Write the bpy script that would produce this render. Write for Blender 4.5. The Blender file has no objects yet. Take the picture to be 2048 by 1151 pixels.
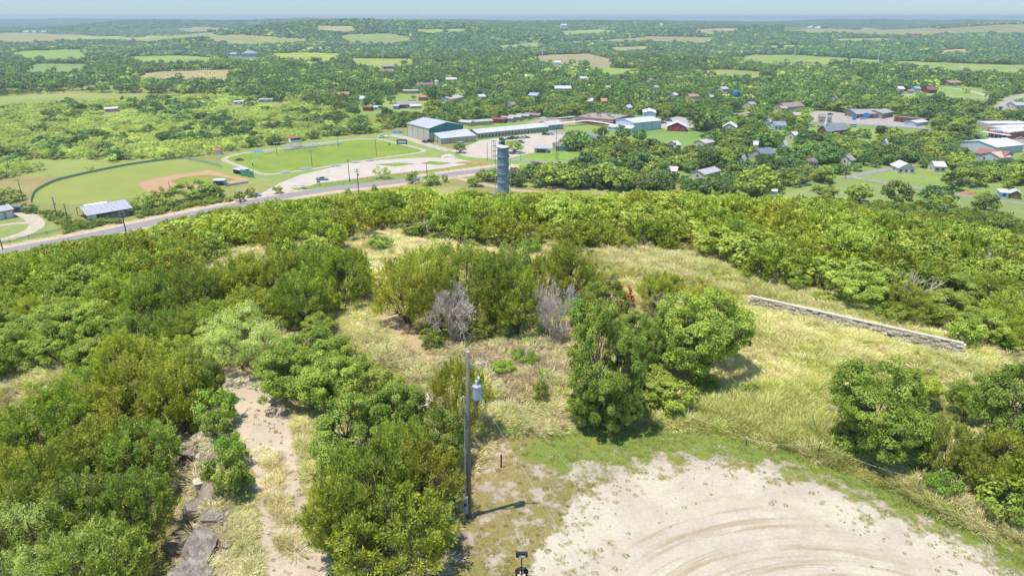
import bpy, math, random
import numpy as np
from mathutils import Vector

SC = bpy.context.scene
COL = SC.collection
R = math.radians
rng = np.random.default_rng(7)
random.seed(7)

# ------------------------------------------------------------------ camera, sky, sun, exposure
CAM_H = 75.0
PITCH = R(21.65)
F = 1366.0                       # focal length in pixels of the 2048 wide frame
SP, CP = math.sin(PITCH), math.cos(PITCH)
cam_d = bpy.data.cameras.new("camera")
cam = bpy.data.objects.new("camera", cam_d)
COL.objects.link(cam)
cam_d.sensor_width = 36.0
cam_d.lens = 36.0 * F / 2048.0
cam_d.clip_start = 0.5
cam_d.clip_end = 90000.0
cam.location = (0, 0, CAM_H)
cam.rotation_euler = (math.pi / 2 - PITCH, 0, 0)
SC.camera = cam

SUN_EL = R(73.0)
sun_dir = Vector((-1.9, -0.8, 0)).normalized() * math.cos(SUN_EL) + Vector((0, 0, math.sin(SUN_EL)))
w = bpy.data.worlds.new("World")
SC.world = w
w.use_nodes = True
wn = w.node_tree.nodes
wl = w.node_tree.links
wn.clear()
sky = wn.new("ShaderNodeTexSky")
sky.sky_type = 'NISHITA'
sky.sun_disc = False
sky.sun_elevation = SUN_EL
sky.sun_rotation = math.atan2(sun_dir.x, sun_dir.y)
sky.altitude = 400
sky.air_density = 1.0
sky.dust_density = 0.25
sky.ozone_density = 3.0
bg = wn.new("ShaderNodeBackground")
bg.inputs[1].default_value = 0.15
wo = wn.new("ShaderNodeOutputWorld")
tint = wn.new("ShaderNodeMix"); tint.data_type = 'RGBA'; tint.blend_type = 'MULTIPLY'
tint.inputs[0].default_value = 1.0; tint.inputs[7].default_value = (0.84, 0.92, 1.06, 1)
wl.new(sky.outputs[0], tint.inputs[6])
# model sky darkened and blued by hand towards the horizon, left bright overhead
wtc = wn.new("ShaderNodeTexCoord"); wsx = wn.new("ShaderNodeSeparateXYZ"); wl.new(wtc.outputs['Generated'], wsx.inputs[0])
wmr = wn.new("ShaderNodeMapRange"); wl.new(wsx.outputs[2], wmr.inputs[0])
for i_, v_ in enumerate((0.03, 0.30, 1.0, 0.0)): wmr.inputs[i_ + 1].default_value = v_
low = wn.new("ShaderNodeMix"); low.data_type = 'RGBA'; low.blend_type = 'MULTIPLY'
low.inputs[7].default_value = (0.46, 0.54, 0.64, 1)
wl.new(wmr.outputs[0], low.inputs[0]); wl.new(tint.outputs[2], low.inputs[6]); wl.new(low.outputs[2], bg.inputs[0])
wl.new(bg.outputs[0], wo.inputs[0])

sd = bpy.data.lights.new("sun", 'SUN')
sd.energy = 3.7
sd.angle = R(0.5)
sd.color = (1.0, 0.955, 0.88)
so = bpy.data.objects.new("sun", sd)
COL.objects.link(so)
so.rotation_euler = (-sun_dir).to_track_quat('-Z', 'Y').to_euler()
so.location = (0, 0, 200)

SC.view_settings.view_transform = 'Standard'
SC.view_settings.look = 'None'
SC.view_settings.exposure = 0.52
SC.view_settings.gamma = 1.0
SC.cycles.max_bounces = 5
SC.cycles.diffuse_bounces = 3
SC.cycles.glossy_bounces = 2
SC.cycles.transmission_bounces = 3
SC.cycles.volume_bounces = 0
SC.cycles.use_denoising = True

# ------------------------------------------------------------------ terrain as a function
def sstep(a, b, x):
    t = np.clip((x - a) / (b - a), 0, 1)
    return t * t * (3 - 2 * t)

PLATEAU = np.array([(-12, -60), (-13, 18), (-19, 42), (-22, 62), (0, 78), (22, 68), (30, 57), (40, 46), (52, 20), (56, -60)], float)

def poly_dist(x, y, P):
    """distance outside polygon P (0 inside)"""
    d2 = np.full(x.shape, 1e18)
    inside = np.zeros(x.shape, bool)
    n = len(P)
    for i in range(n):
        ax, ay = P[i]
        bx, by = P[(i + 1) % n]
        ex, ey = bx - ax, by - ay
        t = np.clip(((x - ax) * ex + (y - ay) * ey) / (ex * ex + ey * ey), 0, 1)
        dx, dy = x - ax - t * ex, y - ay - t * ey
        d2 = np.minimum(d2, dx * dx + dy * dy)
        if ay != by:
            c = ((ay > y) != (by > y)) & (x < (bx - ax) * (y - ay) / (by - ay) + ax)
            inside ^= c
    return np.where(inside, 0, np.sqrt(d2)), inside

def in_poly(x, y, P):
    inside = np.zeros(x.shape, bool)
    n = len(P)
    for i in range(n):
        ax, ay = P[i]
        bx, by = P[(i + 1) % n]
        if ay != by:
            inside ^= ((ay > y) != (by > y)) & (x < (bx - ax) * (y - ay) / (by - ay) + ax)
    return inside

def wob(x, y, s, k=0.0):
    return (np.sin(x / s + k) * np.cos(y / s * 1.13 + 2.1 * k) + 0.6 * np.sin(x / s * 2.3 + y / s * 1.7 + 1.3 + k)
            + 0.4 * np.sin(x / s * 3.9 - y / s * 3.1 + k * 3)) / 2.0

HILLS = [(-2150, 4200, 420, 500, 44), (-1500, 4800, 900, 500, 26), (-640, 2350, 520, 330, 46), (-250, 2600, 420, 420, 34),
         (300, 3700, 1000, 620, 50), (1050, 2900, 420, 360, 26), (-700, 5200, 1500, 700, 44), (2150, 3000, 520, 420, 52),
         (1300, 5200, 900, 600, 34), (600, 2700, 350, 260, 14), (3500, 6500, 1500, 900, 50), (-4500, 7500, 2200, 900, 46)]

def H(x, y):
    x = np.asarray(x, float)
    y = np.asarray(y, float)
    d, _ = poly_dist(x, y, PLATEAU)
    wv = np.clip(d / 222.0, 0, 1)
    s = 0.5 * wv + 0.5 * wv * wv * (3 - 2 * wv)
    ease = np.where(wv < 0.1, wv * wv / 0.2, wv - 0.05) / 0.95
    s = 0.5 * ease + 0.5 * wv * wv * (3 - 2 * wv)
    s = np.where(d > 0, s, 0)
    hill = 51.0 * (1 - np.clip(s, 0, 1))
    hill = np.maximum(hill, 0)
    hill += (0.5 * wob(x, y, 11.0) + 0.16 * wob(x, y, 3.1, 1.0)) * sstep(0, 25, hill) * sstep(-1, 12, poly_dist(x, y, LOTP)[0])
    # rock ledge on the left
    xl = np.interp(y, [0, 20, 27, 35, 40], [-13.2, -14.6, -15.0, -18.5, -20.5])
    hill -= 2.4 * sstep(0, 1.6, xl - x) * (1 - sstep(37, 44, y)) * sstep(-200, -100, x)
    r = np.hypot(x, y)
    far = sstep(900, 2600, r)
    z = hill + far * (5.0 * wob(x, y, 420.0) + 4.0 * wob(x, y, 1500.0, 2.0))
    for hx, hy, sx, sy, hh in HILLS:
        z = z + hh * np.exp(-((x - hx) / sx) ** 2 - ((y - hy) / sy) ** 2)
    z = z + far * 18 * sstep(9000, 26000, r)
    return np.minimum(z, 74.0)

LOTP = np.array([(1, 10), (3, 27), (8, 32), (14, 33), (22, 29), (28, 20), (30, 8), (20, -20), (5, -20)], float)

def proj(x, y, z):
    x = np.asarray(x, float); y = np.asarray(y, float); z = np.asarray(z, float) - CAM_H
    dep = y * CP - z * SP
    up = y * SP + z * CP
    dep = np.where(dep > 0.1, dep, 0.1)
    return 1024 + F * x / dep, 575.5 - F * up / dep, dep

_ts = np.concatenate([np.linspace(8, 400, 1600), np.geomspace(401, 45000, 2400)])
def ray(u, v):
    xc = (u - 1024) / F
    yc = (575.5 - v) / F
    return xc, CP + yc * SP, -(SP - yc * CP)

def P(u, v, up=0.0):
    """world point where the pixel's ray meets the terrain"""
    a, b, c = ray(u, v)
    zz = CAM_H + c * _ts - H(a * _ts, b * _ts)
    k = np.argmax(zz < 0)
    if zz[k] >= 0:
        k = len(_ts) - 1
    t = _ts[k]
    if k > 0 and zz[k] < 0:
        t = _ts[k - 1] + (_ts[k] - _ts[k - 1]) * zz[k - 1] / (zz[k - 1] - zz[k])
    x, y = a * t, b * t
    return Vector((x, y, float(H(x, y)) + up))

def height_to(p, u, v):
    """height above p of the point that stands over p and shows at row v"""
    yc = (575.5 - v) / F
    y = p.y
    # (y SP + z CP)/(y CP - z SP) = yc
    z = (yc * y * CP - y * SP) / (CP + yc * SP)
    return z + CAM_H - p.z

def depth(p):
    return p.y * CP - (p.z - CAM_H) * SP

def Ppoly(pts):
    return np.array([(q.x, q.y) for q in (P(u, v) for u, v in pts)])

# ------------------------------------------------------------------ small helpers
def C(hexs, k=1.0):
    r = [int(hexs[i:i + 2], 16) / 255 for i in (0, 2, 4)]
    return tuple(k * (c / 12.92 if c <= 0.04045 else ((c + 0.055) / 1.055) ** 2.4) for c in r)

def tag(o, label=None, cat=None, group=None, kind=None):
    if label: o['label'] = label
    if cat: o['category'] = cat
    if group: o['group'] = group
    if kind: o['kind'] = kind
    return o

def empty(name, loc, rz=0.0, label=None, cat=None, group=None):
    o = bpy.data.objects.new(name, None)
    o.empty_display_size = 0.2
    COL.objects.link(o)
    o.location = loc
    o.rotation_euler = (0, 0, rz)
    return tag(o, label, cat, group)

class MB:
    def __init__(s):
        s.v = []; s.f = []
    def poly(s, pts):
        n = len(s.v); s.v += [tuple(p) for p in pts]; s.f.append(tuple(range(n, n + len(pts)))); return s
    def box(s, c, d, rz=0.0, top=(1, 1)):
        cx, cy, cz = c; a, b, h = d[0] / 2, d[1] / 2, d[2] / 2
        n = len(s.v); co, si = math.cos(rz), math.sin(rz)
        for z, k in ((-h, (1, 1)), (h, top)):
            for x, y in ((-a, -b), (a, -b), (a, b), (-a, b)):
                x *= k[0]; y *= k[1]
                s.v.append((cx + x * co - y * si, cy + x * si + y * co, cz + z))
        for f in ((3, 2, 1, 0), (4, 5, 6, 7), (0, 1, 5, 4), (1, 2, 6, 5), (2, 3, 7, 6), (3, 0, 4, 7)):
            s.f.append(tuple(n + i for i in f))
        return s
    def tube(s, pts, rad, n=8, caps=True):
        pts = [Vector(p) for p in pts]
        if not hasattr(rad, '__len__'): rad = [rad] * len(pts)
        base = len(s.v)
        for i, p in enumerate(pts):
            d = (pts[min(i + 1, len(pts) - 1)] - pts[max(i - 1, 0)]).normalized()
            a = d.orthogonal().normalized() if abs(d.z) < 0.99 else Vector((1, 0, 0))
            if i and abs(d.z) < 0.99:
                a = (pa - d * pa.dot(d)).normalized()
            pa = a
            b = d.cross(a)
            for k in range(n):
                t = 2 * math.pi * k / n
                s.v.append(tuple(p + (a * math.cos(t) + b * math.sin(t)) * rad[i]))
        for i in range(len(pts) - 1):
            for k in range(n):
                k2 = (k + 1) % n
                s.f.append((base + i * n + k, base + i * n + k2, base + (i + 1) * n + k2, base + (i + 1) * n + k))
        if caps:
            s.f.append(tuple(base + k for k in reversed(range(n))))
            s.f.append(tuple(base + (len(pts) - 1) * n + k for k in range(n)))
        return s
    def lathe(s, prof, n=16, c=(0, 0, 0)):
        base = len(s.v)
        for r, z in prof:
            for k in range(n):
                t = 2 * math.pi * k / n
                s.v.append((c[0] + r * math.cos(t), c[1] + r * math.sin(t), c[2] + z))
        for i in range(len(prof) - 1):
            for k in range(n):
                k2 = (k + 1) % n
                s.f.append((base + i * n + k, base + i * n + k2, base + (i + 1) * n + k2, base + (i + 1) * n + k))
        return s
    def prism(s, prof, a, b, axis='y'):
        """profile of (p, z) pushed from a to b along axis"""
        n = len(s.v); m = len(prof)
        for q in (a, b):
            for p, z in prof:
                s.v.append((p, q, z) if axis == 'y' else (q, p, z))
        s.f.append(tuple(n + i for i in range(m))); s.f.append(tuple(n + m + i for i in reversed(range(m))))
        for i in range(m):
            j = (i + 1) % m
            s.f.append((n + i, n + m + i, n + m + j, n + j))
        return s
    def build(s, name, mat, parent=None, smooth=False):
        me = bpy.data.meshes.new(name)
        me.from_pydata(s.v, [], s.f)
        me.materials.append(mat)
        if smooth:
            me.polygons.foreach_set('use_smooth', [True] * len(me.polygons))
        me.update()
        o = bpy.data.objects.new(name, me)
        COL.objects.link(o)
        if parent is not None: o.parent = parent
        return o

def np_mesh(name, V, Q, mats, midx=None, fattr=None, vattrs=None, smooth=False):
    me = bpy.data.meshes.new(name)
    V = np.ascontiguousarray(V, np.float32); Q = np.ascontiguousarray(Q, np.int32)
    me.vertices.add(len(V)); me.vertices.foreach_set('co', V.ravel())
    me.loops.add(Q.size); me.loops.foreach_set('vertex_index', Q.ravel())
    me.polygons.add(len(Q))
    me.polygons.foreach_set('loop_start', np.arange(0, Q.size, Q.shape[1], dtype=np.int32))
    for m in mats: me.materials.append(m)
    if midx is not None: me.polygons.foreach_set('material_index', np.ascontiguousarray(midx, np.int32))
    me.polygons.foreach_set('use_smooth', np.full(len(Q), smooth))
    if fattr is not None:
        a = me.attributes.new('v', 'FLOAT', 'FACE'); a.data.foreach_set('value', np.ascontiguousarray(fattr, np.float32))
    for k, arr in (vattrs or {}).items():
        if arr.ndim == 2:
            a = me.attributes.new(k, 'FLOAT_VECTOR', 'POINT'); a.data.foreach_set('vector', np.ascontiguousarray(arr, np.float32).ravel())
        else:
            a = me.attributes.new(k, 'FLOAT', 'POINT'); a.data.foreach_set('value', np.ascontiguousarray(arr, np.float32))
    me.update(calc_edges=True)
    return me

# ------------------------------------------------------------------ materials
def nt(m):
    m.use_nodes = True
    t = m.node_tree; t.nodes.clear()
    return t, t.nodes, t.links

def mix_rgb(n, l, mode, fac, a, b):
    x = n.new('ShaderNodeMix'); x.data_type = 'RGBA'; x.blend_type = mode
    for sck, val in ((x.inputs[0], fac), (x.inputs[6], a), (x.inputs[7], b)):
        if hasattr(val, 'is_output') or isinstance(val, bpy.types.NodeSocket): l.new(val, sck)
        elif isinstance(val, (int, float)): sck.default_value = val
        else: sck.default_value = (*val, 1)
    return x.outputs[2]

def maprange(n, l, src, a, b, c, d):
    x = n.new('ShaderNodeMapRange'); l.new(src, x.inputs[0])
    for i, v in enumerate((a, b, c, d)): x.inputs[i + 1].default_value = v
    return x.outputs[0]

def mathn(n, l, op, a, b=None):
    x = n.new('ShaderNodeMath'); x.operation = op
    for i, v in enumerate((a, b)):
        if v is None: continue
        if isinstance(v, bpy.types.NodeSocket): l.new(v, x.inputs[i])
        else: x.inputs[i].default_value = v
    return x.outputs[0]

def noise(n, l, vec, scale, detail=4, rough=0.6):
    x = n.new('ShaderNodeTexNoise'); x.inputs['Scale'].default_value = scale
    x.inputs['Detail'].default_value = detail; x.inputs['Roughness'].default_value = rough
    if vec is not None: l.new(vec, x.inputs['Vector'])
    return x.outputs[0]

def surf(name, col, rough=0.8, metal=0.0, var=0.18, scale=2.0, spec=0.3, bump=0.0, col2=None, aniso=None):
    m = bpy.data.materials.new(name)
    t, n, l = nt(m)
    o = n.new('ShaderNodeOutputMaterial'); b = n.new('ShaderNodeBsdfPrincipled')
    tc = n.new('ShaderNodeTexCoord')
    vec = tc.outputs['Object']
    if aniso:
        mp = n.new('ShaderNodeMapping'); mp.inputs['Scale'].default_value = aniso
        l.new(vec, mp.inputs[0]); vec = mp.outputs[0]
    nz = noise(n, l, vec, scale, 5, 0.65)
    f = maprange(n, l, nz, 0.3, 0.7, 0, 1)
    if col2 is None:
        c = mix_rgb(n, l, 'MIX', f, tuple(x * (1 - var) for x in col), tuple(min(1, x * (1 + var)) for x in col))
    else:
        c = mix_rgb(n, l, 'MIX', f, col, col2)
    l.new(c, b.inputs['Base Color'])
    b.inputs['Roughness'].default_value = rough
    b.inputs['Metallic'].default_value = metal
    b.inputs['Specular IOR Level'].default_value = spec
    if bump:
        bp = n.new('ShaderNodeBump'); bp.inputs['Strength'].default_value = bump; bp.inputs['Distance'].default_value = 0.14 if bump >= 0.9 else 0.05
        l.new(noise(n, l, vec, scale * (2 if bump >= 0.9 else 4), 5, 0.7), bp.inputs['Height']); l.new(bp.outputs[0], b.inputs['Normal'])
    l.new(b.outputs[0], o.inputs[0])
    return m

def leafmat(name, ca, cb, trans=0.35, rnd=0.25, hue=0.03):
    """two leaf colours mixed by the per-spray attribute, a little different on every plant"""
    m = bpy.data.materials.new(name)
    t, n, l = nt(m)
    o = n.new('ShaderNodeOutputMaterial'); d = n.new('ShaderNodeBsdfPrincipled'); tr = n.new('ShaderNodeBsdfTranslucent')
    at = n.new('ShaderNodeAttribute'); at.attribute_name = 'v'
    c = mix_rgb(n, l, 'MIX', at.outputs['Fac'], ca, cb)
    oi = n.new('ShaderNodeObjectInfo')
    hs = n.new('ShaderNodeHueSaturation')
    l.new(maprange(n, l, oi.outputs['Random'], 0, 1, 0.5 - hue, 0.5 + hue), hs.inputs['Hue'])
    sc = n.new('ShaderNodeTexWhiteNoise'); sc.noise_dimensions = '1D'; l.new(oi.outputs['Random'], sc.inputs['W'])
    n5 = maprange(n, l, noise(n, l, oi.outputs['Location'], 0.006, 3, 0.6), 0.35, 0.65, 0.84, 1.16)
    n6 = maprange(n, l, noise(n, l, oi.outputs['Location'], 0.05, 2, 0.6), 0.35, 0.65, 0.88, 1.12)
    l.new(mathn(n, l, 'MULTIPLY', mathn(n, l, 'MULTIPLY', n5, n6), maprange(n, l, sc.outputs[0], 0, 1, 1.33 * (1 - rnd), 1.33 * (1 + rnd))), hs.inputs['Value'])
    hs.inputs['Saturation'].default_value = 1.0
    l.new(c, hs.inputs['Color'])
    l.new(hs.outputs[0], d.inputs['Base Color'])
    d.inputs['Roughness'].default_value = 0.65
    d.inputs['Specular IOR Level'].default_value = 0.25
    tc = mix_rgb(n, l, 'MULTIPLY', 1.0, hs.outputs[0], (1.25, 1.25, 0.7))
    l.new(tc, tr.inputs[0])
    mx = n.new('ShaderNodeMixShader'); mx.inputs[0].default_value = trans
    l.new(d.outputs[0], mx.inputs[1]); l.new(tr.outputs[0], mx.inputs[2]); l.new(mx.outputs[0], o.inputs[0])
    return m

def ground_material():
    m = bpy.data.materials.new('ground_cover')
    t, n, l = nt(m)
    o = n.new('ShaderNodeOutputMaterial'); b = n.new('ShaderNodeBsdfPrincipled')
    g = n.new('ShaderNodeNewGeometry'); pos = g.outputs['Position']
    def attr(k):
        a = n.new('ShaderNodeAttribute'); a.attribute_name = k; return a
    A, B, K, T = attr('colA'), attr('colB'), attr('cov'), attr('trk')
    ps = n.new('ShaderNodeVectorMath'); ps.operation = 'MULTIPLY'; ps.inputs[1].default_value = (1, 1, 0.2); l.new(pos, ps.inputs[0])
    pv = ps.outputs[0]
    n1 = maprange(n, l, noise(n, l, pv, 0.9, 8, 0.72), 0.28, 0.72, 0, 1)
    cov = maprange(n, l, mathn(n, l, 'SUBTRACT', K.outputs['Fac'], n1), -0.10, 0.10, 0, 1)
    # gravel: mottled grey and cream with curved wheel tracks
    cx = n.new('ShaderNodeVectorMath'); cx.operation = 'SUBTRACT'; cx.inputs[1].default_value = (14.5, 14.5, 0); l.new(pos, cx.inputs[0])
    sx = n.new('ShaderNodeSeparateXYZ'); l.new(cx.outputs[0], sx.inputs[0])
    rad = mathn(n, l, 'SQRT', mathn(n, l, 'ADD', mathn(n, l, 'POWER', sx.outputs[0], 2.0), mathn(n, l, 'POWER', mathn(n, l, 'MULTIPLY', sx.outputs[1], 1.0), 2.0)))
    ang = mathn(n, l, 'ARCTAN2', sx.outputs[1], sx.outputs[0])
    cv = n.new('ShaderNodeCombineXYZ'); l.new(mathn(n, l, 'MULTIPLY', rad, 1.3), cv.inputs[0]); l.new(mathn(n, l, 'MULTIPLY', ang, 0.8), cv.inputs[1])
    tr = maprange(n, l, noise(n, l, cv.outputs[0], 1.6, 5, 0.65), 0.48, 0.60, 0, 1)
    trf = mathn(n, l, 'MULTIPLY', tr, T.outputs['Fac'])
    ga = mix_rgb(n, l, 'MIX', maprange(n, l, noise(n, l, pv, 0.35, 5, 0.6), 0.42, 0.62, 0, 1), (1.0, 1.0, 1.0), (0.84, 0.83, 0.83))
    a2 = mix_rgb(n, l, 'MULTIPLY', 1.0, A.outputs['Color'], ga)
    a3 = mix_rgb(n, l, 'MIX', mathn(n, l, 'MULTIPLY', trf, 0.62), a2, C('9c8765'))
    # plants: hue patches
    n2 = maprange(n, l, noise(n, l, pv, 0.23, 6, 0.7), 0.35, 0.65, 0, 1)
    b2 = mix_rgb(n, l, 'MULTIPLY', 1.0, B.outputs['Color'], mix_rgb(n, l, 'MIX', n2, (0.80, 0.90, 0.82), (1.14, 1.08, 1.08)))
    n4 = maprange(n, l, noise(n, l, pv, 0.013, 6, 0.62), 0.35, 0.65, 0, 1)
    b2 = mix_rgb(n, l, 'MULTIPLY', 1.0, b2, mix_rgb(n, l, 'MIX', n4, (0.82, 0.9, 0.85), (1.2, 1.08, 1.1)))
    c = mix_rgb(n, l, 'MIX', cov, a3, b2)
    n3 = maprange(n, l, noise(n, l, pv, 9.0, 6, 0.75), 0.3, 0.7, 0.66, 1.32)
    n3b = maprange(n, l, noise(n, l, pv, 5.0, 7, 0.7), 0.3, 0.7, 0.86, 1.12)
    c = mix_rgb(n, l, 'MULTIPLY', 1.0, c, mix_rgb(n, l, 'MIX', cov, n3b, n3))
    l.new(c, b.inputs['Base Color'])
    b.inputs['Roughness'].default_value = 0.95
    b.inputs['Specular IOR Level'].default_value = 0.1
    bp = n.new('ShaderNodeBump'); bp.inputs['Strength'].default_value = 0.55; bp.inputs['Distance'].default_value = 0.06
    l.new(mathn(n, l, 'ADD', n3, mathn(n, l, 'MULTIPLY', cov, 1.2)), bp.inputs['Height'])
    l.new(bp.outputs[0], b.inputs['Normal'])
    l.new(b.outputs[0], o.inputs[0])
    return m

M = {}
M['ground'] = ground_material()
M['juniper'] = leafmat('juniper_leaf', C('707f2a'), C('afb54a'), 0.25, 0.22, 0.02)
M['juniper_green'] = leafmat('juniper_green_leaf', C('6a7c30'), C('a6b052'), 0.25, 0.2, 0.02)
M['oak'] = leafmat('oak_leaf', C('6c8030'), C('a6b24e'), 0.3, 0.22, 0.010)
M['oak_bright'] = leafmat('bright_oak_leaf', C('7e8c34'), C('acb654'), 0.32, 0.18, 0.010)
M['mesquite'] = leafmat('mesquite_leaf', C('96a64c'), C('c4cc78'), 0.32, 0.18, 0.012)
M['town'] = leafmat('town_leaf', C('4e6a30'), C('849a4a'), 0.25, 0.32, 0.018)
M['far'] = leafmat('far_leaf', C('40603a'), C('667f48'), 0.2, 0.34, 0.018)
M['grassdry'] = leafmat('dry_grass_blade', C('b4aa6c'), C('d4ca9a'), 0.15, 0.2, 0.012)
M['grassgreen'] = leafmat('yellow_green_blade', C('94a04c'), C('c4c078'), 0.2, 0.2, 0.02)
M['grasslawn'] = leafmat('lawn_blade', C('7a8c40'), C('a0aa5c'), 0.2, 0.2, 0.02)
M['weed'] = leafmat('weed_leaf', C('6e8a30'), C('9cae48'), 0.3, 0.2, 0.02)
M['rust_leaf'] = leafmat('rust_leaf', C('a8562a'), C('d08050'), 0.3, 0.15, 0.01)
M['bark'] = surf('bark', C('6b6156'), 0.95, var=0.3, scale=6)
M['deadwood'] = surf('dead_wood', C('c0b5a3'), 0.95, var=0.25, scale=3)
M['twig'] = surf('grey_twig', C('cdc1ae'), 0.95, var=0.2, scale=3)
M['rock'] = surf('ledge_rock', C('6a6056'), 0.9, var=0.3, scale=2.6, bump=1.0, col2=C('b8aa96'))
M['pale_rock'] = surf('pale_limestone', C('cbbda6'), 0.9, var=0.2, scale=3, bump=0.6)
M['woodpole'] = surf('weathered_pole_wood', C('625c4e'), 0.9, scale=4, bump=0.6, col2=C('8e8674'), aniso=(6, 6, 0.5))
M['darkpole'] = surf('dark_pole_wood', C('5d4f42'), 0.9, var=0.2, scale=3)
M['galv'] = surf('galvanised_steel', C('a9b0b6'), 0.45, 0.3, 0.1, 6)
M['greypaint'] = surf('grey_enamel', C('9da8b4'), 0.45, 0.0, 0.08, 5, spec=0.5)
M['porcelain'] = surf('porcelain', C('b4b4be'), 0.3, 0, 0.1, 8, spec=0.6)
M['black'] = surf('black_plastic', C('24262a'), 0.5, 0, 0.15, 8)
M['cable'] = surf('cable', C('3c4044'), 0.6, 0, 0.1, 8)
M['wire'] = surf('aluminium_wire', C('c4c4be'), 0.5, 0.2, 0.05, 8)
M['rope'] = surf('rope', C('d8d0bc'), 0.9, 0, 0.1, 9)
M['white'] = surf('white_paint', C('e2e2de'), 0.6, 0, 0.05, 2)
M['glass'] = surf('window_glass', C('2c3a42'), 0.15, 0, 0.1, 2, spec=0.6)
M['dark'] = surf('dark_interior', C('30302e'), 0.9, 0, 0.2, 1)
M['red'] = surf('red_paint', C('a63c30'), 0.6, 0, 0.1, 1)
M['bluetarp'] = surf('blue_tarp', C('2f7fd0'), 0.5, 0, 0.1, 1)
M['royal'] = surf('royal_blue_plastic', C('1440b0'), 0.45, 0, 0.1, 3)
M['tyre'] = surf('tyre_rubber', C('1c1c1c'), 0.8, 0, 0.1, 5)
def mat(hexs, rough=0.75, **k):
    key = 'm' + hexs + str(rough) + str(sorted(k.items()))
    if key not in M:
        M[key] = surf('painted_' + hexs, C(hexs), rough, **k)
    return M[key]
# ------------------------------------------------------------------ where things lie: outlines walked on the ground
def clampuv(pts):
    return [(u, v) for u, v in pts]

Z = {}
ZP = {}
def zone(name, pts):
    Z[name] = Ppoly(pts); ZP[name] = np.array(pts, float)

zone('gravel', [(1000, 1330), (1052, 1151), (1075, 1095), (1120, 1040), (1150, 1000), (1195, 962), (1260, 945), (1340, 925), (1420, 915), (1500, 925), (1600, 955),
                (1700, 992), (1800, 1036), (1900, 1082), (2000, 1134), (2048, 1165), (2150, 1230), (2150, 1400), (1400, 1500)])
zone('lawn', [(1120, 862), (1200, 856), (1300, 852), (1370, 855), (1440, 868), (1560, 897), (1640, 922), (1740, 962), (1830, 1003), (1950, 1062), (2048, 1117), (2160, 1180),
              (2160, 1240), (2048, 1165), (2000, 1134), (1900, 1082), (1800, 1036), (1700, 992), (1600, 955), (1500, 925), (1420, 915), (1340, 925), (1260, 945), (1150, 950), (1050, 905)])
zone('worn', [(930, 1340), (880, 1151), (900, 1090), (938, 1035), (950, 960), (960, 900), (1010, 868), (1120, 862), (1150, 905), (1260, 945), (1195, 962), (1120, 1040), (1075, 1095), (1052, 1151), (1000, 1330)])
zone('path', [(428, 742), (470, 735), (520, 762), (556, 800), (572, 850), (582, 900), (590, 950), (606, 1000), (628, 1060), (650, 1110), (665, 1180), (680, 1300), (520, 1300), (548, 1151), (535, 1080), (522, 1010), (515, 940), (505, 900), (478, 850), (470, 800)])
zone('path_grass', [(520, 905), (560, 905), (568, 960), (590, 1040), (600, 1110), (570, 1115), (545, 1040), (530, 970)])
zone('trail', [(742, 592), (775, 590), (790, 615), (800, 640), (850, 690), (880, 715), (850, 720), (800, 690), (770, 665), (745, 640), (755, 615)])
zone('scrape', [(955, 800), (1000, 795), (1040, 808), (1010, 822), (960, 815)])
zone('scrape2', [(845, 790), (880, 780), (900, 800), (885, 830), (850, 825)])
zone('clear_a', [(690, 482), (760, 466), (840, 482), (930, 500), (1010, 502), (1130, 500), (1200, 505), (1195, 530), (1090, 522), (990, 520), (860, 512), (780, 520), (765, 560), (772, 620), (850, 690),
                 (920, 700), (1000, 690), (1130, 672), (1150, 690), (1130, 760), (1130, 850), (1050, 880), (960, 880), (960, 800), (930, 730), (870, 735), (850, 780), (820, 745), (740, 730),
                 (690, 690), (640, 650), (700, 630), (745, 580), (735, 520), (690, 500), (440, 525), (440, 510), (600, 500)])
zone('clear_b', [(1185, 508), (1290, 500), (1380, 512), (1470, 548), (1540, 578), (1640, 590), (1740, 625), (1830, 650), (1930, 690), (2010, 725), (1990, 800), (1900, 770), (1830, 720), (1700, 722),
                 (1620, 790), (1660, 880), (1800, 950), (1900, 985), (2048, 1070), (2048, 1100), (1560, 890), (1370, 850), (1290, 850), (1310, 815), (1400, 770), (1500, 690), (1485, 610), (1400, 570), (1290, 545), (1200, 560)])
zone('clear_left', [(-80, 790), (0, 748), (70, 728), (140, 722), (130, 750), (70, 790), (30, 815), (-80, 870)])
zone('clear_path', [(395, 700), (450, 715), (520, 745), (570, 790), (640, 820), (690, 850), (680, 900), (640, 930), (640, 1000), (620, 1080), (650, 1151), (700, 1300), (420, 1300), (430, 1151), (440, 1080), (500, 1000), (505, 900), (470, 850), (465, 790), (420, 760)])
zone('gap_a', [(270, 655), (310, 640), (325, 665), (280, 680)])
zone('gap_b', [(560, 505), (640, 490), (690, 488), (690, 500), (600, 510)])
zone('gap_c', [(520, 640), (560, 630), (580, 660), (540, 670)])
zone('foothill_gap', [(1180, 372), (1270, 370), (1300, 385), (1240, 398), (1160, 390)])
zone('foothill_gap2', [(1040, 362), (1120, 362), (1170, 372), (1110, 380), (1050, 375)])
zone('verge_gap', [(850, 378), (920, 372), (925, 392), (870, 396)])
HILL_CLEAR = ['gravel', 'lawn', 'worn', 'path', 'trail', 'clear_a', 'clear_b', 'clear_left', 'clear_path', 'gap_a', 'gap_b', 'foothill_gap', 'foothill_gap2', 'verge_gap']

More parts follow.
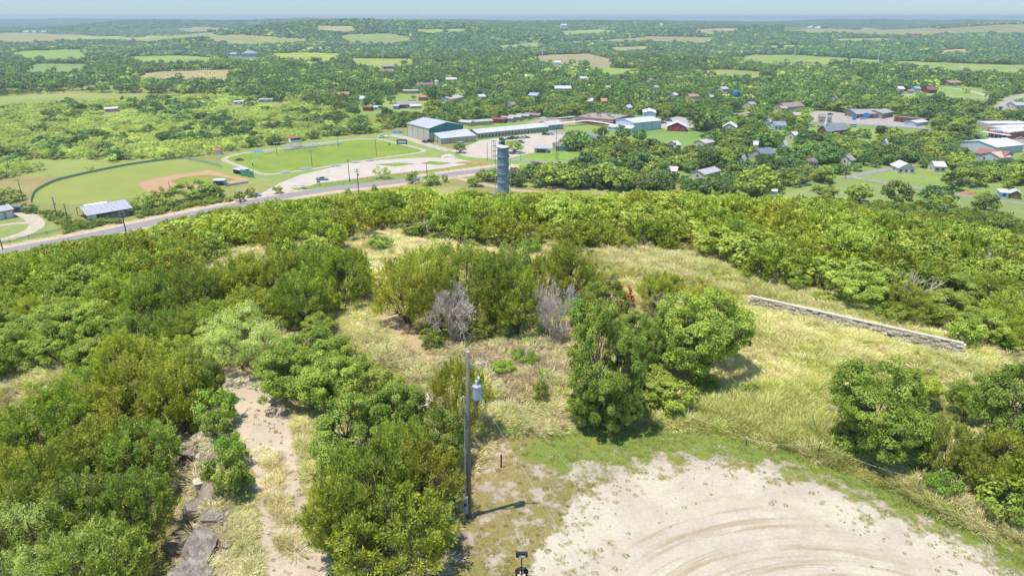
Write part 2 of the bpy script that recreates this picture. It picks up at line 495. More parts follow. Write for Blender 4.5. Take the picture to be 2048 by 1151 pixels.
# farm fields of the valley: outline, colour of the plants, of the soil
FIELDS = [
 ([(17, 106), (61, 101), (164, 99), (176, 116), (110, 119), (60, 118)], '849c4d', '9f9567'),
 ([(-60, 66), (60, 66), (150, 69), (235, 73), (245, 77), (150, 81), (60, 84), (-60, 85)], '96955e', 'a58f70'),
 ([(246, 150), (330, 143), (470, 139), (492, 141), (464, 147), (457, 162), (400, 158), (310, 158), (270, 155)], 'a59a67', 'a2926d'),
 ([(-60, 167), (60, 168), (170, 170), (372, 177), (300, 185), (240, 184), (130, 178), (-60, 176)], '8b9156', 'a69974'),
 ([(222, 115), (290, 112), (350, 111), (425, 115), (430, 122), (390, 130), (330, 127), (240, 120)], '909f52', 'a69f75'),
 ([(522, 108), (600, 105), (680, 107), (686, 118), (640, 123), (560, 119), (535, 113)], '9aa647', '9f9961'),
 ([(698, 117), (760, 117), (826, 118), (832, 130), (770, 136), (720, 136), (705, 128)], '95a14c', 'a29767'),
 ([(412, 72), (480, 69), (560, 75), (630, 78), (580, 86), (470, 89), (430, 82)], '92955d', 'a69974'),
 ([(350, 58), (400, 54), (480, 57), (455, 63), (370, 63)], '999260', 'a99b78'),
 ([(1022, 118), (1098, 110), (1180, 107), (1232, 121), (1217, 137), (1182, 135), (1100, 126)], '9c9268', 'a59474'),
 ([(1172, 136), (1240, 137), (1312, 139), (1302, 144), (1236, 152), (1190, 144)], '8ca24e', '989860'),
 ([(1466, 121), (1505, 110), (1587, 110), (1690, 116), (1785, 122), (2060, 131), (2120, 150), (1980, 146), (1908, 143), (1845, 137), (1760, 128), (1645, 131), (1560, 131), (1500, 126)], '8b9b53', '999967'),
 ([(1380, 142), (1450, 139), (1560, 146), (1592, 150), (1496, 157), (1400, 151)], '8d9855', '999967'),
 ([(1586, 61), (1640, 57), (1730, 54), (1762, 60), (1892, 62), (1862, 70), (1760, 70), (1700, 66), (1620, 66)], '92955d', 'a99877'),
 ([(1020, 79), (1130, 71), (1134, 74), (1040, 81)], '989269', 'a99a7b'),
 ([(1130, 83), (1300, 73), (1420, 75), (1420, 86), (1250, 83), (1150, 86)], '989266', 'a99a7b'),
 ([(988, 92), (1080, 85), (1078, 94), (1000, 97)], '8f9b5a', 'a69a7a'),
 ([(676, 70), (780, 67), (838, 77), (770, 88), (700, 85)], '889457', 'a39974'),
 ([(1300, 38), (1500, 36), (2120, 33), (2120, 45), (1900, 42), (1700, 41), (1450, 42)], 'a09980', 'a79d87'),
 ([(620, 40), (860, 36), (1000, 38), (860, 41)], '999579', 'a79d87'),
 ([(1835, 60), (1990, 50), (2060, 48), (2060, 66), (1900, 66)], '8c8c62', 'a69a81'),
 ([(250, 80), (300, 70), (420, 66), (440, 72), (330, 78), (300, 84)], '8d945c', 'a69974'),
 ([(35, 140), (70, 128), (180, 128), (170, 144), (60, 146)], '7f9552', '989566'),
]
FIELDS += [([(120, 75), (235, 72), (335, 76), (240, 80)], '9aa460', 'b0a078'), ([(636, 52), (700, 53), (722, 58), (700, 64), (630, 60)], 'a09c68', 'b0a078'),
 ([(1110, 62), (1200, 58), (1240, 64), (1130, 70)], '98a064', 'b0a078'), ([(1385, 60), (1450, 56), (1490, 61), (1400, 66)], 'a09c6c', 'b0a078'), ([(555, 131), (640, 127), (684, 131), (600, 137)], '98a24c', 'a8a068'),
 ([(1866, 101), (1935, 98), (1932, 105), (1880, 108)], 'a89c6c', 'b4a47c'), ([(860, 128), (915, 125), (930, 130), (880, 134)], 'a0a060', 'b0a078'), ([(1500, 92), (1600, 90), (1610, 94), (1520, 97)], '98a060', 'b0a078'),
 ([(0, 128), (30, 126), (50, 131), (0, 136)], '8ca052', 'b0a078'), ([(1190, 96), (1290, 92), (1330, 97), (1240, 102)], '9a9c64', 'b0a078'), ([(820, 60), (930, 58), (960, 62), (860, 66)], '98a068', 'b0a078'),
 ([(1640, 78), (1760, 76), (1800, 80), (1700, 84)], '98a064', 'b0a078'), ([(560, 96), (640, 93), (700, 96), (610, 100)], '9aa258', 'b0a078'), ([(1340, 128), (1420, 126), (1440, 131), (1370, 134)], '9aa45a', 'b0a078')]
FIELDP = [Ppoly(f[0]) for f in FIELDS]
# lawns and open lots inside the town
LAWNS = [
 ([(-80, 437), (30, 435), (70, 425), (100, 440), (130, 470), (60, 490), (-80, 520)], '8d9656'),
 ([(-80, 368), (40, 352), (120, 354), (160, 352), (100, 378), (72, 400), (60, 412), (20, 400), (-80, 410)], '9a8c5c'),
 ([(440, 318), (470, 300), (560, 290), (680, 270), (800, 264), (880, 300), (930, 318), (860, 322), (760, 320), (660, 335), (560, 360), (500, 372), (440, 345)], '8b9853'),
 ([(880, 300), (925, 300), (1000, 322), (1060, 305), (1140, 300), (1150, 320), (1100, 330), (1000, 332), (940, 322)], '829c48'),
 ([(1245, 275), (1330, 268), (1420, 262), (1440, 290), (1350, 296), (1240, 292)], '80974e'),
 ([(1455, 228), (1500, 224), (1515, 236), (1500, 246), (1460, 244)], '889c4d'),
 ([(1540, 388), (1620, 378), (1680, 362), (1760, 368), (1840, 382), (2060, 410), (2100, 460), (2048, 442), (1950, 425), (1850, 400), (1760, 400), (1640, 402), (1550, 398)], '8b9658'),
 ([(1700, 352), (1790, 338), (1850, 352), (2060, 372), (2060, 402), (1920, 384), (1760, 362)], '83974f'),
 ([(1700, 255), (1750, 258), (1760, 285), (1720, 305), (1700, 290)], '889b50'),
 ([(1790, 193), (1860, 180), (1900, 172), (1965, 176), (1988, 190), (1975, 215), (1900, 212), (1840, 198)], '859b4e'),
 ([(2010, 200), (2100, 188), (2100, 215), (2060, 222), (1985, 232), (1995, 215)], '889753'),
 ([(735, 208), (780, 190), (850, 188), (860, 205), (940, 205), (880, 222), (740, 222)], '8d9b53'),
 ([(1125, 245), (1230, 252), (1210, 265), (1120, 262)], '899853'),
 ([(480, 372), (560, 358), (600, 352), (500, 392), (460, 392)], '919154'),
]
LAWNP = [Ppoly(f[0]) for f in LAWNS]
MESQ = Ppoly([(-300, 195), (0, 192), (130, 186), (400, 188), (620, 212), (800, 255), (700, 275), (640, 285), (560, 288), (440, 305), (368, 316), (340, 320), (160, 350), (100, 358), (-300, 390)])
TOWN = Ppoly([(620, 200), (900, 160), (1300, 150), (1500, 158), (1900, 150), (2400, 150), (2800, 420), (2000, 440), (1540, 400), (1300, 360), (1120, 320), (960, 290), (800, 250)])

def smooth_line(pts, n=8):
    """px points -> smooth list of ground points (x, y)"""
    q = [P(u, v) for u, v in pts]
    out = []
    for i in range(len(q) - 1):
        p0, p1, p2, p3 = q[max(i - 1, 0)], q[i], q[i + 1], q[min(i + 2, len(q) - 1)]
        for k in range(n):
            t = k / n
            out.append((0.5 * (2 * p1 + (p2 - p0) * t + (2 * p0 - 5 * p1 + 4 * p2 - p3) * t * t + (-p0 + 3 * p1 - 3 * p2 + p3) * t ** 3)).xy)
    out.append(q[-1].xy)
    return out

ROAD = smooth_line([(-160, 535), (-60, 517), (30, 499), (130, 481), (199, 468), (270, 452), (381, 429), (460, 413), (534, 398.5), (600, 387), (674, 376), (775, 365.5), (897, 349), (960, 341), (1010, 334)])
RIBBONS = [  # name, label, px line, width, colour
 ('track', [(516, 346), (484, 334), (452, 322), (450, 317), (463, 311.5), (496, 305), (572, 296), (674, 282.5), (712, 278.5), (758, 279), (796, 287), (838, 297), (848, 301), (838, 305.5), (776, 314), (649, 334), (572, 345), (534, 348.5), (516, 346)], 3.2, 'cdbfa4'),
 ('driveway', [(22, 428.5), (48.6, 429), (65, 437), (74, 450), (60, 462), (35, 472), (0, 481), (-60, 492)], 5.5, 'd2c4a8'),
 ('driveway', [(-60, 458), (0, 451), (28, 447), (60, 446)], 2.6, 'cfc2a6'),
 ('dirt_road', [(905, 352), (930, 360), (980, 371), (1020, 379), (1060, 383), (1090, 387)], 4.0, 'cbb594'),
 ('street', [(1690, 352), (1760, 364), (1830, 375), (1920, 390), (2048, 407), (2200, 428)], 5.0, 'a89f92'),
 ('street', [(1690, 356), (1722, 348), (1778, 338), (1830, 330)], 5.0, 'a8a298'),
 ('street', [(1972, 232), (1990, 222), (2006, 210), (2024, 197), (2060, 188)], 10, 'b9b1a2'),
 ('street', [(1880, 222), (1960, 229), (2060, 236), (2200, 245)], 9, 'aaa499'),
 ('street', [(2005, 203), (2060, 205), (2130, 207)], 6, 'b5ada0'),
 ('driveway', [(1787, 192), (1830, 189.5), (1850, 188), (1905, 193), (1978, 196)], 5, 'cfc6b0'),
 ('driveway', [(1885, 175), (1920, 179), (1960, 187), (1984, 196)], 6, 'd2c8b4'),
 ('street', [(1000, 318), (1060, 322), (1140, 327), (1250, 330)], 6, 'aaa397'),
 ('driveway', [(780, 270), (812, 276), (850, 288), (899, 302)], 7, 'cdbfa8'),
 ('street', [(1380, 226), (1460, 229), (1510, 224), (1560, 222)], 6, 'b5ac9e'),
 ('street', [(1500, 247), (1600, 244), (1700, 248), (1850, 258), (1990, 272)], 8, 'a39d93'),
]
LOTS = [  # outline, colour
 ('gravel_lot', [(475, 396), (520, 388), (560, 366), (600, 350), (700, 326), (760, 320), (850, 315), (905, 316), (958, 325), (900, 334), (850, 341), (760, 350), (690, 360), (640, 366), (612, 374), (560, 386), (520, 394)], 'd6cab6'),
 ('parking_lot', [(896, 301), (925, 296), (960, 281), (1060, 268), (1127, 265), (1128, 290), (1055, 308), (1005, 320), (975, 317), (935, 314)], 'd4c6b0'),
 ('parking_lot', [(1325, 238), (1360, 233), (1400, 236), (1395, 252), (1350, 262), (1322, 256)], 'c4bcb0'),
 ('parking_lot', [(1630, 222), (1700, 226), (1790, 234), (1850, 250), (1850, 258), (1700, 250), (1600, 244), (1610, 232)], 'beb4a6'),
 ('parking_lot', [(1975, 275), (2050, 276), (2120, 284), (2120, 304), (2010, 302), (1985, 290)], 'a9a196'),
 ('parking_lot', [(1050, 246), (1080, 238), (1150, 240), (1150, 248), (1090, 252)], 'c0a890'),
]
def dist_line(x, y, L):
    d = np.full(x.shape, 1e9)
    for (ax, ay), (bx, by) in zip(L[:-1], L[1:]):
        ex, ey = bx - ax, by - ay
        t = np.clip(((x - ax) * ex + (y - ay) * ey) / (ex * ex + ey * ey + 1e-9), 0, 1)
        d = np.minimum(d, np.hypot(x - ax - t * ex, y - ay - t * ey))
    return d
RIBL = [(n_, smooth_line(p, 6), w_, c_) for n_, p, w_, c_ in RIBBONS]
LOTSP = [(n_, Ppoly(p), c_) for n_, p, c_ in LOTS]
BALL = Ppoly([(60, 405), (63.5, 398), (74, 382), (109, 364), (163, 350), (254, 332), (368, 317), (457, 337), (510, 355), (500, 368), (452, 373), (330, 392), (254, 400), (152, 413), (76, 409)])
OPEN = FIELDP + LAWNP + [p for _, p, _ in LOTSP] + [BALL]

# ------------------------------------------------------------------ the ground sheet
def build_ground():
    a_in = np.radians(np.linspace(-47, 47, 760))
    a_out = np.radians(np.linspace(47, 313, 60)[1:-1])
    ang = np.concatenate([a_in, a_out])
    rr = [3.0]
    while rr[-1] < 45000:
        r = rr[-1]
        rr.append(r + (0.28 if r < 100 else r * (0.0045 if r < 900 else 0.009)))
    rr = np.array(rr)
    A, Rr = np.meshgrid(ang, rr)
    X, Y = Rr * np.sin(A), Rr * np.cos(A)
    x, y = X.ravel(), Y.ravel()
    z = H(x, y)
    n, k = len(rr), len(ang)
    i = np.arange(n * k).reshape(n, k)
    j = np.roll(i, -1, axis=1)
    Q = np.stack([i[:-1], i[1:], j[1:], j[:-1]], -1).reshape(-1, 4)
    Q = Q[:, ::-1]
    r = np.hypot(x, y)
    N = len(x)
    # base: scrub floor
    colA = np.tile(C('b3a488'), (N, 1)); colB = np.tile(C('8a8a4c'), (N, 1)); cov = np.full(N, 0.72)
    trk = np.zeros(N)
    def put(mask, a=None, b=None, c=None):
        if a: colA[mask] = C(a)
        if b: colB[mask] = C(b)
        if c is not None: cov[mask] = c
    far = r > 1200
    put(far, 'a89c74', '6a7e46', 0.74)
    put(r > 4500, 'a09a78', '5c7446', 0.78)
    put(in_poly(x, y, MESQ), 'b5a47c', '8f9850', 0.7)
    put(in_poly(x, y, TOWN), 'b0a47e', '7f9448', 0.85)
    for pl, (f, cb, ca) in zip(FIELDP, FIELDS):
        m = in_poly(x, y, pl); put(m, ca, cb, 0.85)
    for pl, (f, cb) in zip(LAWNP, LAWNS):
        m = in_poly(x, y, pl); put(m, 'bba878', cb, 0.9)
    hill = z > 0.6
    for nm in ('clear_a', 'clear_b', 'clear_left', 'clear_path', 'gap_a', 'gap_b', 'foothill_gap', 'foothill_gap2', 'verge_gap'):
        m = in_poly(x, y, Z[nm]) & (r < 400)
        put(m, 'b5a588', '9c985e', 0.8)
    put(in_poly(x, y, Z['clear_b']), 'b5a88c', 'a0a058', 0.93)
    # purple-brown weeds in the middle of the clearing
    m = in_poly(x, y, Ppoly([(880, 690), (1130, 680), (1150, 740), (1120, 790), (1000, 800), (960, 760)]))
    put(m, 'a8937c', '94875e', 0.7)
    near = r < 130
    xn, yn = x[near], y[near]
    def soft(zn, wdt):
        d, ins = poly_dist(xn, yn, Z[zn]); return np.clip(1 - d / wdt, 0, 1)
    ca, cb, cv, tk = colA[near], colB[near], cov[near], trk[near]
    def blend(wt, a, b, c):
        nonlocal ca, cb, cv
        w_ = wt[:, None]
        if a: ca = ca * (1 - w_) + np.array(C(a)) * w_
        if b: cb = cb * (1 - w_) + np.array(C(b)) * w_
        if c is not None: cv = cv * (1 - wt) + c * wt
    blend(soft('worn', 1.0), 'b6a68e', '8f8452', 0.56)
    blend(soft('lawn', 0.9), 'b8aa92', '7c8640', None)
    dg = poly_dist(xn, yn, Z['gravel'])[0]; sl = soft('lawn', 0.9)
    cv = cv * (1 - sl) + sl * np.clip(0.42 + dg * 0.22 - 0.4 * (1 - sstep(2, 10, xn)), 0.25, 0.9)
    lg = Ppoly([(345, 860), (420, 850), (450, 1000), (450, 1200), (350, 1200), (360, 1000)])
    dl, _i = poly_dist(xn, yn, lg); blend(np.clip(1 - dl / 0.7, 0, 1), '9c8d79', '8a8450', 0.25)
    blend(soft('trail', 0.8), 'bfa67e', 'a0925a', 0.36)
    blend(soft('scrape', 0.6), 'bfb29c', 'a89a60', 0.15)
    blend(soft('scrape2', 0.6), 'bfb29c', 'a89a60', 0.2)
    blend(soft('path', 0.5), 'c6b59a', '988856', 0.2)
    blend(soft('path_grass', 0.4), 'c2b296', 'a09258', 0.45)
    d, ins = poly_dist(xn, yn, Z['gravel'])
    # distance inside the gravel, for the ragged edge of grass
    Gp = Z['gravel']
    din = np.where(ins, dist_line(xn, yn, [tuple(p) for p in np.vstack([Gp, Gp[:1]])]), 0)
    g = np.where(ins, 1.0, 0)
    blend(g, 'c7baa2', '8e8850', None)
    cv = np.where(ins, np.maximum(0.46 - 0.16 * din, 0.0), cv)
    # the worn left lobe of the gravel keeps some grass
    lobe = np.clip(1 - np.hypot((xn - 3.6) / 3.2, (yn - 24) / 7), 0, 1)
    cv = np.where(ins, np.maximum(cv, lobe * 0.42), cv)
    tk = np.where(ins, sstep(2.0, 5.0, din) * sstep(3.5, 8, xn), tk)
    colA[near], colB[near], cov[near], trk[near] = ca, cb, cv, tk
    # road verges
    d = np.full(N, 99.0)
    mid = (r > 150) & (r < 700)
    d[mid] = dist_line(x[mid], y[mid], ROAD)
    vm = d < 9.5
    colA[vm] = C('c9b598'); cov[vm] = np.where(d[vm] < 6.5, 0.2, 0.45)
    colB[vm] = C('a8a060')
    # material zones -> one object each
    zid = np.zeros(N, int)
    zid[near] = np.where(in_poly(xn, yn, Z['gravel']), 1, np.where(in_poly(xn, yn, Z['path']), 2, np.where(in_poly(xn, yn, Z['lawn']), 3, 0)))
    for pl in FIELDP: zid[in_poly(x, y, pl) & (r > 600)] = 4
    zid[near & (r < 12)] = 0
    fz = zid[Q[:, 0]]
    V = np.stack([x, y, z], -1)
    for kz, nm in enumerate(('ground', 'gravel_lot', 'dirt_path', 'lawn', 'farm_field')):
        q = Q[fz == kz]
        if not len(q): continue
        used, inv = np.unique(q.ravel(), return_inverse=True)
        me = np_mesh(nm, V[used], inv.reshape(-1, 4), [M['ground']], vattrs={'colA': colA[used], 'colB': colB[used], 'cov': cov[used], 'trk': trk[used]}, smooth=True)
        o = bpy.data.objects.new(nm, me); COL.objects.link(o)
        tag(o, kind='structure')
build_ground()

# ------------------------------------------------------------------ roads, lots, tracks as sheets
def ribbon(name, L, width, m, up=0.04, kind='structure'):
    mb = MB(); n = len(L)
    for i, p in enumerate(L):
        a, b = Vector(L[max(i - 1, 0)]), Vector(L[min(i + 1, n - 1)])
        d = (b - a).normalized(); s = Vector((-d.y, d.x)) * width / 2
        for q in (Vector(p) + s, Vector(p) - s):
            mb.v.append((q.x, q.y, float(H(q.x, q.y)) + up))
    for i in range(n - 1):
        mb.f.append((2 * i, 2 * i + 1, 2 * i + 3, 2 * i + 2))
    o = mb.build(name, m)
    return tag(o, kind=kind)

def sheet(name, pl, m, up=0.03):
    mb = MB()
    mb.poly([(px, py, float(H(px, py)) + up) for px, py in pl])
    return tag(mb.build(name, m), kind='structure')

def dirtmat(h, k=0.18, scale=0.18):
    c = C(h, 0.74)
    return surf('ground_' + h, c, 0.95, var=k * 1.3, scale=scale, spec=0.1, col2=None)

asph = surf('asphalt', C('87807f'), 0.9, var=0.12, scale=0.6, spec=0.2, col2=C('979089'))
ribbon('road', ROAD, 8.6, asph, 0.08)
for off in (-0.13, 0.13):
    L2 = []
    for i, p in enumerate(ROAD):
        a, b = Vector(ROAD[max(i - 1, 0)]), Vector(ROAD[min(i + 1, len(ROAD) - 1)])
        d = (b - a).normalized(); L2.append(Vector(p) + Vector((-d.y, d.x)) * off)
    ribbon('road_marking', L2, 0.12, mat('b89a48'), 0.086)
for s_ in (-3.6, 3.6):
    L2 = []
    for i, p in enumerate(ROAD):
        a, b = Vector(ROAD[max(i - 1, 0)]), Vector(ROAD[min(i + 1, len(ROAD) - 1)])
        d = (b - a).normalized(); L2.append(Vector(p) + Vector((-d.y, d.x)) * s_)
    ribbon('road_marking', L2, 0.13, mat('c8c4ba'), 0.086)
for i, (nm, pl, c) in enumerate(LOTSP):
    sheet(nm, pl, dirtmat(c, 0.1), 0.03 + i * 0.002)
for i, (nm, L, wd, c) in enumerate(RIBL):
    ribbon(nm, L, wd, dirtmat(c, 0.12, 0.3), 0.05 + 0.004 * i)
# patches of grass left in the big roadside gravel lot
for pts in ([(600, 376), (640, 366), (700, 361), (775, 354), (840, 352), (790, 359), (700, 369), (640, 377), (612, 379)], [(578, 376), (600, 375), (616, 378), (596, 380)],
            [(750, 329), (800, 325), (830, 328), (790, 333)], [(860, 322), (905, 326), (880, 330), (840, 327)]):
    sheet('grass_island', Ppoly(pts), dirtmat('8fa04c', 0.2), 0.06)
grass_m = surf('mown_field', C('6e8832'), 0.95, var=0.15, scale=0.06, spec=0.1, col2=C('8c9a40'))
sheet('football_field', Ppoly([(516, 344), (486, 332.5), (455, 321), (454, 317), (466, 312), (496, 306.5), (572, 298), (674, 284.5), (712, 280.5), (757, 281), (794, 288.5), (834, 297), (841, 301), (834, 304), (774, 312.5), (649, 332), (572, 343.5), (534, 346.5)]), grass_m, 0.035)
sheet('baseball_field', Ppoly([(63.5, 402), (74, 382), (109, 364), (163, 350), (254, 332), (368, 318.5), (457, 339), (500, 356), (498, 364), (452, 369), (330, 388), (254, 397), (152, 410), (76, 407)]),
      surf('ball_field_grass', C('969850'), 0.95, scale=0.035, spec=0.1, col2=C('849044')), 0.03)
sheet('infield_dirt', Ppoly([(279, 372), (281, 366), (305, 358), (356, 348), (416.5, 341), (430, 342), (446, 349), (470, 354), (498, 358), (499, 362), (484, 364), (452, 368), (415, 373), (330, 384.5), (305, 385), (292, 382)]), dirtmat('cfa47e', 0.08), 0.045)
sheet('infield_grass', Ppoly([(340, 362), (352, 358), (368, 354), (400, 350), (417, 349.5), (436, 352), (474, 359), (444, 366.5), (400, 369.5), (363, 370), (350, 367)]), dirtmat('9aa048', 0.12), 0.06)
# ------------------------------------------------------------------ buildings of the valley
ORDS = 'first second third fourth fifth sixth seventh eighth ninth tenth eleventh twelfth thirteenth fourteenth fifteenth sixteenth seventeenth eighteenth nineteenth twentieth'.split()
VIS = []      # boxes of the picture that stay free of trees standing nearer: (u0, v0, u1, v1, depth, keep chance)
FOOT = []     # footprints (x, y, radius)

def keep_clear(pts, pad=1.0, chance=0.08, vpad=3.0, soft=False):
    q = [proj(p[0], p[1], p[2]) for p in pts]
    us = [float(a[0]) for a in q]; vs = [float(a[1]) for a in q]; ds = [float(a[2]) for a in q]
    v1_ = max(vs) + vpad
    if soft: v1_ = min(vs) + 0.5 * (max(vs) - min(vs))
    VIS.append((min(us) - pad, min(vs) - pad, max(us) + pad, v1_, max(ds), chance))

def frame_AB(A, B):
    a, b = P(*A), P(*B)
    d = (b - a); d.z = 0
    L = d.length
    rz = math.atan2(d.y, d.x)
    base = Vector((a.x, a.y, min(a.z, b.z)))
    return base, rz, L

def to_world(base, rz, x, y, z=0):
    return Vector((base.x + x * math.cos(rz) - y * math.sin(rz), base.y + x * math.sin(rz) + y * math.cos(rz), base.z + z))

ROOF_CORR = {}
def roofmat(h):
    if h not in ('b5b6ba',):
        q_ = [int(h[i:i + 2], 16) for i in (0, 2, 4)]; y_ = sum(q_) / 3
        h = '%02x%02x%02x' % tuple(int(y_ + (c_ - y_) * 0.68) for c_ in q_)
    if h not in ROOF_CORR:
        ROOF_CORR[h] = surf('roof_' + h, C(h, 0.85), 0.6, 0.0, 0.2, 0.5, spec=0.4, aniso=(3, 0.4, 1), bump=0.15)
    return ROOF_CORR[h]

def building(name, label, cat, A, B, w, h, rise=1.5, wall='d8d2c2', roof='c8ccd0', ridge='x', win=0, doors=(), style='gable', group=None, over=0.4, trim=None,
             gable_col=None, win_size=(1.2, 1.2), chance=0.08, chimney=False, open_front=False, bays=0, baycol='c9d0d4', ribs=0, side_win=True, winz=1.5, len_m=None):
    base, rz, L = frame_AB(A, B)
    if len_m: L = len_m
    e = empty(name, base, rz, label, cat, group)
    wm = mat(wall); rm = roofmat(roof)
    mb = MB()
    t = 0.18
    if open_front:
        mb.box((t / 2, w / 2, h / 2), (t, w, h)); mb.box((L - t / 2, w / 2, h / 2), (t, w, h)); mb.box((L / 2, w - t / 2, h / 2), (L - 2 * t, t, h))
    elif style == 'gable' and ridge == 'x':
        mb.prism([(0, -0.3), (0, h), (w / 2, h + rise), (w, h), (w, -0.3)], 0, L, 'x')
    elif style == 'gable':
        mb.prism([(0, -0.3), (0, h), (L / 2, h + rise), (L, h), (L, -0.3)], 0, w, 'y')
    elif style == 'shed':
        mb.prism([(0, -0.3), (0, h), (w, h + rise), (w, -0.3)], 0, L, 'x')
    else:
        mb.box((L / 2, w / 2, h / 2 - 0.15), (L, w, h + 0.3))
    mb.build('wall', wm, e)
    # roof as real slabs
    rb = MB(); th = 0.14; o_ = over
    def slab(p, q, r, s):
        p, q, r, s = map(Vector, (p, q, r, s))
        n_ = (q - p).cross(s - p).normalized()
        if n_.z < 0: n_ = -n_
        up = n_ * th
        k = len(rb.v)
        for z in (Vector((0, 0, 0.012)), up): rb.v.extend(tuple(c + z) for c in (p, q, r, s))
        for f in ((0, 3, 2, 1), (4, 5, 6, 7), (0, 1, 5, 4), (1, 2, 6, 5), (2, 3, 7, 6), (3, 0, 4, 7)): rb.f.append(tuple(k + i for i in f))
    if style == 'gable' and ridge == 'x':
        g = rise / (w / 2) * o_
        slab((-o_, -o_, h - g), (L + o_, -o_, h - g), (L + o_, w / 2, h + rise), (-o_, w / 2, h + rise))
        slab((-o_, w / 2, h + rise), (L + o_, w / 2, h + rise), (L + o_, w + o_, h - g), (-o_, w + o_, h - g))
    elif style == 'gable':
        g = rise / (L / 2) * o_
        slab((-o_, -o_, h - g), (L / 2, -o_, h + rise), (L / 2, w + o_, h + rise), (-o_, w + o_, h - g))
        slab((L / 2, -o_, h + rise), (L + o_, -o_, h - g), (L + o_, w + o_, h - g), (L / 2, w + o_, h + rise))
    elif style == 'shed':
        g = rise / w * o_
        slab((-o_, -o_, h - g), (L + o_, -o_, h - g), (L + o_, w + o_, h + rise + g), (-o_, w + o_, h + rise + g))
    elif style == 'hip':
        r = min(L, w) / 2
        x0, x1 = r * 0.9, L - r * 0.9
        for q in (((-o_, -o_), (L + o_, -o_), (x1, w / 2), (x0, w / 2)), ((L + o_, w + o_), (-o_, w + o_), (x0, w / 2), (x1, w / 2)),
                  ((-o_, w + o_), (-o_, -o_), (x0, w / 2)), ((L + o_, -o_), (L + o_, w + o_), (x1, w / 2))):
            rb.poly([(a, b, h + 0.02 if (b in (-o_, w + o_)) else h + rise) for a, b in q])
        rb.poly([(-o_, -o_, h + 0.01), (-o_, w + o_, h + 0.01), (L + o_, w + o_, h + 0.01), (L + o_, -o_, h + 0.01)])
    else:   # flat with parapet
        rb.box((L / 2, w / 2, h + 0.06), (L - 0.5, w - 0.5, 0.1))
    ro = rb.build('roof', rm, e)
    if style == 'flat':
        pb = MB()
        for c, d in (((L / 2, 0.13, h + 0.3), (L, 0.26, 0.6)), ((L / 2, w - 0.13, h + 0.3), (L, 0.26, 0.6)), ((0.13, w / 2, h + 0.3), (0.26, w - 0.52, 0.6)), ((L - 0.13, w / 2, h + 0.3), (0.26, w - 0.52, 0.6))):
            pb.box(c, d)
        pb.build('parapet', mat(trim or wall), e)
    if gable_col and style == 'gable':
        gb = MB()
        if ridge == 'x': gb.prism([(0.1, h * 0.66), (0.1, h - 0.05), (w / 2, h + rise - 0.1), (w - 0.1, h - 0.05), (w - 0.1, h * 0.66)], L + 0.005, L + 0.06, 'x')
        gb.build('gable_panel', mat(gable_col), e)
    if chimney:
        MB().box((L * 0.7, w * 0.5, h + rise + 0.4), (0.7, 0.7, 1.6)).build('chimney', mat('9a6a54'), ro)
    ww, wh = win_size
    for i in range(win):
        x = L * (i + 0.5) / win
        if any(abs(x - dx) < 1.3 for dx in doors): continue
        wo_ = MB().box((x, -0.03, winz), (ww + 0.16, 0.06, wh + 0.16)).build('window', mat(trim or 'e4e2dc'), e)
        MB().box((x, -0.065, winz), (ww, 0.02, wh)).build('pane', M['glass'], wo_)
    if win and side_win:
        for i in range(max(1, int(w / 5))):
            y = w * (i + 0.5) / max(1, int(w / 5))
            for xs, dx in ((-0.03, -0.035), (L + 0.03, 0.035)):
                wo_ = MB().box((xs, y, winz), (0.06, ww + 0.16, wh + 0.16)).build('window', mat(trim or 'e4e2dc'), e)
                MB().box((xs + dx, y, winz), (0.02, ww, wh)).build('pane', M['glass'], wo_)
    for dx in doors:
        do = MB().box((dx, -0.04, 1.05), (1.0, 0.08, 2.1)).build('door', mat('6a5a4c'), e)
        MB().box((dx + 0.38, -0.1, 1.0), (0.06, 0.05, 0.12)).build('handle', M['galv'], do)
    for i in range(bays):
        x = L * (i + 0.5) / bays; bw = L / bays * 0.68
        bd = MB().box((x, -0.04, h * 0.4), (bw, 0.08, h * 0.8))
        bd.build('door_or_bay_shade', mat(baycol), e)
        MB().box((x, -0.1, h * 0.40), (bw, 0.02, 0.05)).build('bay_rib', mat('8d9498'), e)
    for i in range(ribs):
        x = L * (i + 0.0) / max(1, ribs - 1)
        MB().box((min(max(x, 0.12), L - 0.12), -0.05, h / 2), (0.22, 0.1, h - 0.1)).build('pilaster', mat('77756a'), e)
    cs = [to_world(base, rz, x, y, z) for x in (0, L) for y in (0, w) for z in (0, h)] + [to_world(base, rz, L / 2, w / 2, h + rise * 0.8)]
    keep_clear(cs, 1.0, chance, soft=name in ('house', 'cottage', 'barn', 'church', 'shop', 'long_shed'))
    c = to_world(base, rz, L / 2, w / 2)
    n_ = max(1, int(L / w + 0.5))
    for i in range(n_):
        q = to_world(base, rz, L * (i + 0.5) / n_, w / 2)
        FOOT.append((q.x, q.y, max(w, L / n_) * 0.6 + 1.0))
    return e, base, rz, L

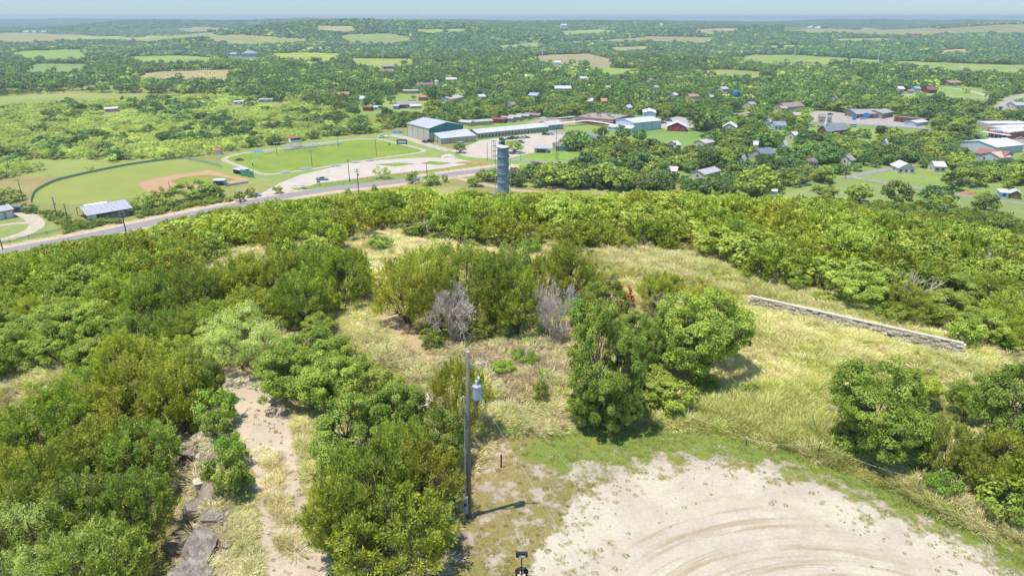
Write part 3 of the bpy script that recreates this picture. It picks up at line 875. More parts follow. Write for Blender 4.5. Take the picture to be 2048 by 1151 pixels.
# --- the school
g_e, g_b, g_r, g_L = building('gymnasium', 'tall tan metal gymnasium with grey gabled roof and green gable', 'gymnasium', (815.5, 272.5), (859.5, 284), 26, 8.6, 2.8,
                              'bfb9a6', 'b9bcbe', 'x', gable_col='2f7268', ribs=5, chance=0)
e, b, r, L = building('school_annex', 'low tan lean-to annex with pale sloped metal roof against the gymnasium', 'school building', (882.5, 288.5), (951.5, 282.2), 14, 3.6, 2.2,
                      'b9b29e', 'c6c9c8', style='shed', ribs=5, chance=0)
MB().box((-0.04, 6, 1.05), (0.08, 1.0, 2.1)).build('door', M['dark'], e)
for vx, vy in ((0.45, 0.6), (0.55, 0.64), (0.6, 0.7), (0.25, 0.62)):
    MB().box((L * vx, 14 * vy, 3.6 + 2.2 * vy + 0.3), (0.8, 0.8, 0.5)).build('roof_vent', M['white'], e)
building('classroom_wing', 'long low grey tan classroom wing with many windows beside the gravel car park', 'school building', (955, 277.5), (1097, 263), 13, 3.5, 1.7,
         'a9a695', 'cdd0cf', 'x', win=22, win_size=(0.9, 1.5), doors=(30,), chance=0, side_win=False, trim='8d8a80')
building('classroom_wing', 'short end block of the long classroom wing behind a pale metal fence', 'school building', (1097, 260.5), (1126, 258), 14, 3.5, 1.7, '9fa19a', 'c6cac9', 'x', ribs=4, chance=0)
for lab, A, B, w_, wc, rc in (
        ('tan portable classroom directly behind the gymnasium green gable', (917, 251), (940, 253), 8, 'b8a98c', 'c4c1b8'),
        ('long tan portable classroom with grey roof behind the classroom wing', (943, 252), (986, 249), 8, 'b5a88c', 'bfbcb2'),
        ('red roofed portable building behind the classroom wing', (984, 246), (1010, 246.5), 9, 'a04038', 'a8443c'),
        ('grey roofed portable building nearest to the red roofed one', (1000, 243), (1024, 245), 7, 'a89c88', 'b3aca2'),
        ('grey roofed portable building second after the red roofed one', (1016, 240.5), (1040, 242), 7, 'a89c88', 'b9b2a8'),
        ('grey roofed portable building third after the red roofed one', (1032, 238), (1056, 239.5), 7, 'a89c88', 'b6afa5'),
        ('rusty roofed portable building farthest along the row', (1048, 236), (1078, 237.5), 7, 'b09a84', 'b08a72')):
    building('portable_classroom', lab, 'portable building', A, B, w_, 2.8, 0.9, wc, rc, 'x', win=4, group='portable classrooms behind the school', chance=0, win_size=(0.9, 0.9))
e, b, r, L = building('brick_school', 'flat roofed red brick school building with tan gravel roof', 'school building', (1151, 245.5), (1226, 252), 30, 4.2, 0, '9a6350', 'c09a7c', style='flat', win=12, trim='8f9096', chance=0, doors=(14,))
for i, (vx, vy) in enumerate(((0.2, 0.3), (0.35, 0.5), (0.5, 0.35), (0.65, 0.55), (0.8, 0.4), (0.55, 0.75), (0.3, 0.75))):
    MB().box((L * vx, 30 * vy, 4.7), (2.0, 1.6, 0.9)).build('roof_unit', mat('8d8f96'), e)
MB().box((L / 2, -0.2, 2.9), (L, 0.4, 0.25)).build('canopy', mat('d2cec4'), e)
building('metal_hall', 'big pale blue metal hall with white roof right of the brick school', 'hall', (1267, 264), (1321, 258.5), 20, 6.2, 1.6, 'b9c4cc', 'd5d8da', 'x', ribs=4, chance=0)
building('metal_shed', 'low white metal shed in front of the pale blue hall', 'shed', (1216, 261.5), (1262, 266), 11, 3, 1.0, 'b9c2c8', 'd2d3d3', 'x', chance=0.0)
building('metal_shed', 'white metal building with bright white roof behind the pale blue hall', 'shed', (1286, 238), (1311, 238.5), 18, 5, 1.2, 'c6cccf', 'e6e6e2', 'y', doors=(4,), chance=0)

def thing_strip(name, label, cat, pts, width, h, m, post_m, th=0.12, postgap=5):
    """covered walkway: a flat roof on posts along px line"""
    L = smooth_line(pts, 5)
    e = empty(name, (*L[0], float(H(*L[0]))), 0, label, cat)
    rb = MB(); pb = MB(); o = Vector((L[0][0], L[0][1]))
    n = len(L)
    for zz in (h, h + th):
        for i, p in enumerate(L):
            a, b_ = Vector(L[max(i - 1, 0)]), Vector(L[min(i + 1, n - 1)])
            d = (b_ - a).normalized(); s = Vector((-d.y, d.x)) * width / 2
            for q in (Vector(p) + s - o, Vector(p) - s - o): rb.v.append((q.x, q.y, zz))
    for i in range(n - 1):
        a = 2 * i; c = 2 * n
        rb.f += [(a, a + 2, a + 3, a + 1), (c + a, c + a + 1, c + a + 3, c + a + 2), (a, a + 1 + c - 1, a + 2 + c, a + 2), (a + 1, a + 3, a + 3 + c, a + 1 + c)]
    rb.build('roof', m, e)
    acc = 0
    for i in range(1, n):
        acc += (Vector(L[i]) - Vector(L[i - 1])).length
        if acc > postgap:
            acc = 0
            q = Vector(L[i]) - o
            MB().box((q.x, q.y, h / 2), (0.14, 0.14, h - 0.02)).build('post', post_m, e)
    keep_clear([(*p, h) for p in L[::4]], 1, 0.0)
    return e
thing_strip('covered_walkway', 'white covered walkway curving from classroom wing to the brick school', 'walkway', [(1124, 253), (1150, 251), (1172, 249), (1200, 252), (1228, 257)], 3, 2.7, M['white'], mat('8c8c84'))
thing_strip('covered_walkway', 'thin white covered walkway joining the portables to the brick school', 'walkway', [(1078, 243), (1100, 244), (1125, 242.5), (1150, 240)], 2.2, 2.7, M['white'], mat('8c8c84'))

def fence(name, label, pts, h, m, post_m, solid=True, gap=3.0, group=None, rails=(0.95,), th=0.04, n=5, board_h=None, post_r=0.05):
    L = smooth_line(pts, n)
    o = Vector((L[0][0], L[0][1], float(H(*L[0]))))
    e = empty(name, o, 0, label, 'fence', group)
    pn = MB()
    for a, b_ in zip(L[:-1], L[1:]):
        a3 = Vector((a[0], a[1], float(H(*a)))) - o; b3 = Vector((b_[0], b_[1], float(H(*b_)))) - o
        d = (b3 - a3); s = Vector((-d.y, d.x, 0)).normalized() * th / 2
        spans = [(0.05, h)] if solid else [(h * q - (board_h or 0.03), h * q) for q in rails]
        for z0, z1 in spans:
            k = len(pn.v)
            for p in (a3, b3):
                for sg in (s, -s):
                    for z in (z0, z1): pn.v.append((p.x + sg.x, p.y + sg.y, p.z + z))
            pn.f += [(k, k + 4, k + 5, k + 1), (k + 2, k + 3, k + 7, k + 6), (k + 1, k + 5, k + 7, k + 3), (k, k + 2, k + 6, k + 4)]
    pn.build('panel' if solid else 'rails', m, e)
    acc = gap
    for a, b_ in zip(L[:-1], L[1:]):
        seg = (Vector(b_) - Vector(a)).length; t = gap - acc
        while t < seg:
            q = Vector(a).lerp(Vector(b_), max(t, 0) / seg)
            z = float(H(q.x, q.y))
            MB().tube([(q.x - o.x, q.y - o.y, z - o.z - 0.05), (q.x - o.x, q.y - o.y, z - o.z + h + 0.08)], post_r, 5).build('post', post_m, e)
            t += gap
        acc = seg - (t - gap)
    keep_clear([(p[0], p[1], float(H(*p)) + h) for p in L[::6]], 1, 0.1)
    return e
chain = mat('5f7d5a', 0.8)
fence('chain_fence', 'green padded outfield fence curving around the baseball field', [(63, 406), (64, 398), (74, 382), (109, 364), (163, 350), (254, 331.5), (340, 319.5), (368, 317)], 1.2, mat('87a07e'), M['galv'], True, 5)
fence('chain_fence', 'right field green fence between the baseball field and the track', [(368, 317), (410, 326), (445, 335)], 1.2, mat('8fb084'), M['galv'], True, 5)
fence('panel_fence', 'pale metal panel fence beyond the end of the classroom wing', [(1097, 266), (1115, 268.5), (1132, 271)], 2.0, mat('b9c0c4'), M['galv'], True, 3)
fence('panel_fence', 'pale metal panel fence left of the low white shed', [(1168, 271), (1185, 273.5), (1205, 276)], 2.0, mat('b9c0c4'), M['galv'], True, 3)
fence('board_fence', 'three rail ranch fence between the driveway and the road', [(-20, 493), (20, 485), (60, 477), (100, 468), (125, 462)], 1.3, mat('7c7264'), M['darkpole'], False, 6, rails=(0.4, 0.7, 1.0), board_h=0.12, post_r=0.09)
fence('wire_fence', 'wire fence on thin posts along the roadside gravel lot', [(628, 374), (680, 367), (735, 360), (780, 356)], 1.2, M['galv'], M['darkpole'], False, 3, rails=(0.5, 1.0), board_h=0.02, post_r=0.06)
fence('board_fence', 'white rail fence in front of the green meadow right of the town', [(1582, 378), (1605, 374), (1630, 369)], 1.2, M['white'], M['white'], False, 4, rails=(0.6, 1.0), board_h=0.14, post_r=0.08)
fence('board_fence', 'white rail fence along the meadow road bend', [(1690, 357), (1708, 358), (1722, 360)], 1.2, M['white'], M['white'], False, 4, rails=(0.6, 1.0), board_h=0.14, post_r=0.08)
fence('board_fence', 'low white pipe fence across the pale green meadow', [(1555, 389), (1590, 393), (1622, 398)], 0.9, M['white'], M['white'], False, 6, rails=(1.0,), board_h=0.12, post_r=0.06)

# --- town buildings: label, category, A, B, width, height, rise, wall, roof, options
TB = [
 ('house', 'red walled house with bright white roof beside the school car park', 'house', (1334, 262), (1372, 263.5), 11, 3.2, 3.0, '9c4038', 'e4e6e6', dict(ridge='y', win=3, chimney=False)),
 ('house', 'white cross gabled house between two big shade trees', 'house', (1444, 263), (1471, 264.5), 11, 3.2, 2.8, 'd0ccc6', 'eceeee', dict(ridge='y', win=3, doors=(5,))),
 ('house', 'grey roofed house with pale blue columns on its porch', 'house', (1549, 260), (1572, 260), 10, 3.2, 2.2, 'b3cccc', '97989c', dict(win=4, doors=(4,))),
 ('house', 'dark blue grey roof showing among trees in the town', 'house', (1524, 321), (1550, 316.5), 9, 3.2, 2.4, 'b0aaa4', '7e8a98', dict(win=3)),
 ('cottage', 'small grey cottage with brown hipped roof and white trim', 'house', (1615, 334), (1634, 335), 7, 3.0, 1.6, '9a9c98', '8f7466', dict(style='hip', win=2, doors=(2.0,), chance=0)),
 ('house', 'white roofed house behind the bend of the meadow street', 'house', (1795, 347), (1828, 347.5), 9, 3.0, 2.2, 'd0c8c0', 'e2e0dc', dict(ridge='y', win=3, chance=0.15)),
 ('house', 'pale roof half hidden by trees right of the meadow street', 'house', (1868, 344), (1890, 344.5), 8, 3.0, 1.8, 'c8c4bc', 'dcdcd6', dict(win=2, chance=0.15)),
 ('garden_shed', 'small white blue shed standing on the roadside meadow', 'shed', (1998.5, 396), (2015, 397), 4, 2.6, 0.5, 'b8c8d6', 'dfe3e6', dict(style='shed', win=1, side_win=False, chance=0)),
 ('garden_shed', 'small brown shed with white roof next to the white blue shed', 'shed', (2019, 396.5), (2040, 398.5), 5, 2.4, 1.3, '8a6654', 'e0e0dc', dict(ridge='y', chance=0)),
 ('garden_shed', 'tiny white shed at the left edge of the green meadow', 'shed', (1543, 390), (1552, 391), 3, 2.0, 0.6, 'd0d0d6', 'dcdcdc', dict(chance=0)),
 ('field_shed', 'small grey shed with open front below the school car park', 'shed', (1069, 305.5), (1096, 306), 7, 2.6, 0.5, 'aab0aa', 'b6bab4', dict(style='shed', bays=1, baycol='4e504c', chance=0)),  # dark bay panel stands in for the shade inside the open front
 ('field_shed', 'grey shed with brown shingled roof below the school car park', 'shed', (1112, 302), (1138, 301), 8, 2.8, 1.6, '98a09e', '96887c', dict(chance=0)),
 ('house', 'orange tiled long house beyond the mesquite flat', 'house', (665, 196.5), (699, 195.5), 12, 3.2, 2.0, 'c0a48c', 'c9825c', dict(win=5)),
 ('house', 'tall white house half behind a round dark tree', 'house', (720, 210), (733, 210), 9, 5.5, 2.0, 'dcdedc', 'c8ccd0', dict(win=2)),
 ('garden_shed', 'small red shed below the round dark tree', 'shed', (726, 222), (741, 222.5), 6, 3, 1.0, 'a8403c', 'a04440', dict(chance=0)),
 ('trailer_home', 'small white trailer beside the small red shed', 'trailer', (744, 221), (755, 221), 4, 3, 0.3, 'dfe6ea', 'e4e8ea', dict(style='shed', win=2, chance=0)),
 ('barn', 'brown roofed barn with white lean-to on the town meadow', 'barn', (795, 217), (834, 216), 12, 3.2, 2.0, '8c96a0', 'a29a94', dict(bays=2, baycol='3c4648', chance=0)),
 ('garden_shed', 'blue grey box shed at the left end of the barn', 'shed', (786, 219), (797, 219), 5, 3, 0.3, '8ca4b4', 'c6d2da', dict(style='shed', chance=0)),
 ('carport', 'white roofed carport in front of the barn', 'carport', (822, 218), (843, 217), 9, 2.4, 0.8, 'b4a890', 'dcdad2', dict(chance=0)),
 ('house', 'red brick house with orange roof under a spreading tree', 'house', (837, 201.5), (854, 201.5), 9, 3.2, 1.8, 'a86450', 'cc7a58', dict(win=2, chance=0)),
 ('house', 'tan roofed house with pale front right of the meadow', 'house', (901, 205.5), (927, 200.5), 12, 3.2, 1.8, 'a8a8a8', 'c9b8aa', dict(win=4, chance=0)),
 ('long_shed', 'long flat tan building across the meadow behind the barn', 'shed', (806, 187.5), (836, 187.5), 8, 3, 0.8, 'a89888', 'c8baa8', dict(chance=0)),
 ('house', 'low pink white roof among dense trees above the meadow', 'house', (893, 165), (914, 164.5), 14, 3.4, 1.6, 'b8a8a0', 'e0d0c8', dict(win=3)),
 ('house', 'red roofed farm building left of the white tank', 'house', (836, 176), (868, 174), 9, 3, 1.6, 'b8a8a0', 'b86c60', dict(win=3, chance=0.1)),
 ('long_shed', 'long white building in the middle of the wooded town', 'shed', (1110, 183.5), (1142, 183.5), 16, 3.4, 2.0, 'b8aca4', 'dadcdc', dict(win=5, chance=0)),
 ('house', 'small blue grey roofed house in the wooded town', 'house', (1056, 198), (1073, 199), 12, 3.6, 2.0, 'b0b8c4', 'a8b4c2', dict(win=2, chance=0)),
 ('house', 'small house with bright orange roof in the wooded town', 'house', (1203, 210), (1214, 210), 9, 3.4, 2.0, 'b07850', 'e08c50', dict(win=1, chance=0)),
 ('house', 'little white roofed house left of the orange roof', 'house', (1174, 209), (1184, 209.5), 8, 3.4, 2.0, 'd0ccd0', 'dcdce2', dict(win=1, chance=0)),
 ('house', 'small tan roofed house above the orange roof in the woods', 'house', (1212, 182), (1221, 182), 9, 3.4, 1.8, 'b8a48c', 'c8a890', dict(win=1, chance=0)),
 ('house', 'long red roofed house left of the blue tank tower', 'house', (1379, 200.5), (1398, 200), 9, 3.4, 1.8, 'b89884', 'c48470', dict(win=3, chance=0)),
 ('house', 'grey roofed house right of the long red roofed house', 'house', (1420, 201), (1432, 201), 8, 3.2, 1.6, 'b0a8a4', 'b8a8a8', dict(win=2, chance=0.1)),
 ('house', 'wide brown roofed house behind the petrol station lot', 'house', (1572, 222.5), (1608, 219.5), 14, 3.4, 2.4, 'b09c88', 'ac8c7c', dict(win=4, chance=0.0)),
 ('house', 'low tan pink roofed house left of the wide brown roof', 'house', (1562, 224), (1574, 224), 8, 3.0, 1.4, 'b8a090', 'c4a490', dict(win=2, chance=0.1)),
 ('house', 'tan roofed house in front of the wide brown roof', 'house', (1588, 238), (1602, 238), 9, 3.0, 1.6, 'b8a490', 'cbb4a0', dict(win=2, chance=0.1)),
 ('shop', 'tan building standing left of the petrol station trees', 'shop', (1638, 245), (1662, 246), 12, 4, 0, 'ab9c8c', 'b0a498', dict(style='flat', win=3, chance=0)),
 ('petrol_station', 'grey roofed petrol station shop with blue signboards', 'shop', (1712, 237), (1764, 236), 16, 3.8, 2.2, 'a49888', 'a8a49e', dict(win=8, win_size=(1.6, 1.6), doors=(14,), chance=0, over=1.2)),
 ('workshop', 'tan workshop with grey gabled roof and four roller doors', 'workshop', (1764, 237.5), (1785, 233.5), 14, 4.0, 1.8, '9a8c7a', 'b3ada2', dict(bays=4, baycol='767a80', chance=0, ridge='x')),
 ('shop', 'low dark brick shop with flat rusty roof right of the workshop', 'shop', (1787, 243), (1848, 249), 10, 3.2, 0, '6e4c40', 'ab8a70', dict(style='flat', win=6, trim='6a5044', chance=0.0)),
 ('metal_shed', 'blue white metal shed by the end of the dark brick shop', 'shed', (1832, 253), (1855, 250), 9, 2.6, 1.0, 'b0bcc6', 'cfd6da', dict(chance=0.0)),
 ('barn', 'white corrugated roof of a warehouse at the right edge', 'warehouse', (1990, 310), (2044, 304), 22, 4.4, 2.2, 'c0c4c6', 'e0e4e6', dict(chance=0.1)),
 ('barn', 'rusty tin roofed shed with cream and orange panels', 'warehouse', (1948, 318), (2005, 326), 13, 3.4, 2.0, 'a8b0b8', 'b46e4c', dict(chance=0.05)),
 ('barn', 'pale cream tin roof in front of the white warehouse roof', 'warehouse', (1998, 327), (2020, 325), 12, 3.2, 2.0, 'b8bcc0', 'e2bc94', dict(win=2, chance=0.0)),
 ('house', 'red brown roofed ranch house above the curved meadow drive', 'house', (1897, 171.5), (1921, 171.5), 12, 3.4, 2.0, 'a08070', 'bc8470', dict(win=4, chance=0)),
 ('barn', 'dark red barn on the meadow with its brown roof', 'barn', (1856, 187), (1873, 187), 12, 3.6, 2.6, '8c3c34', '9c5c50', dict(chance=0, bays=1, baycol='5c3430')),
 ('barn', 'grey metal barn left of the dark red barn', 'barn', (1830, 185.5), (1841, 185.5), 10, 4.2, 1.6, 'a0b0bc', '9aa8b2', dict(chance=0)),
 ('house', 'white gabled house at the left end of the meadow drive', 'house', (1797, 184.5), (1808, 184.5), 9, 3.4, 2.2, 'd4cccc', 'ded8d8', dict(win=1, chance=0)),
 ('farm_shed', 'small grey shed between the white house and the grey barn', 'shed', (1818, 187), (1826, 187), 6, 2.6, 1.0, 'a8a4a4', 'a89c98', dict(chance=0)),
 ('mansion', 'large pale mansion with steep grey hipped roofs far off between fields', 'house', (484, 115), (512, 115), 22, 7.5, 5.0, 'c4b8b0', '9ba0ac', dict(style='hip', win=6, chance=0, win_size=(1.8, 2.2), winz=3.2)),
 ('farm_shed', 'pale garage left of the large grey roofed mansion', 'shed', (460, 112.5), (473, 112.5), 14, 4, 2.5, 'b8b4b0', 'aab0b8', dict(chance=0)),
 ('metal_shed', 'white metal roof alone in the mesquite flat', 'shed', (211, 224.5), (237, 223), 9, 2.6, 0.9, 'b0a098', 'e4dcd8', dict(chance=0)),
 ('trailer_home', 'white trailer at the far edge of the mesquite flat', 'trailer', (468, 209.5), (488, 208.5), 5, 2.6, 0.5, 'd0d0cc', 'e4e2de', dict(win=2, chance=0)),
 ('trailer_home', 'low green white trailer right of the white one at the mesquite edge', 'trailer', (518, 205), (545, 204.5), 6, 2.6, 0.5, 'a8b8b0', 'b8c4bc', dict(win=2, chance=0)),
 ('farm_shed', 'leftmost of the three white sheds on the far left horizon field', 'shed', (47, 66), (57, 66), 20, 6, 3, 'd8dce0', 'e8ecf0', dict(chance=0)),
 ('farm_shed', 'middle of the three white sheds on the far left horizon field', 'shed', (64, 66), (71, 66), 20, 6, 3, 'd8dce0', 'e8ecf0', dict(chance=0)),
 ('farm_shed', 'rightmost of the three white sheds on the far left horizon field', 'shed', (82, 66), (92, 66), 20, 6, 3, 'd8dce0', 'e8ecf0', dict(chance=0)),
 ('long_shed', 'very long white shed far off before the tan horizon field', 'shed', (1589, 56), (1627, 55.5), 30, 7, 3, 'd0ccd0', 'e8e4e8', dict(chance=0)),
 ('long_shed', 'shorter white shed right of the very long one near the horizon', 'shed', (1630, 56), (1642, 56), 30, 7, 3, 'd0ccd0', 'e8e4e8', dict(chance=0)),
 ('long_shed', 'long pink red roofed shed far off below the tan field', 'shed', (1821, 71.5), (1843, 71), 25, 6, 4, 'c0746c', 'cc8078', dict(chance=0)),
 ('farm_house', 'white speck of a house on the wooded ridge', 'house', (1122, 54), (1134, 54), 20, 8, 4, 'dcdcdc', 'e4e4e4', dict(chance=0)),
 ('farm_house', 'white house right of the first one on the wooded ridge', 'house', (1320, 52), (1326, 52), 14, 6, 3, 'e4e4e4', 'f0f0f0', dict(chance=0)),
 ('farm_shed', 'pale barn roof by the tan clearing beyond the town', 'shed', (1110, 130), (1121, 130), 12, 4, 2, 'd8dcdc', 'e8ecec', dict(chance=0)),
 ('farm_shed', 'long low barn on the lime green field left of centre', 'shed', (766, 138), (788, 137.5), 12, 3.5, 1.5, '8c8c8c', '9c9ca0', dict(chance=0, bays=3, baycol='4c4c4c')),
 ('house', 'brown roofed house right of the white town cross street', 'house', (2030, 218), (2060, 218), 12, 3.2, 1.8, 'c4bcb4', 'b8b8b8', dict(win=3, chance=0)),
 ('trailer_home', 'small white trailer on the green by the boulevard', 'trailer', (2018, 215), (2031, 215), 5, 2.8, 0.3, 'ccd4d4', 'e4e8e8', dict(style='shed', win=2, chance=0)),
 ('house', 'white walled house glimpsed between trees below the church', 'house', (1506, 299), (1514, 299.5), 7, 3.0, 1.6, 'e0e0e4', 'd4d8e0', dict(win=1, chance=0.05)),
 ('house', 'tan roofed house left of the town meadow among trees', 'house', (1409, 296), (1428, 292), 8, 2.8, 1.6, 'c4b8a8', 'cfc3b4', dict(win=1, chance=0.05)),
 ('house', 'long pale roof under the trees below the round olive tree', 'house', (1408, 360), (1440, 352), 8, 2.8, 1.4, 'c0b8b4', 'c4bab6', dict(win=2, chance=0.1)),
 ('house', 'white roof sliver among trees right of the pale dead branches', 'house', (1338, 352), (1352, 353), 7, 2.8, 1.4, 'd8d4d4', 'eceaec', dict(win=1, chance=0.1)),
]
for i_, (u_, v_, wd_, rc_, ds_) in enumerate(((1246, 222, 10, 'd8d4d0', 'white roofed'), (1291, 206, 10, 'b8a898', 'tan roofed'), (1338, 196, 11, 'dcdce0', 'pale roofed'), (1500, 216, 12, 'a8a4a8', 'grey roofed'),
        (1528, 252, 10, 'c4bab4', 'pale roofed'), (1590, 281, 10, 'e0e0e4', 'white roofed'), (1477, 331, 9, 'cfc4b8', 'cream roofed'), (1700, 331, 9, 'a89c94', 'brown grey roofed'), (1762, 296, 9, 'dcd8d4', 'white roofed'),
        (960, 200, 12, 'd4d0cc', 'white roofed'), (1012, 216, 11, 'b4a090', 'light brown roofed'), (1162, 162, 14, 'dcdcdc', 'white roofed'), (1290, 166, 13, 'c0a898', 'pink roofed'), (1040, 158, 14, 'e4e4e4', 'bright white roofed'),
        (1300, 180, 12, 'c8b0a0', 'faded pink roofed'), (1445, 184, 12, 'c4c4c8', 'grey white roofed'), (1660, 202, 12, 'b89484', 'red brown roofed'), (1352, 300, 9, 'cfc8c0', 'pale roofed'), (1560, 300, 9, 'dce0e4', 'white roofed'))):
    nb = min([('the orange roof', 1208, 208), ('the long white building', 1126, 182), ('the brick school', 1190, 245), ('the red house', 1353, 258), ('the cross gabled house', 1457, 260), ('the church', 1650, 268), ('the grey cottage', 1625, 332), ('the dark blue grey roof', 1537, 318), ('the blue tank tower', 1470, 196), ('the wide brown roof', 1590, 220), ('the gymnasium', 860, 250)], key=lambda q: (q[1] - u_) ** 2 + 4 * (q[2] - v_) ** 2)
    TB.append(('house', 'small %s house %s %s %s' % (ds_, 'close' if abs(nb[1] - u_) < 45 else 'farther', ('left of' if u_ < nb[1] else 'right of') if abs(u_ - nb[1]) > 2 * abs(v_ - nb[2]) else ('behind' if v_ < nb[2] else 'in front of'), nb[0]), 'house',
        (u_, v_), (u_ + wd_, v_ + (-1) ** i_ * 0.8), 8, 3.0, 1.8, 'c4bcb4', rc_, dict(win=2, chance=0.05, ridge='x' if i_ % 2 else 'y')))
for nm, lab, cat_, A, B, w_, h_, ri, wc, rc, kw in TB:
    building(nm, lab, cat_, A, B, w_, h_, ri, wc, rc, **kw)

# petrol station canopy, signboards
e, b, r, L = building('petrol_canopy', 'blue edged canopy of the petrol station on posts', 'canopy', (1700, 232), (1736, 233), 9, 4.2, 0, 'c4ccd4', 'd8d8d8', style='none', open_front=True, chance=0)
for o in list(e.children):
    if o.name.startswith('wall'):
        bpy.data.objects.remove(o)
MB().box((L / 2, 4.5, 4.3), (L + 0.6, 9.6, 0.7)).build('fascia', mat('3f93d0'), e)
for px_ in (1.5, L - 1.5):
    for py_ in (2, 7): MB().box((px_, py_, 2.0), (0.3, 0.3, 3.9)).build('post', M['white'], e)
def signboard(label, u, v0, vt, wm, hm, col, name='signboard', face=None):
    p = P(u, v0); hh = height_to(p, u, vt)
    e = empty(name, p, 0, label, 'sign')
    MB().box((0, 0, hh - hm / 2), (wm, 0.25, hm)).build('board', mat(col), e)
    for s in (-wm * 0.4, wm * 0.4):
        MB().tube([(s, 0.05, 0), (s, 0.05, hh - hm)], 0.12, 6).build('post', M['galv'], e)
    if face: MB().box((0, -0.14, hh - hm / 2), (wm * 0.8, 0.03, hm * 0.45)).build('face_panel', mat(face), e)
    keep_clear([(p.x - wm / 2, p.y, p.z), (p.x + wm / 2, p.y, p.z + hh)], 1, 0)
    return e
signboard('tall blue signboard by the petrol station fuel pumps', 1731, 238, 226, 3.6, 4, '3f93d8')
signboard('blue signboard on a post left of the workshop', 1708, 240, 232, 3, 3, '3c8ccc')
signboard('scoreboard on two posts at the end of the football field', 804.5, 295, 279, 6.5, 2.8, '37464c', 'scoreboard', 'c8d0cc')
signboard('small roadside sign with two posts by the gravel entrance', 637.5, 371, 362, 1.6, 0.8, '8c8478')

# shopping building on the right edge
e, b, r, L = building('store', 'brick store with flat white roof, white awning and blue sign', 'shop', (1976, 273), (2017, 279), 26, 4.2, 0, 'a0664c', 'e4e2de', style='flat', trim='d8d4cc', win=0, chance=0)
MB().box((L / 2 - 1, -1.4, 2.9), (L + 5, 3.0, 0.3)).build('awning', M['white'], e)
for i in range(6):
    MB().tube([(L * i / 5, -2.5, 0), (L * i / 5, -2.5, 2.75)], 0.1, 6).build('post', M['white'], e)
MB().box((L * 0.45, -0.15, 4.3), (L * 0.36, 0.2, 1.3)).build('sign_panel', mat('8c5c48'), e)
MB().box((L * 0.45, -0.27, 4.3), (L * 0.22, 0.04, 0.6)).build('sign_lettering_panel', mat('6fb0dc'), e)
MB().box((L / 2, -0.04, 1.3), (L * 0.9, 0.05, 2.2)).build('shop_window', M['glass'], e)
building('store', 'long white flat roofed store wing at the right edge', 'shop', (2012, 271), (2075, 266), 14, 4.0, 0, 'b88c74', 'e8e6e2', style='flat', chance=0, trim='d8d4cc')
building('store', 'white flat roof behind the brick store', 'shop', (1976, 262), (2060, 261), 13, 4.6, 0, 'c0b4a8', 'e6e4e0', style='flat', chance=0, trim='d8d4cc')

# church with steeple
e, b, r, L = building('church', 'brick church with grey roof and slim white steeple', 'church', (1633, 272), (1652, 275), 22, 4.0, 3.4, '8c4c40', '94989e', 'y', win=2, chance=0, doors=(4,))
MB().box((L / 2, 2.5, 7.6), (1.8, 1.8, 2.6)).build('steeple_base', M['white'], e)
MB().lathe([(1.0, 8.9), (0.0, 15.5)], 6, (L / 2, 2.5, 0)).build('steeple', M['white'], e)

# long open pavilion by the road
base, rz, L = frame_AB((179, 446), (265, 430.5))
e = empty('pavilion', base, rz, 'long open sided pavilion with grey metal roof beside the road', 'pavilion')
w_, h_, ri = 15.0, 3.2, 1.9
rb = MB()
for (y0, z0, y1, z1) in ((-0.6, h_ - 0.15, w_ * 0.5, h_ + ri), (w_ * 0.5, h_ + ri, w_ + 0.6, h_ - 0.15)):
    k = len(rb.v)
    for zz in (0, 0.12):
        rb.v += [(-0.5, y0, z0 + zz), (L + 0.5, y0, z0 + zz), (L + 0.5, y1, z1 + zz), (-0.5, y1, z1 + zz)]
    for f in ((0, 3, 2, 1), (4, 5, 6, 7), (0, 1, 5, 4), (1, 2, 6, 5), (2, 3, 7, 6), (3, 0, 4, 7)): rb.f.append(tuple(k + i for i in f))
rb.build('roof', roofmat('b5b6ba'), e)
for i in range(9):
    for y in (0.1, w_ - 0.1):
        MB().tube([(L * i / 8, y, 0), (L * i / 8, y, h_)], 0.12, 6).build('post', mat('6a5248'), e)
MB().box((1.4, 0.0, h_ / 2 - 0.1), (3.0, 0.12, h_ - 0.2)).build('wall_panel', M['white'], e)
MB().box((L * 0.62, 0.3, 1.0), (L * 0.6, 0.1, 2.0)).build('back_wall', mat('8f9296'), e)
MB().box((L * 0.48, w_ + 1.6, h_ + 0.1), (8.5, 3.0, 0.12)).build('lean_roof', M['white'], e)
cs = [to_world(base, rz, x, y, z) for x in (0, L) for y in (0, w_) for z in (1.2, h_ + ri)]
keep_clear(cs, 2, 0.0, vpad=-2); q = to_world(base, rz, L / 2, w_ / 2); 
for i in range(5):
    q = to_world(base, rz, L * (i + 0.5) / 5, w_ / 2); FOOT.append((q.x, q.y, 10))
tag(MB().lathe([(0.0, 0.0), (0.9, 0.0), (1.0, 0.4), (0.9, 1.2), (0.3, 1.5), (0, 1.5)], 12, tuple(to_world(base, rz, 7, 6))).build('water_tank', mat('28584c')), 'dark green round tank standing under the pavilion', 'tank')

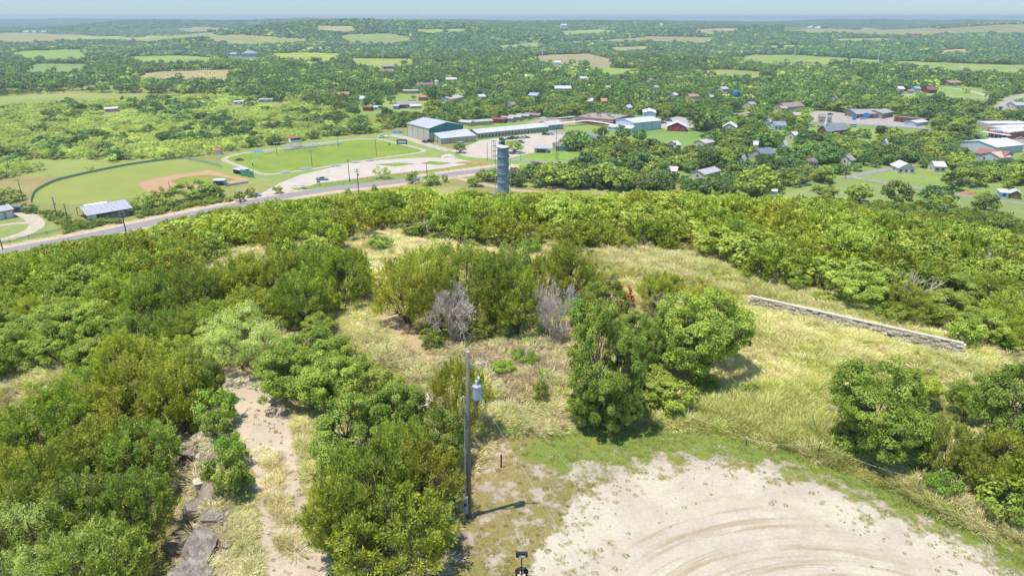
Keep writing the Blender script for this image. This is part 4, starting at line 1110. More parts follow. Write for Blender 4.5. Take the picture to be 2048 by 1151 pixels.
# left metal garage with two roller doors
e, b, r, L = building('metal_garage', 'tan metal garage with two pale roller doors at the left edge', 'garage', (-62, 452), (30, 434.5), 9, 3.4, 1.1, 'a8a294', 'b9b9b5', 'x', bays=5, baycol='c9d2d8', chance=0)
e = empty('parked_trailer', P(34, 424), 0.1, 'small dark blue trailer parked behind the metal garage', 'trailer')
MB().box((0, 0, 1.3), (4.6, 2.2, 1.7), top=(0.96, 0.96)).build('body', mat('2a4672'), e)
MB().box((-2.33, 0, 1.4), (0.06, 1.9, 1.3)).build('door', mat('b4c8dc'), e)
for s in (-1.0, 1.0): MB().tube([(0.3, s - 0.15, 0.42), (0.3, s + 0.15, 0.42)], 0.42, 12).build('wheel', M['tyre'], e)

# ------------------------------------------------------------------ standpipe
sb = P(1006.5, 393); D = depth(sb)
sr = 11.2 / F * D
sh = height_to(sb, 1005, 293)
e = empty('standpipe', sb + Vector((0, 0, -3)), 0, 'tall blue grey steel standpipe with hoop rings rising from the trees', 'water tower')
sh += 3
steel = surf('blue_grey_steel', C('6c8498'), 0.42, 0.25, 0.12, 1.5, spec=0.5, aniso=(2.5, 2.5, 0.25), col2=C('8da4b4'))
MB().lathe([(sr, 0), (sr, sh)], 40).build('tank_shell', steel, e, True)
MB().lathe([(sr + 0.02, sh - 0.02), (sr * 0.6, sh + 0.25), (0.0, sh + 0.4)], 40).build('dome', M['white'], e, True)
for i in range(7):
    z = sh - 0.15 - i * (height_to(sb, 1005, 293) - height_to(sb, 1006, 310.2))
    if z > 0: MB().lathe([(sr + 0.01, z - 0.12), (sr + 0.14, z - 0.1), (sr + 0.14, z + 0.1), (sr + 0.01, z + 0.12)], 40).build('hoop', mat('7f93a4', 0.5), e)
MB().lathe([(0.0, 0), (0.35, 0), (0.35, 0.6), (0.5, 0.6), (0.0, 0.85)], 10, (0, 0, sh + 0.3)).build('vent', mat('44505c'), e)
lb = MB()
for s in (-0.25, 0.25): lb.tube([(-sr - 0.35, s, 1), (-sr - 0.35, s, sh + 1.1)], 0.035, 5)
for i in range(int(sh / 0.4)): lb.tube([(-sr - 0.35, -0.25, 1 + i * 0.4), (-sr - 0.35, 0.25, 1 + i * 0.4)], 0.025, 4)
lb.build('ladder', M['galv'], e)
cb = MB()
for i in range(5):
    z = sh - 2.6 + i * 0.9
    pts = [(-sr - 0.35 - 0.25 + 0.4 * math.cos(a), 0.4 * math.sin(a), z) for a in np.linspace(0.3, 2 * math.pi - 0.3, 9)]
    cb.tube(pts, 0.05, 4)
for a in (1.6, 3.14, 4.7): cb.tube([(-sr - 0.6 + 0.4 * math.cos(a), 0.4 * math.sin(a), sh - 2.6), (-sr - 0.6 + 0.4 * math.cos(a), 0.4 * math.sin(a), sh + 1.0)], 0.04, 4)
cb.build('ladder_cage', mat('b0aca4', 0.5), e)
for z in (sh - 9, sh - 18):
    MB().box((-sr - 0.8, 0, z), (1.3, 0.9, 0.14)).box((-sr - 0.9, 0.0, z + 0.35), (0.9, 0.6, 0.5)).build('antenna_bracket', M['galv'], e)
keep_clear([(sb.x - sr, sb.y, sb.z + 2.0), (sb.x + sr, sb.y, sb.z + sh)], 5, 0.0, vpad=0)

# ------------------------------------------------------------------ poles
def pole(name, label, ub, vb, ut, vt, r=0.16, arms=(), lamp=False, transformer=False, group=None, m=None, arm_len=2.4, arm_rz=0.0, cat_='utility pole', ball=False):
    p = P(ub, vb); h = height_to(p, ut, vt)
    e = empty(name, p, 0, label, cat_, group)
    lean = ((ut - ub) / F * depth(p)) * 0.0
    MB().tube([(0, 0, -0.2), (lean, 0, h)], [r * 1.15, r * 0.75], 8).build('shaft', m or M['darkpole'], e)
    for z in arms:
        a = MB().box((0, -r, h - z), (arm_len, 0.14, 0.16), arm_rz).build('crossarm', mat('a8a49a'), e)
        for s in (-0.46, -0.2, 0.2, 0.46):
            MB().lathe([(0.0, 0), (0.09, 0), (0.09, 0.2), (0, 0.26)], 6, (s * arm_len * math.cos(arm_rz), -r + s * arm_len * math.sin(arm_rz), h - z + 0.08)).build('insulator', M['porcelain'], a)
    if transformer:
        MB().lathe([(0, 0), (0.3, 0), (0.3, 0.9), (0.12, 1.0), (0, 1.0)], 10, (0.5, -0.1, h - 3.2)).build('transformer', M['greypaint'], e)
    if lamp:
        for s in (-0.9, -0.3, 0.3, 0.9):
            MB().box((s, -0.25, h - 0.2), (0.45, 0.4, 0.45)).build('floodlight', mat('c4ccd0'), e)
        MB().box((0, -0.1, h - 0.42), (2.4, 0.1, 0.1)).build('crossarm', M['galv'], e)
    return e
PO = 'power poles along the road and fields'
pole('utility_pole', 'tall brown pole with two crossarms between the road and the juniper slope', 717.7, 387, 713, 337, 0.2, (0.5, 1.4), transformer=True, group=PO)
pole('utility_pole', 'bare brown pole between the roadside gravel lot and the road', 699.5, 365, 696, 319, 0.17, (0.3,), arm_len=1.4, group=PO)
pole('utility_pole', 'brown pole standing in bushes where the road bends out of sight', 855, 369, 853, 326, 0.18, (0.3,), arm_len=1.2, group=PO)
pole('utility_pole', 'pole with three short crossarms in front of the pavilion end', 255, 478, 245, 422, 0.2, (0.4, 1.5, 2.4), arm_len=1.8, arm_rz=0.9, group=PO)
pole('utility_pole', 'pole with a crossarm and can just left of the pavilion', 115.5, 438, 107, 393.5, 0.18, (0.3,), transformer=True, group=PO)
pole('utility_pole', 'double crossarm pole nearest to the left end of the pavilion', 137.5, 447, 129, 407, 0.18, (0.3, 2.2), arm_len=2.8, group=PO)
pole('utility_pole', 'pole at the dry grass corner outside the outfield fence', 46.5, 401, 37, 358, 0.16, (0.3,), group=PO)
pole('utility_pole', 'pole among mesquites at the far left beyond the dry grass', 21.5, 350, 18, 316, 0.18, (0.3, 1.3), arm_len=3.2, group=PO)
pole('utility_pole', 'short dark pole at the left edge between driveway and road', 6, 500, -1, 474, 0.17, (), group=PO)
pole('utility_pole', 'pole with floodlights in the trees by the home plate', 482, 408, 479, 381, 0.16, (), lamp=True, group=PO)
pole('utility_pole', 'bare pole in the trees in front of the infield dirt', 341.5, 388, 339, 363, 0.14, (), group=PO)
pole('utility_pole', 'tall thin pole behind the standpipe on the car park edge', 974.6, 321, 973, 286, 0.14, (), group=PO)
pole('antenna_mast', 'thin pale mast standing close beside the steel standpipe', 1021, 388, 1020.5, 313, 0.1, (), m=M['galv'], cat_='mast')
pole('utility_pole', 'tall pole left of the twin poles by the brown roofed shed', 1112, 320, 1111.6, 254, 0.14, (), group=PO)
pole('utility_pole', 'shorter dark pole right beside the tall one near the brown roofed shed', 1115.6, 320, 1115, 286, 0.15, (), group=PO)
pole('utility_pole', 'pale thin pole right of the shade tree in the car park', 1041, 322, 1041, 288, 0.12, (), m=M['galv'], group=PO)
pole('utility_pole', 'pole behind the gymnasium roof with two crossarms', 861, 240, 859, 224, 0.2, (0.4,), group=PO, arm_len=3)
pole('utility_pole', 'double armed pole behind the middle of the gymnasium roof', 888, 243, 887, 224, 0.2, (0.4,), group=PO, arm_len=3)
pole('utility_pole', 'leaning dark pole on the meadow at the lower right edge', 2023, 440, 2028, 423, 0.17, (), transformer=False, group=PO)
pole('utility_pole', 'pole with wires over the street junction by the meadow', 1690, 357, 1691, 315, 0.16, (0.3,), group=PO)
pole('utility_pole', 'pole right of the dark shed by the store parking lot', 2004, 301, 2007, 278, 0.15, (), group=PO)
pole('utility_pole', 'brown pole in the town trees above the grey cottage', 1735, 300, 1735, 275, 0.15, (), group=PO)
FL = 'floodlight poles round the football field'
for lab, ub, vb, ut, vt in (('floodlight pole on the near side of the football field, left', 624.6, 332.5, 619.5, 297), ('floodlight pole by the left far corner of the football field', 554, 310, 552, 285),
                            ('floodlight pole behind the left end of the track', 556, 284, 553, 261), ('floodlight pole on the far side of the football field', 676.7, 292, 675, 260),
                            ('floodlight pole on the near side toward the scoreboard', 753, 312, 751, 278)):
    pole('floodlight_pole', lab, ub, vb, ut, vt, 0.13, (), lamp=True, group=FL, cat_='light pole')
TR = 'pale steel pylons of the far power line'
for i, (u, vb, vt) in enumerate(((457, 121, 98), (766, 121, 101), (908.5, 122, 97), (1085, 117, 94), (1254, 120, 96), (1418, 119, 98), (1587, 123, 98), (1755, 125, 101), (1926, 121, 98))):
    where = ['beside the large mansion', 'on the lime field left of centre', 'in the woods left of the tan clearing', 'at the tan clearing', 'right of the tan clearing', 'in the woods before the long field',
             'at the left part of the long green field', 'in the middle of the long green field', 'beyond the right end of the long green field'][i]
    p = P(u, vb); h = height_to(p, u, vt)
    e = empty('steel_pylon', p, 0, 'thin pale steel pylon ' + where, 'pylon', TR)
    MB().tube([(0, 0, 0), (0, 0, h)], [0.75, 0.45], 8).build('shaft', mat('c4ccd0', 0.5), e)
    for z in (2, 6, 10): MB().box((0.9, 0, h - z), (3.0, 0.4, 0.4)).build('arm', mat('c4ccd0', 0.5), e)
    keep_clear([(p.x - 1, p.y, p.z + h * 0.35), (p.x + 1, p.y, p.z + h)], 0.4, 0.0, vpad=0)
pole('radio_tower', 'small lattice radio tower rising from the wooded town', 988, 156, 988, 139, 0.6, (1.0,), m=mat('8c98a4'), arm_len=5, cat_='radio tower')
e = empty('water_tank', P(1470, 200), 0, 'blue steel tank on legs among the town trees', 'tank')
MB().lathe([(0, 4.5), (3.2, 4.5), (3.2, 8), (0, 9)], 16).build('vessel', mat('4078b0'), e)
for s in (-2.2, 2.2):
    for t in (-2.2, 2.2): MB().tube([(s, t, 0), (s, t, 4.5)], 0.15, 5).build('leg', mat('4078b0'), e)
keep_clear([tuple(e.location + Vector((-3, 0, 4))), tuple(e.location + Vector((3, 0, 9)))], 1, 0.0, vpad=0)
e = tag(MB().lathe([(0, 0), (2.4, 0), (2.4, 5.5), (0, 6.2)], 16, tuple(P(873.5, 171))).build('water_tank', M['white']), 'white cylindrical tank in the trees right of the red roofs', 'tank')
keep_clear([tuple(P(873.5, 171) + Vector((-2.4, 0, 2))), tuple(P(873.5, 171) + Vector((2.4, 0, 6)))], 1, 0.0, vpad=0)
e = tag(MB().lathe([(0, 0), (1.6, 0), (1.6, 2.6), (0, 2.9)], 14, tuple(P(1332, 233))).build('water_tank', mat('3c7cb8')), 'blue round tank behind the school car park', 'tank')

# ------------------------------------------------------------------ football field and ball park furniture
pb_, pr, pL = frame_AB((583, 296), (604, 293.5))
e = empty('press_box', pb_, pr, 'white press box with dark windows and red roof edge on legs', 'press box')
MB().box((pL / 2, 1.6, 4.7), (pL, 3.0, 2.6)).build('cabin', M['white'], e)
MB().box((pL / 2, 0.04, 5.0), (pL * 0.92, 0.06, 1.1)).build('window', M['glass'], e)
MB().box((pL / 2, 1.5, 6.1), (pL + 0.5, 3.8, 0.18)).build('roof', mat('c05c4c'), e)
for s in (0.3, pL - 0.3):
    for t in (0.3, 2.9): MB().tube([(s, t, 0), (s, t, 3.4)], 0.1, 5).build('leg', M['red'], e)
MB().box((pL / 2, -0.6, 3.3), (pL, 1.2, 0.1)).build('platform', M['galv'], e)
keep_clear([tuple(to_world(pb_, pr, 0, 0, 0)), tuple(to_world(pb_, pr, pL, 2, 6))], 2, 0)
def bleacher(label, A, B, rows, group='bleachers around the football field', col='b4b8bc', rise=0.35):
    b, r, L = frame_AB(A, B)
    e = empty('bleacher', b, r, label, 'bleacher', group)
    for i in range(rows):
        MB().box((L / 2, 0.35 + i * 0.75, 0.42 + i * rise), (L, 0.32, 0.06)).build('seat', mat(col, 0.5), e)
        MB().box((L / 2, 0.72 + i * 0.75, 0.18 + i * rise), (L, 0.36, 0.05)).build('foot_board', mat(col, 0.5), e)
    for k in range(int(L / 2.5) + 1):
        x = min(L - 0.05, 0.05 + k * 2.5)
        MB().tube([(x, 0.2, 0), (x, 0.2, 0.4)], 0.04, 4).tube([(x, rows * 0.75, 0), (x, rows * 0.75, rows * rise)], 0.04, 4).tube([(x, 0.2, 0.1), (x, rows * 0.75, rows * rise + 0.1)], 0.05, 4).build('frame', M['galv'], e)
bleacher('left half of the grandstand bleacher under the press box', (572, 302), (604, 297.5), 7)
bleacher('right half of the grandstand bleacher under the press box', (606, 297.2), (639, 294), 6)
bleacher('low bleacher next to the grandstand on its right', (641, 293), (653, 291.5), 3)
bleacher('low bleacher second to the right of the grandstand', (655, 291.5), (669, 290), 3)
bleacher('green white low bleacher third to the right of the grandstand', (672, 289.5), (686, 288), 3, col='a8c4bc')
bleacher('grey bleacher by the blue tarpaulin inside the track', (529, 308), (546, 306.5), 3)
for lab, A, B in (('aluminium team bench nearest to the left bend of the track', (563, 347), (581, 345)), ('long team bench second from the left bend', (603, 341), (625, 338)), ('team bench third from the left bend', (664, 333.5), (681, 332)),
                  ('team bench fourth from the left bend', (706, 327), (721, 325)), ('team bench farthest from the left bend', (735, 323.5), (749, 322))):
    bleacher(lab, A, B, 3, 'team benches along the near side of the track', rise=0.25)
def goalpost(label, u, v, sgn=1):
    p = P(u, v)
    e = empty('goal_post', p, -0.35, label, 'goal post', 'football goal posts')
    MB().tube([(0, 0, 0), (0, 0, 1.7)], 0.24, 8).build('base_pad', mat('2c5c3c'), e)
    MB().tube([(0, 0, 1.7), (0, 0, 2.6), (0.9 * sgn, 0, 3.1)], 0.1, 8).build('gooseneck', M['white'], e)
    MB().tube([(0.9 * sgn, -3.5, 3.1), (0.9 * sgn, 3.5, 3.1)], 0.1, 8).build('crossbar', M['white'], e)
    for s in (-3.5, 3.5): MB().tube([(0.9 * sgn, s, 3.1), (0.9 * sgn, s, 9.2)], 0.07, 6).build('upright', M['white'], e)
goalpost('white football goal post at the left end of the field', 506, 332)
goalpost('white football goal post at the scoreboard end of the field', 779, 291, -1)
def dugout(label, A, B, w_, wall='6c7478', roof='bac0c6'):
    b, r, L = frame_AB(A, B)
    e = empty('dugout', b, r, label, 'dugout', 'dugouts of the baseball field')
    MB().box((0.1, w_ / 2, 1.2), (0.15, w_, 2.4)).box((L - 0.1, w_ / 2, 1.2), (0.15, w_, 2.4)).box((L / 2, w_ - 0.1, 1.2), (L, 0.15, 2.4)).build('wall', mat(wall), e)
    MB().box((L / 2, w_ / 2, 2.5), (L + 0.5, w_ + 0.8, 0.14)).build('roof', mat(roof, 0.5), e)
    MB().box((L / 2, w_ - 0.6, 0.45), (L - 0.6, 0.4, 0.08)).build('bench', M['galv'], e)
    keep_clear([tuple(to_world(b, r, 0, 0, 0)), tuple(to_world(b, r, L, w_, 2.6))], 1, 0)
dugout('grey dugout beside the green backstop fence', (467, 347), (482, 350.5), 5)
dugout('pale dugout behind trees on the road side of the infield', (427, 371.5), (449, 371), 4, 'a4b0b4', 'c2ced6')
b, r, L = frame_AB((482, 352), (508, 356))
e = empty('backstop', b, r, 'green chain link backstop behind home plate', 'backstop')
MB().box((L / 2, 0, 1.7), (L, 0.05, 3.3)).build('mesh_panel', mat('4f8c62'), e)
for i in range(6): MB().tube([(L * i / 5, 0.05, 0), (L * i / 5, 0.05, 4.2)], 0.09, 6).build('post', mat('3c7a54'), e)
keep_clear([tuple(to_world(b, r, 0, 0, 0)), tuple(to_world(b, r, L, 0, 3))], 1, 0)
fence('chain_fence', 'low grey fence along the third base line by the road side', [(452, 373.5), (475, 369.5), (497, 366)], 1.0, mat('a8b4b0', 0.6), M['galv'], True, 3)
def heap(name, label, cat_, u, v, w_, d_, h_, m, seed=0, n=14, group=None):
    p = P(u, v); r_ = np.random.default_rng(seed)
    mb = MB(); rings = 5
    for i in range(rings + 1):
        f = i / rings
        for k in range(n):
            a = 2 * math.pi * k / n; q = (1 - f) ** 0.7 * (0.85 + 0.3 * r_.random())
            mb.v.append((p.x + math.cos(a) * w_ / 2 * q, p.y + math.sin(a) * d_ / 2 * q, p.z - 0.1 + h_ * math.sin(f * math.pi / 2) * (0.8 + 0.3 * r_.random())))
    for i in range(rings):
        for k in range(n):
            k2 = (k + 1) % n; mb.f.append((i * n + k, i * n + k2, (i + 1) * n + k2, (i + 1) * n + k))
    mb.f.append(tuple(rings * n + k for k in range(n)))
    return tag(mb.build(name, m), label, cat_, group)
heap('tarpaulin', 'bright blue tarpaulin lying beside the running track', 'tarpaulin', 515, 303, 8, 3.5, 0.7, M['bluetarp'], 1)
heap('tarpaulin', 'black and green covered pile at the left end of the football field', 'tarpaulin', 479, 321, 6, 3.5, 1.3, mat('26302e', 0.6), 2)
heap('tarpaulin', 'blue covered pile behind the gymnasium on the left', 'tarpaulin', 791, 266, 5, 3, 1.5, M['bluetarp'], 3)
heap('tarpaulin', 'second blue covered pile nearer to the gymnasium wall', 'tarpaulin', 800, 266, 4, 3, 1.4, mat('2a64b4', 0.5), 4)
heap('brush_pile', 'grey pile of cut brush on the gravel lot edge', 'brush pile', 896, 316, 10, 5, 2.4, M['twig'], 5)
heap('dirt_mound', 'low reddish dirt mound right of the grey brush pile', 'mound', 946, 326, 22, 6, 1.0, dirtmat('c49c76', 0.12), 6, 20)
heap('dirt_mound', 'small orange dirt mound under the trees by the meadow road', 'mound', 1937, 387, 9, 4, 1.4, dirtmat('d09a6c', 0.12), 7)
e = empty('parked_trailer', P(766, 275), 0.2, 'open white trailer loaded with boxes behind the running track', 'trailer')
MB().box((0, 0, 0.8), (6, 2.3, 0.35)).build('deck', M['white'], e)
MB().box((-1, 0, 1.5), (2.6, 1.9, 1.0)).build('load', mat('a8c0d0'), e)
for s in (-1.0, 1.0): MB().tube([(0.3, s - 0.15, 0.4), (0.3, s + 0.15, 0.4)], 0.4, 10).build('wheel', M['tyre'], e)
e = empty('picnic_shelter', P(438, 308), 0, 'tiny red and white hut at the edge of the mesquites', 'hut')
MB().box((0, 0, 1.2), (3.4, 2.6, 2.4)).build('wall', mat('d8c8c4'), e)
MB().prism([(-1.6, 2.4), (0, 3.3), (1.6, 2.4)], -1.9, 1.9, 'x').build('roof', mat('b46458'), e)
keep_clear([tuple(e.location + Vector((-2, 0, 0))), tuple(e.location + Vector((2, 0, 3)))], 1, 0.0)
# entrance sign with wagon wheel
p = P(600, 378)
e = empty('entrance_sign', p, 0.1, 'iron frame with a wagon wheel on the grass island at the entrance', 'sign')
MB().tube([(-2.6, 0, 0), (-2.6, 0, 1.6), (2.6, 0, 1.6), (2.6, 0, 0)], 0.07, 5).build('frame', M['darkpole'], e)
mb = MB(); pts = [(1.5 + 0.75 * math.cos(a), -0.2, 0.75 + 0.75 * math.sin(a)) for a in np.linspace(0, 2 * math.pi, 17)]; mb.tube(pts, 0.07, 5)
for a in np.linspace(0, math.pi, 5)[:-1]: mb.tube([(1.5 + 0.75 * math.cos(a), -0.2, 0.75 + 0.75 * math.sin(a)), (1.5 - 0.75 * math.cos(a), -0.2, 0.75 - 0.75 * math.sin(a))], 0.04, 4)
mb.build('wagon_wheel', M['darkpole'], e)

# ------------------------------------------------------------------ hay bales
hay = surf('hay', C('dcc894'), 0.95, var=0.15, scale=2)
HB = 'hay bales on the mown field'
bale0 = None
spots = [(258 + i * 0, 0) for i in range(0)]
row = [(345 + i * 4.6, 142.6 - i * 0.16) for i in range(18)]
loose = [(286, 148), (311, 154), (335, 151), (347, 155), (356, 155), (369, 154), (377, 150), (385, 154), (393, 149), (396, 152), (410, 147), (414, 150), (420, 146), (424, 150), (428, 147), (388, 158), (419, 156), (455, 144)]
for i, (u, v) in enumerate(row + loose):
    p = P(u, v)
    if bale0 is None:
        bale0 = MB().tube([(-0.9, 0, 1.05), (0.9, 0, 1.05)], 1.05, 14).build('hay_bale', hay); o = bale0
    else:
        o = bale0.copy(); COL.objects.link(o)
    o.location = p; o.rotation_euler = (0, 0, 0.3 * (i % 5))
    ORD = ORDS[i if i < len(row) else sorted(loose).index((u, v))]
    tag(o, 'round hay bale %s from the left in the tight row along the field edge' % ORD if i < len(row) else 'loose round hay bale %s from the left on the tan field' % ORD, 'hay bale', HB + (' row' if i < len(row) else ''))

# ------------------------------------------------------------------ vehicles
def vehicle(name, label, cat_, u, v, rz, col, style='car', group=None, L=4.6, Wd=1.85):
    p = P(u, v)
    e = empty(name, p, rz, label, cat_, group)
    cm = surf(name + '_paint', C(col), 0.3, 0.2, 0.04, 1, spec=0.6)
    if style == 'pickup':
        prof = [(-L / 2, 0.45), (L / 2, 0.45), (L / 2, 0.95), (L * 0.2, 1.08), (L * 0.12, 1.1), (-L * 0.5, 1.1)]
        cab = [(L * 0.2, 1.08), (L * 0.1, 1.75), (-L * 0.12, 1.78), (-L * 0.16, 1.08)]
    elif style == 'van':
        prof = [(-L / 2, 0.4), (L / 2, 0.4), (L / 2, 1.05), (L * 0.42, 1.2), (-L * 0.5, 1.2)]
        cab = [(L * 0.42, 1.2), (L * 0.3, 2.0), (-L * 0.49, 2.05), (-L * 0.5, 1.2)]
    elif style == 'suv':
        prof = [(-L / 2, 0.4), (L / 2, 0.4), (L / 2, 0.95), (L * 0.25, 1.08), (-L * 0.5, 1.1)]
        cab = [(L * 0.25, 1.08), (L * 0.1, 1.7), (-L * 0.42, 1.72), (-L * 0.49, 1.1)]
    else:
        prof = [(-L / 2, 0.35), (L / 2, 0.35), (L / 2, 0.75), (L * 0.25, 0.92), (-L * 0.36, 0.95), (-L / 2, 0.9)]
        cab = [(L * 0.25, 0.92), (L * 0.08, 1.42), (-L * 0.22, 1.44), (-L * 0.38, 0.95)]
    MB().prism(prof, -Wd / 2, Wd / 2, 'y').build('body', cm, e)
    MB().prism([(a, b + 0.01) for a, b in cab], -Wd / 2 + 0.12, Wd / 2 - 0.12, 'y').build('window_glass', M['glass'], e)
    rt = [q for q in cab if q[1] > 1.3]
    MB().box(((rt[0][0] + rt[1][0]) / 2, 0, rt[0][1] + 0.04), (abs(rt[0][0] - rt[1][0]) + 0.1, Wd - 0.2, 0.06)).build('roof', cm, e)
    if style == 'pickup':
        MB().box((-L * 0.33, 0, 1.115), (L * 0.3, Wd - 0.3, 0.02)).build('bed', M['black'], e)
    for sx in (-0.31, 0.31):
        for sy in (-1, 1):
            wh = MB().tube([(L * sx, sy * (Wd / 2 - 0.2), 0.34), (L * sx, sy * (Wd / 2 + 0.02), 0.34)], 0.35, 12).build('wheel', M['tyre'], e)
            MB().tube([(L * sx, sy * (Wd / 2 + 0.02), 0.34), (L * sx, sy * (Wd / 2 + 0.04), 0.34)], 0.2, 8).build('rim', M['galv'], wh)
    for sy in (-0.6, 0.6):
        MB().box((L / 2 + 0.01, sy, 0.7), (0.04, 0.3, 0.16)).build('headlight', M['white'], e)
        MB().box((-L / 2 - 0.01, sy, 0.75), (0.04, 0.25, 0.16)).build('tail_light', M['red'], e)
    keep_clear([(p.x - 2, p.y, p.z), (p.x + 2, p.y, p.z + 1.6)], 1, 0)
    return e
vehicle('pickup_truck', 'silver pickup truck parked alone on the pale roadside gravel lot', 'pickup truck', 644.5, 360.5, 0.05, '8e9a9c', 'pickup', L=5.7, Wd=2.0)
CG = 'cars parked in the school gravel lot'
for lab, u, v, rz, c, st in (
    ('dark car parked against the annex end wall by the gymnasium', 850, 285.5, -0.7, '33383c', 'car'),
    ('black suv behind the other at the annex end wall', 861, 284.5, -0.7, '2c3034', 'suv'),
    ('white pickup beside the white van below the annex', 917, 292.5, 0.2, 'c8d4de', 'pickup'),
    ('white van parked below the annex by the small bush', 923, 290, 0.2, 'dde2e4', 'van'),
    ('dark green suv alone above the steel standpipe', 1005, 281, 0.15, '46544e', 'suv'),
    ('silver suv just above the top of the standpipe', 1004.5, 289, 0.15, '7e8488', 'suv'),
    ('purple dark car at the left of the row above the shade tree', 1019, 279, 0.2, '3c3a50', 'car'),
    ('dark blue car second in the row above the shade tree', 1027, 278, 0.2, '3e4460', 'suv'),
    ('silver car third in the row above the shade tree', 1036, 277, 0.2, '8c8ea4', 'car'),
    ('white pickup fourth in the row above the shade tree', 1045, 277, 0.2, 'ccd2d8', 'pickup'),
    ('dark car at the right end of the row above the shade tree', 1052.5, 276, 0.2, '4a4e58', 'car'),
    ('grey green car half hidden behind the shade tree', 1042, 286, -0.5, '6a7672', 'suv'),
    ('dark suv parked by the classroom wing fence', 1090.5, 270, 0.1, '343a3c', 'suv'),
    ('white car parked right of the dark suv by the classroom wing', 1102, 269.5, 0.0, 'c4c2bc', 'car'),
    ('blue grey car behind the pale blue hall', 1327.5, 242, 0.1, '4c6070', 'suv'),
    ('teal grey car right of the other behind the pale blue hall', 1338, 242.5, 0.1, '5c7480', 'suv'),
    ('red car behind the pale blue hall', 1326.5, 247, 0.1, 'a83c3c', 'car'),
    ('dark car on the pale lot left of the petrol station', 1660, 230, 0.1, '3c4048', 'car'),
    ('white pickup on the street above the church, left one', 1624, 253.5, 0.1, 'd4d8dc', 'pickup'),
    ('white car on the street above the church, right one', 1639, 254.5, 0.1, 'd8dadc', 'car'),
    ('white van driving on the street below the petrol station', 1706, 254, 0.1, 'd4dade', 'van'),
    ('white car standing under the petrol station front', 1724, 238.5, 0.2, 'd8dce0', 'car'),
    ('white car in front of the brick store awning', 2041, 278, 0.1, 'd8dce0', 'car'),
    ('small blue white car half hidden under roadside bushes', 512, 392, 0.3, '9cb4cc', 'car'),
    ('blue van at the end of the mesquite flat', 560, 205, 0.1, '7c98b8', 'van')):
    vehicle('parked_car' if st != 'van' else 'parked_van', lab, 'van' if st == 'van' else 'car', u, v, rz, c, st, group=CG if 840 < u < 1345 else None)
e = empty('play_frame', P(1182, 280), 0.1, 'orange play frame on the grass behind the school fence', 'play frame')
for s in (-2.4, 0, 2.4): MB().tube([(s, -0.6, 0), (s, 0, 2.2), (s, 0.6, 0)], 0.12, 5).build('leg', mat('d86c3c'), e)
MB().tube([(-2.4, 0, 2.2), (2.4, 0, 2.2)], 0.12, 5).box((1.2, 0, 1.5), (2.0, 1.0, 0.15)).build('beam', mat('d86c3c'), e)
# ------------------------------------------------------------------ plants: prototypes
def unit(a):
    return a / np.maximum(np.linalg.norm(a, axis=-1, keepdims=True), 1e-9)

def sph(g, n, zmin=-1.0):
    z = g.uniform(zmin, 1, n); t = g.uniform(0, 2 * np.pi, n); r = np.sqrt(1 - z * z)
    return np.stack([r * np.cos(t), r * np.sin(t), z], -1)

def spray_quads(base, d, L, wd, g):
    s = unit(np.cross(d, unit(g.normal(size=d.shape))))
    m = base + d * (L * 0.5)[:, None]
    h = s * (wd * 0.5)[:, None]
    return np.stack([base, m + h, base + d * L[:, None], m - h], 1)

def leaf_quads(c, nrm, sz, g, asp=0.6):
    t = unit(np.cross(nrm, unit(g.normal(size=nrm.shape)))); b = np.cross(nrm, t)
    t = t * (sz * 0.5)[:, None]; b = b * (sz * 0.5 * asp)[:, None]
    return np.stack([c - t, c - b, c + t, c + b], 1)

def tubes(segs, n=4):
    """segs: list of (p0, p1, r0, r1) -> quads"""
    if not segs: return np.zeros((0, 4, 3))
    p0 = np.array([s[0] for s in segs], float); p1 = np.array([s[1] for s in segs], float)
    r0 = np.array([s[2] for s in segs])[:, None]; r1 = np.array([s[3] for s in segs])[:, None]
    d = unit(p1 - p0); ref = np.where(np.abs(d[:, 2:3]) > 0.9, np.array([[1.0, 0, 0]]), np.array([[0, 0, 1.0]]))
    a = unit(np.cross(d, ref)); b = np.cross(d, a)
    out = []
    for k in range(n):
        t0, t1 = 2 * np.pi * k / n, 2 * np.pi * (k + 1) / n
        e0 = a * math.cos(t0) + b * math.sin(t0); e1 = a * math.cos(t1) + b * math.sin(t1)
        out.append(np.stack([p0 + e0 * r0, p0 + e1 * r0, p1 + e1 * r1, p1 + e0 * r1], 1))
    return np.concatenate(out)

def limbs(g, tips, base_r, h, split=5, twig_r=0.012, stems=1, spread=0.12):
    """trunk(s) that fork towards clump centres"""
    segs = []
    k = max(1, min(split, len(tips)))
    ids = g.integers(0, k, len(tips))
    ang = np.arctan2(tips[:, 1], tips[:, 0]); order = np.argsort(ang); ids[order] = (np.arange(len(tips)) * k // len(tips))
    for s in range(k):
        sel = tips[ids == s]
        if not len(sel): continue
        c = sel.mean(0)
        b0 = np.array([spread * math.cos(s * 2.4), spread * math.sin(s * 2.4), -0.15]) if stems > 1 else np.array([0, 0, -0.15])
        f = b0 * 0.6 + np.array([c[0] * 0.2, c[1] * 0.2, h * (0.16 if stems > 1 else 0.25)])
        m = np.array([c[0] * 0.62, c[1] * 0.62, max(c[2] * 0.62, h * 0.3)]) + g.normal(size=3) * 0.05 * h
        segs += [(b0, f, base_r, base_r * 0.75), (f, m, base_r * 0.7, base_r * 0.4)]
        for t in sel:
            q = m * 0.5 + t * 0.5 + g.normal(size=3) * 0.05 * h
            segs += [(m, q, base_r * 0.3, base_r * 0.16), (q, t, base_r * 0.16, twig_r)]
    return segs

def to_mesh(name, quads, mats, midx=None, v=None):
    n = len(quads)
    return np_mesh(name, quads.reshape(-1, 3), np.arange(n * 4).reshape(n, 4), mats, midx, v)

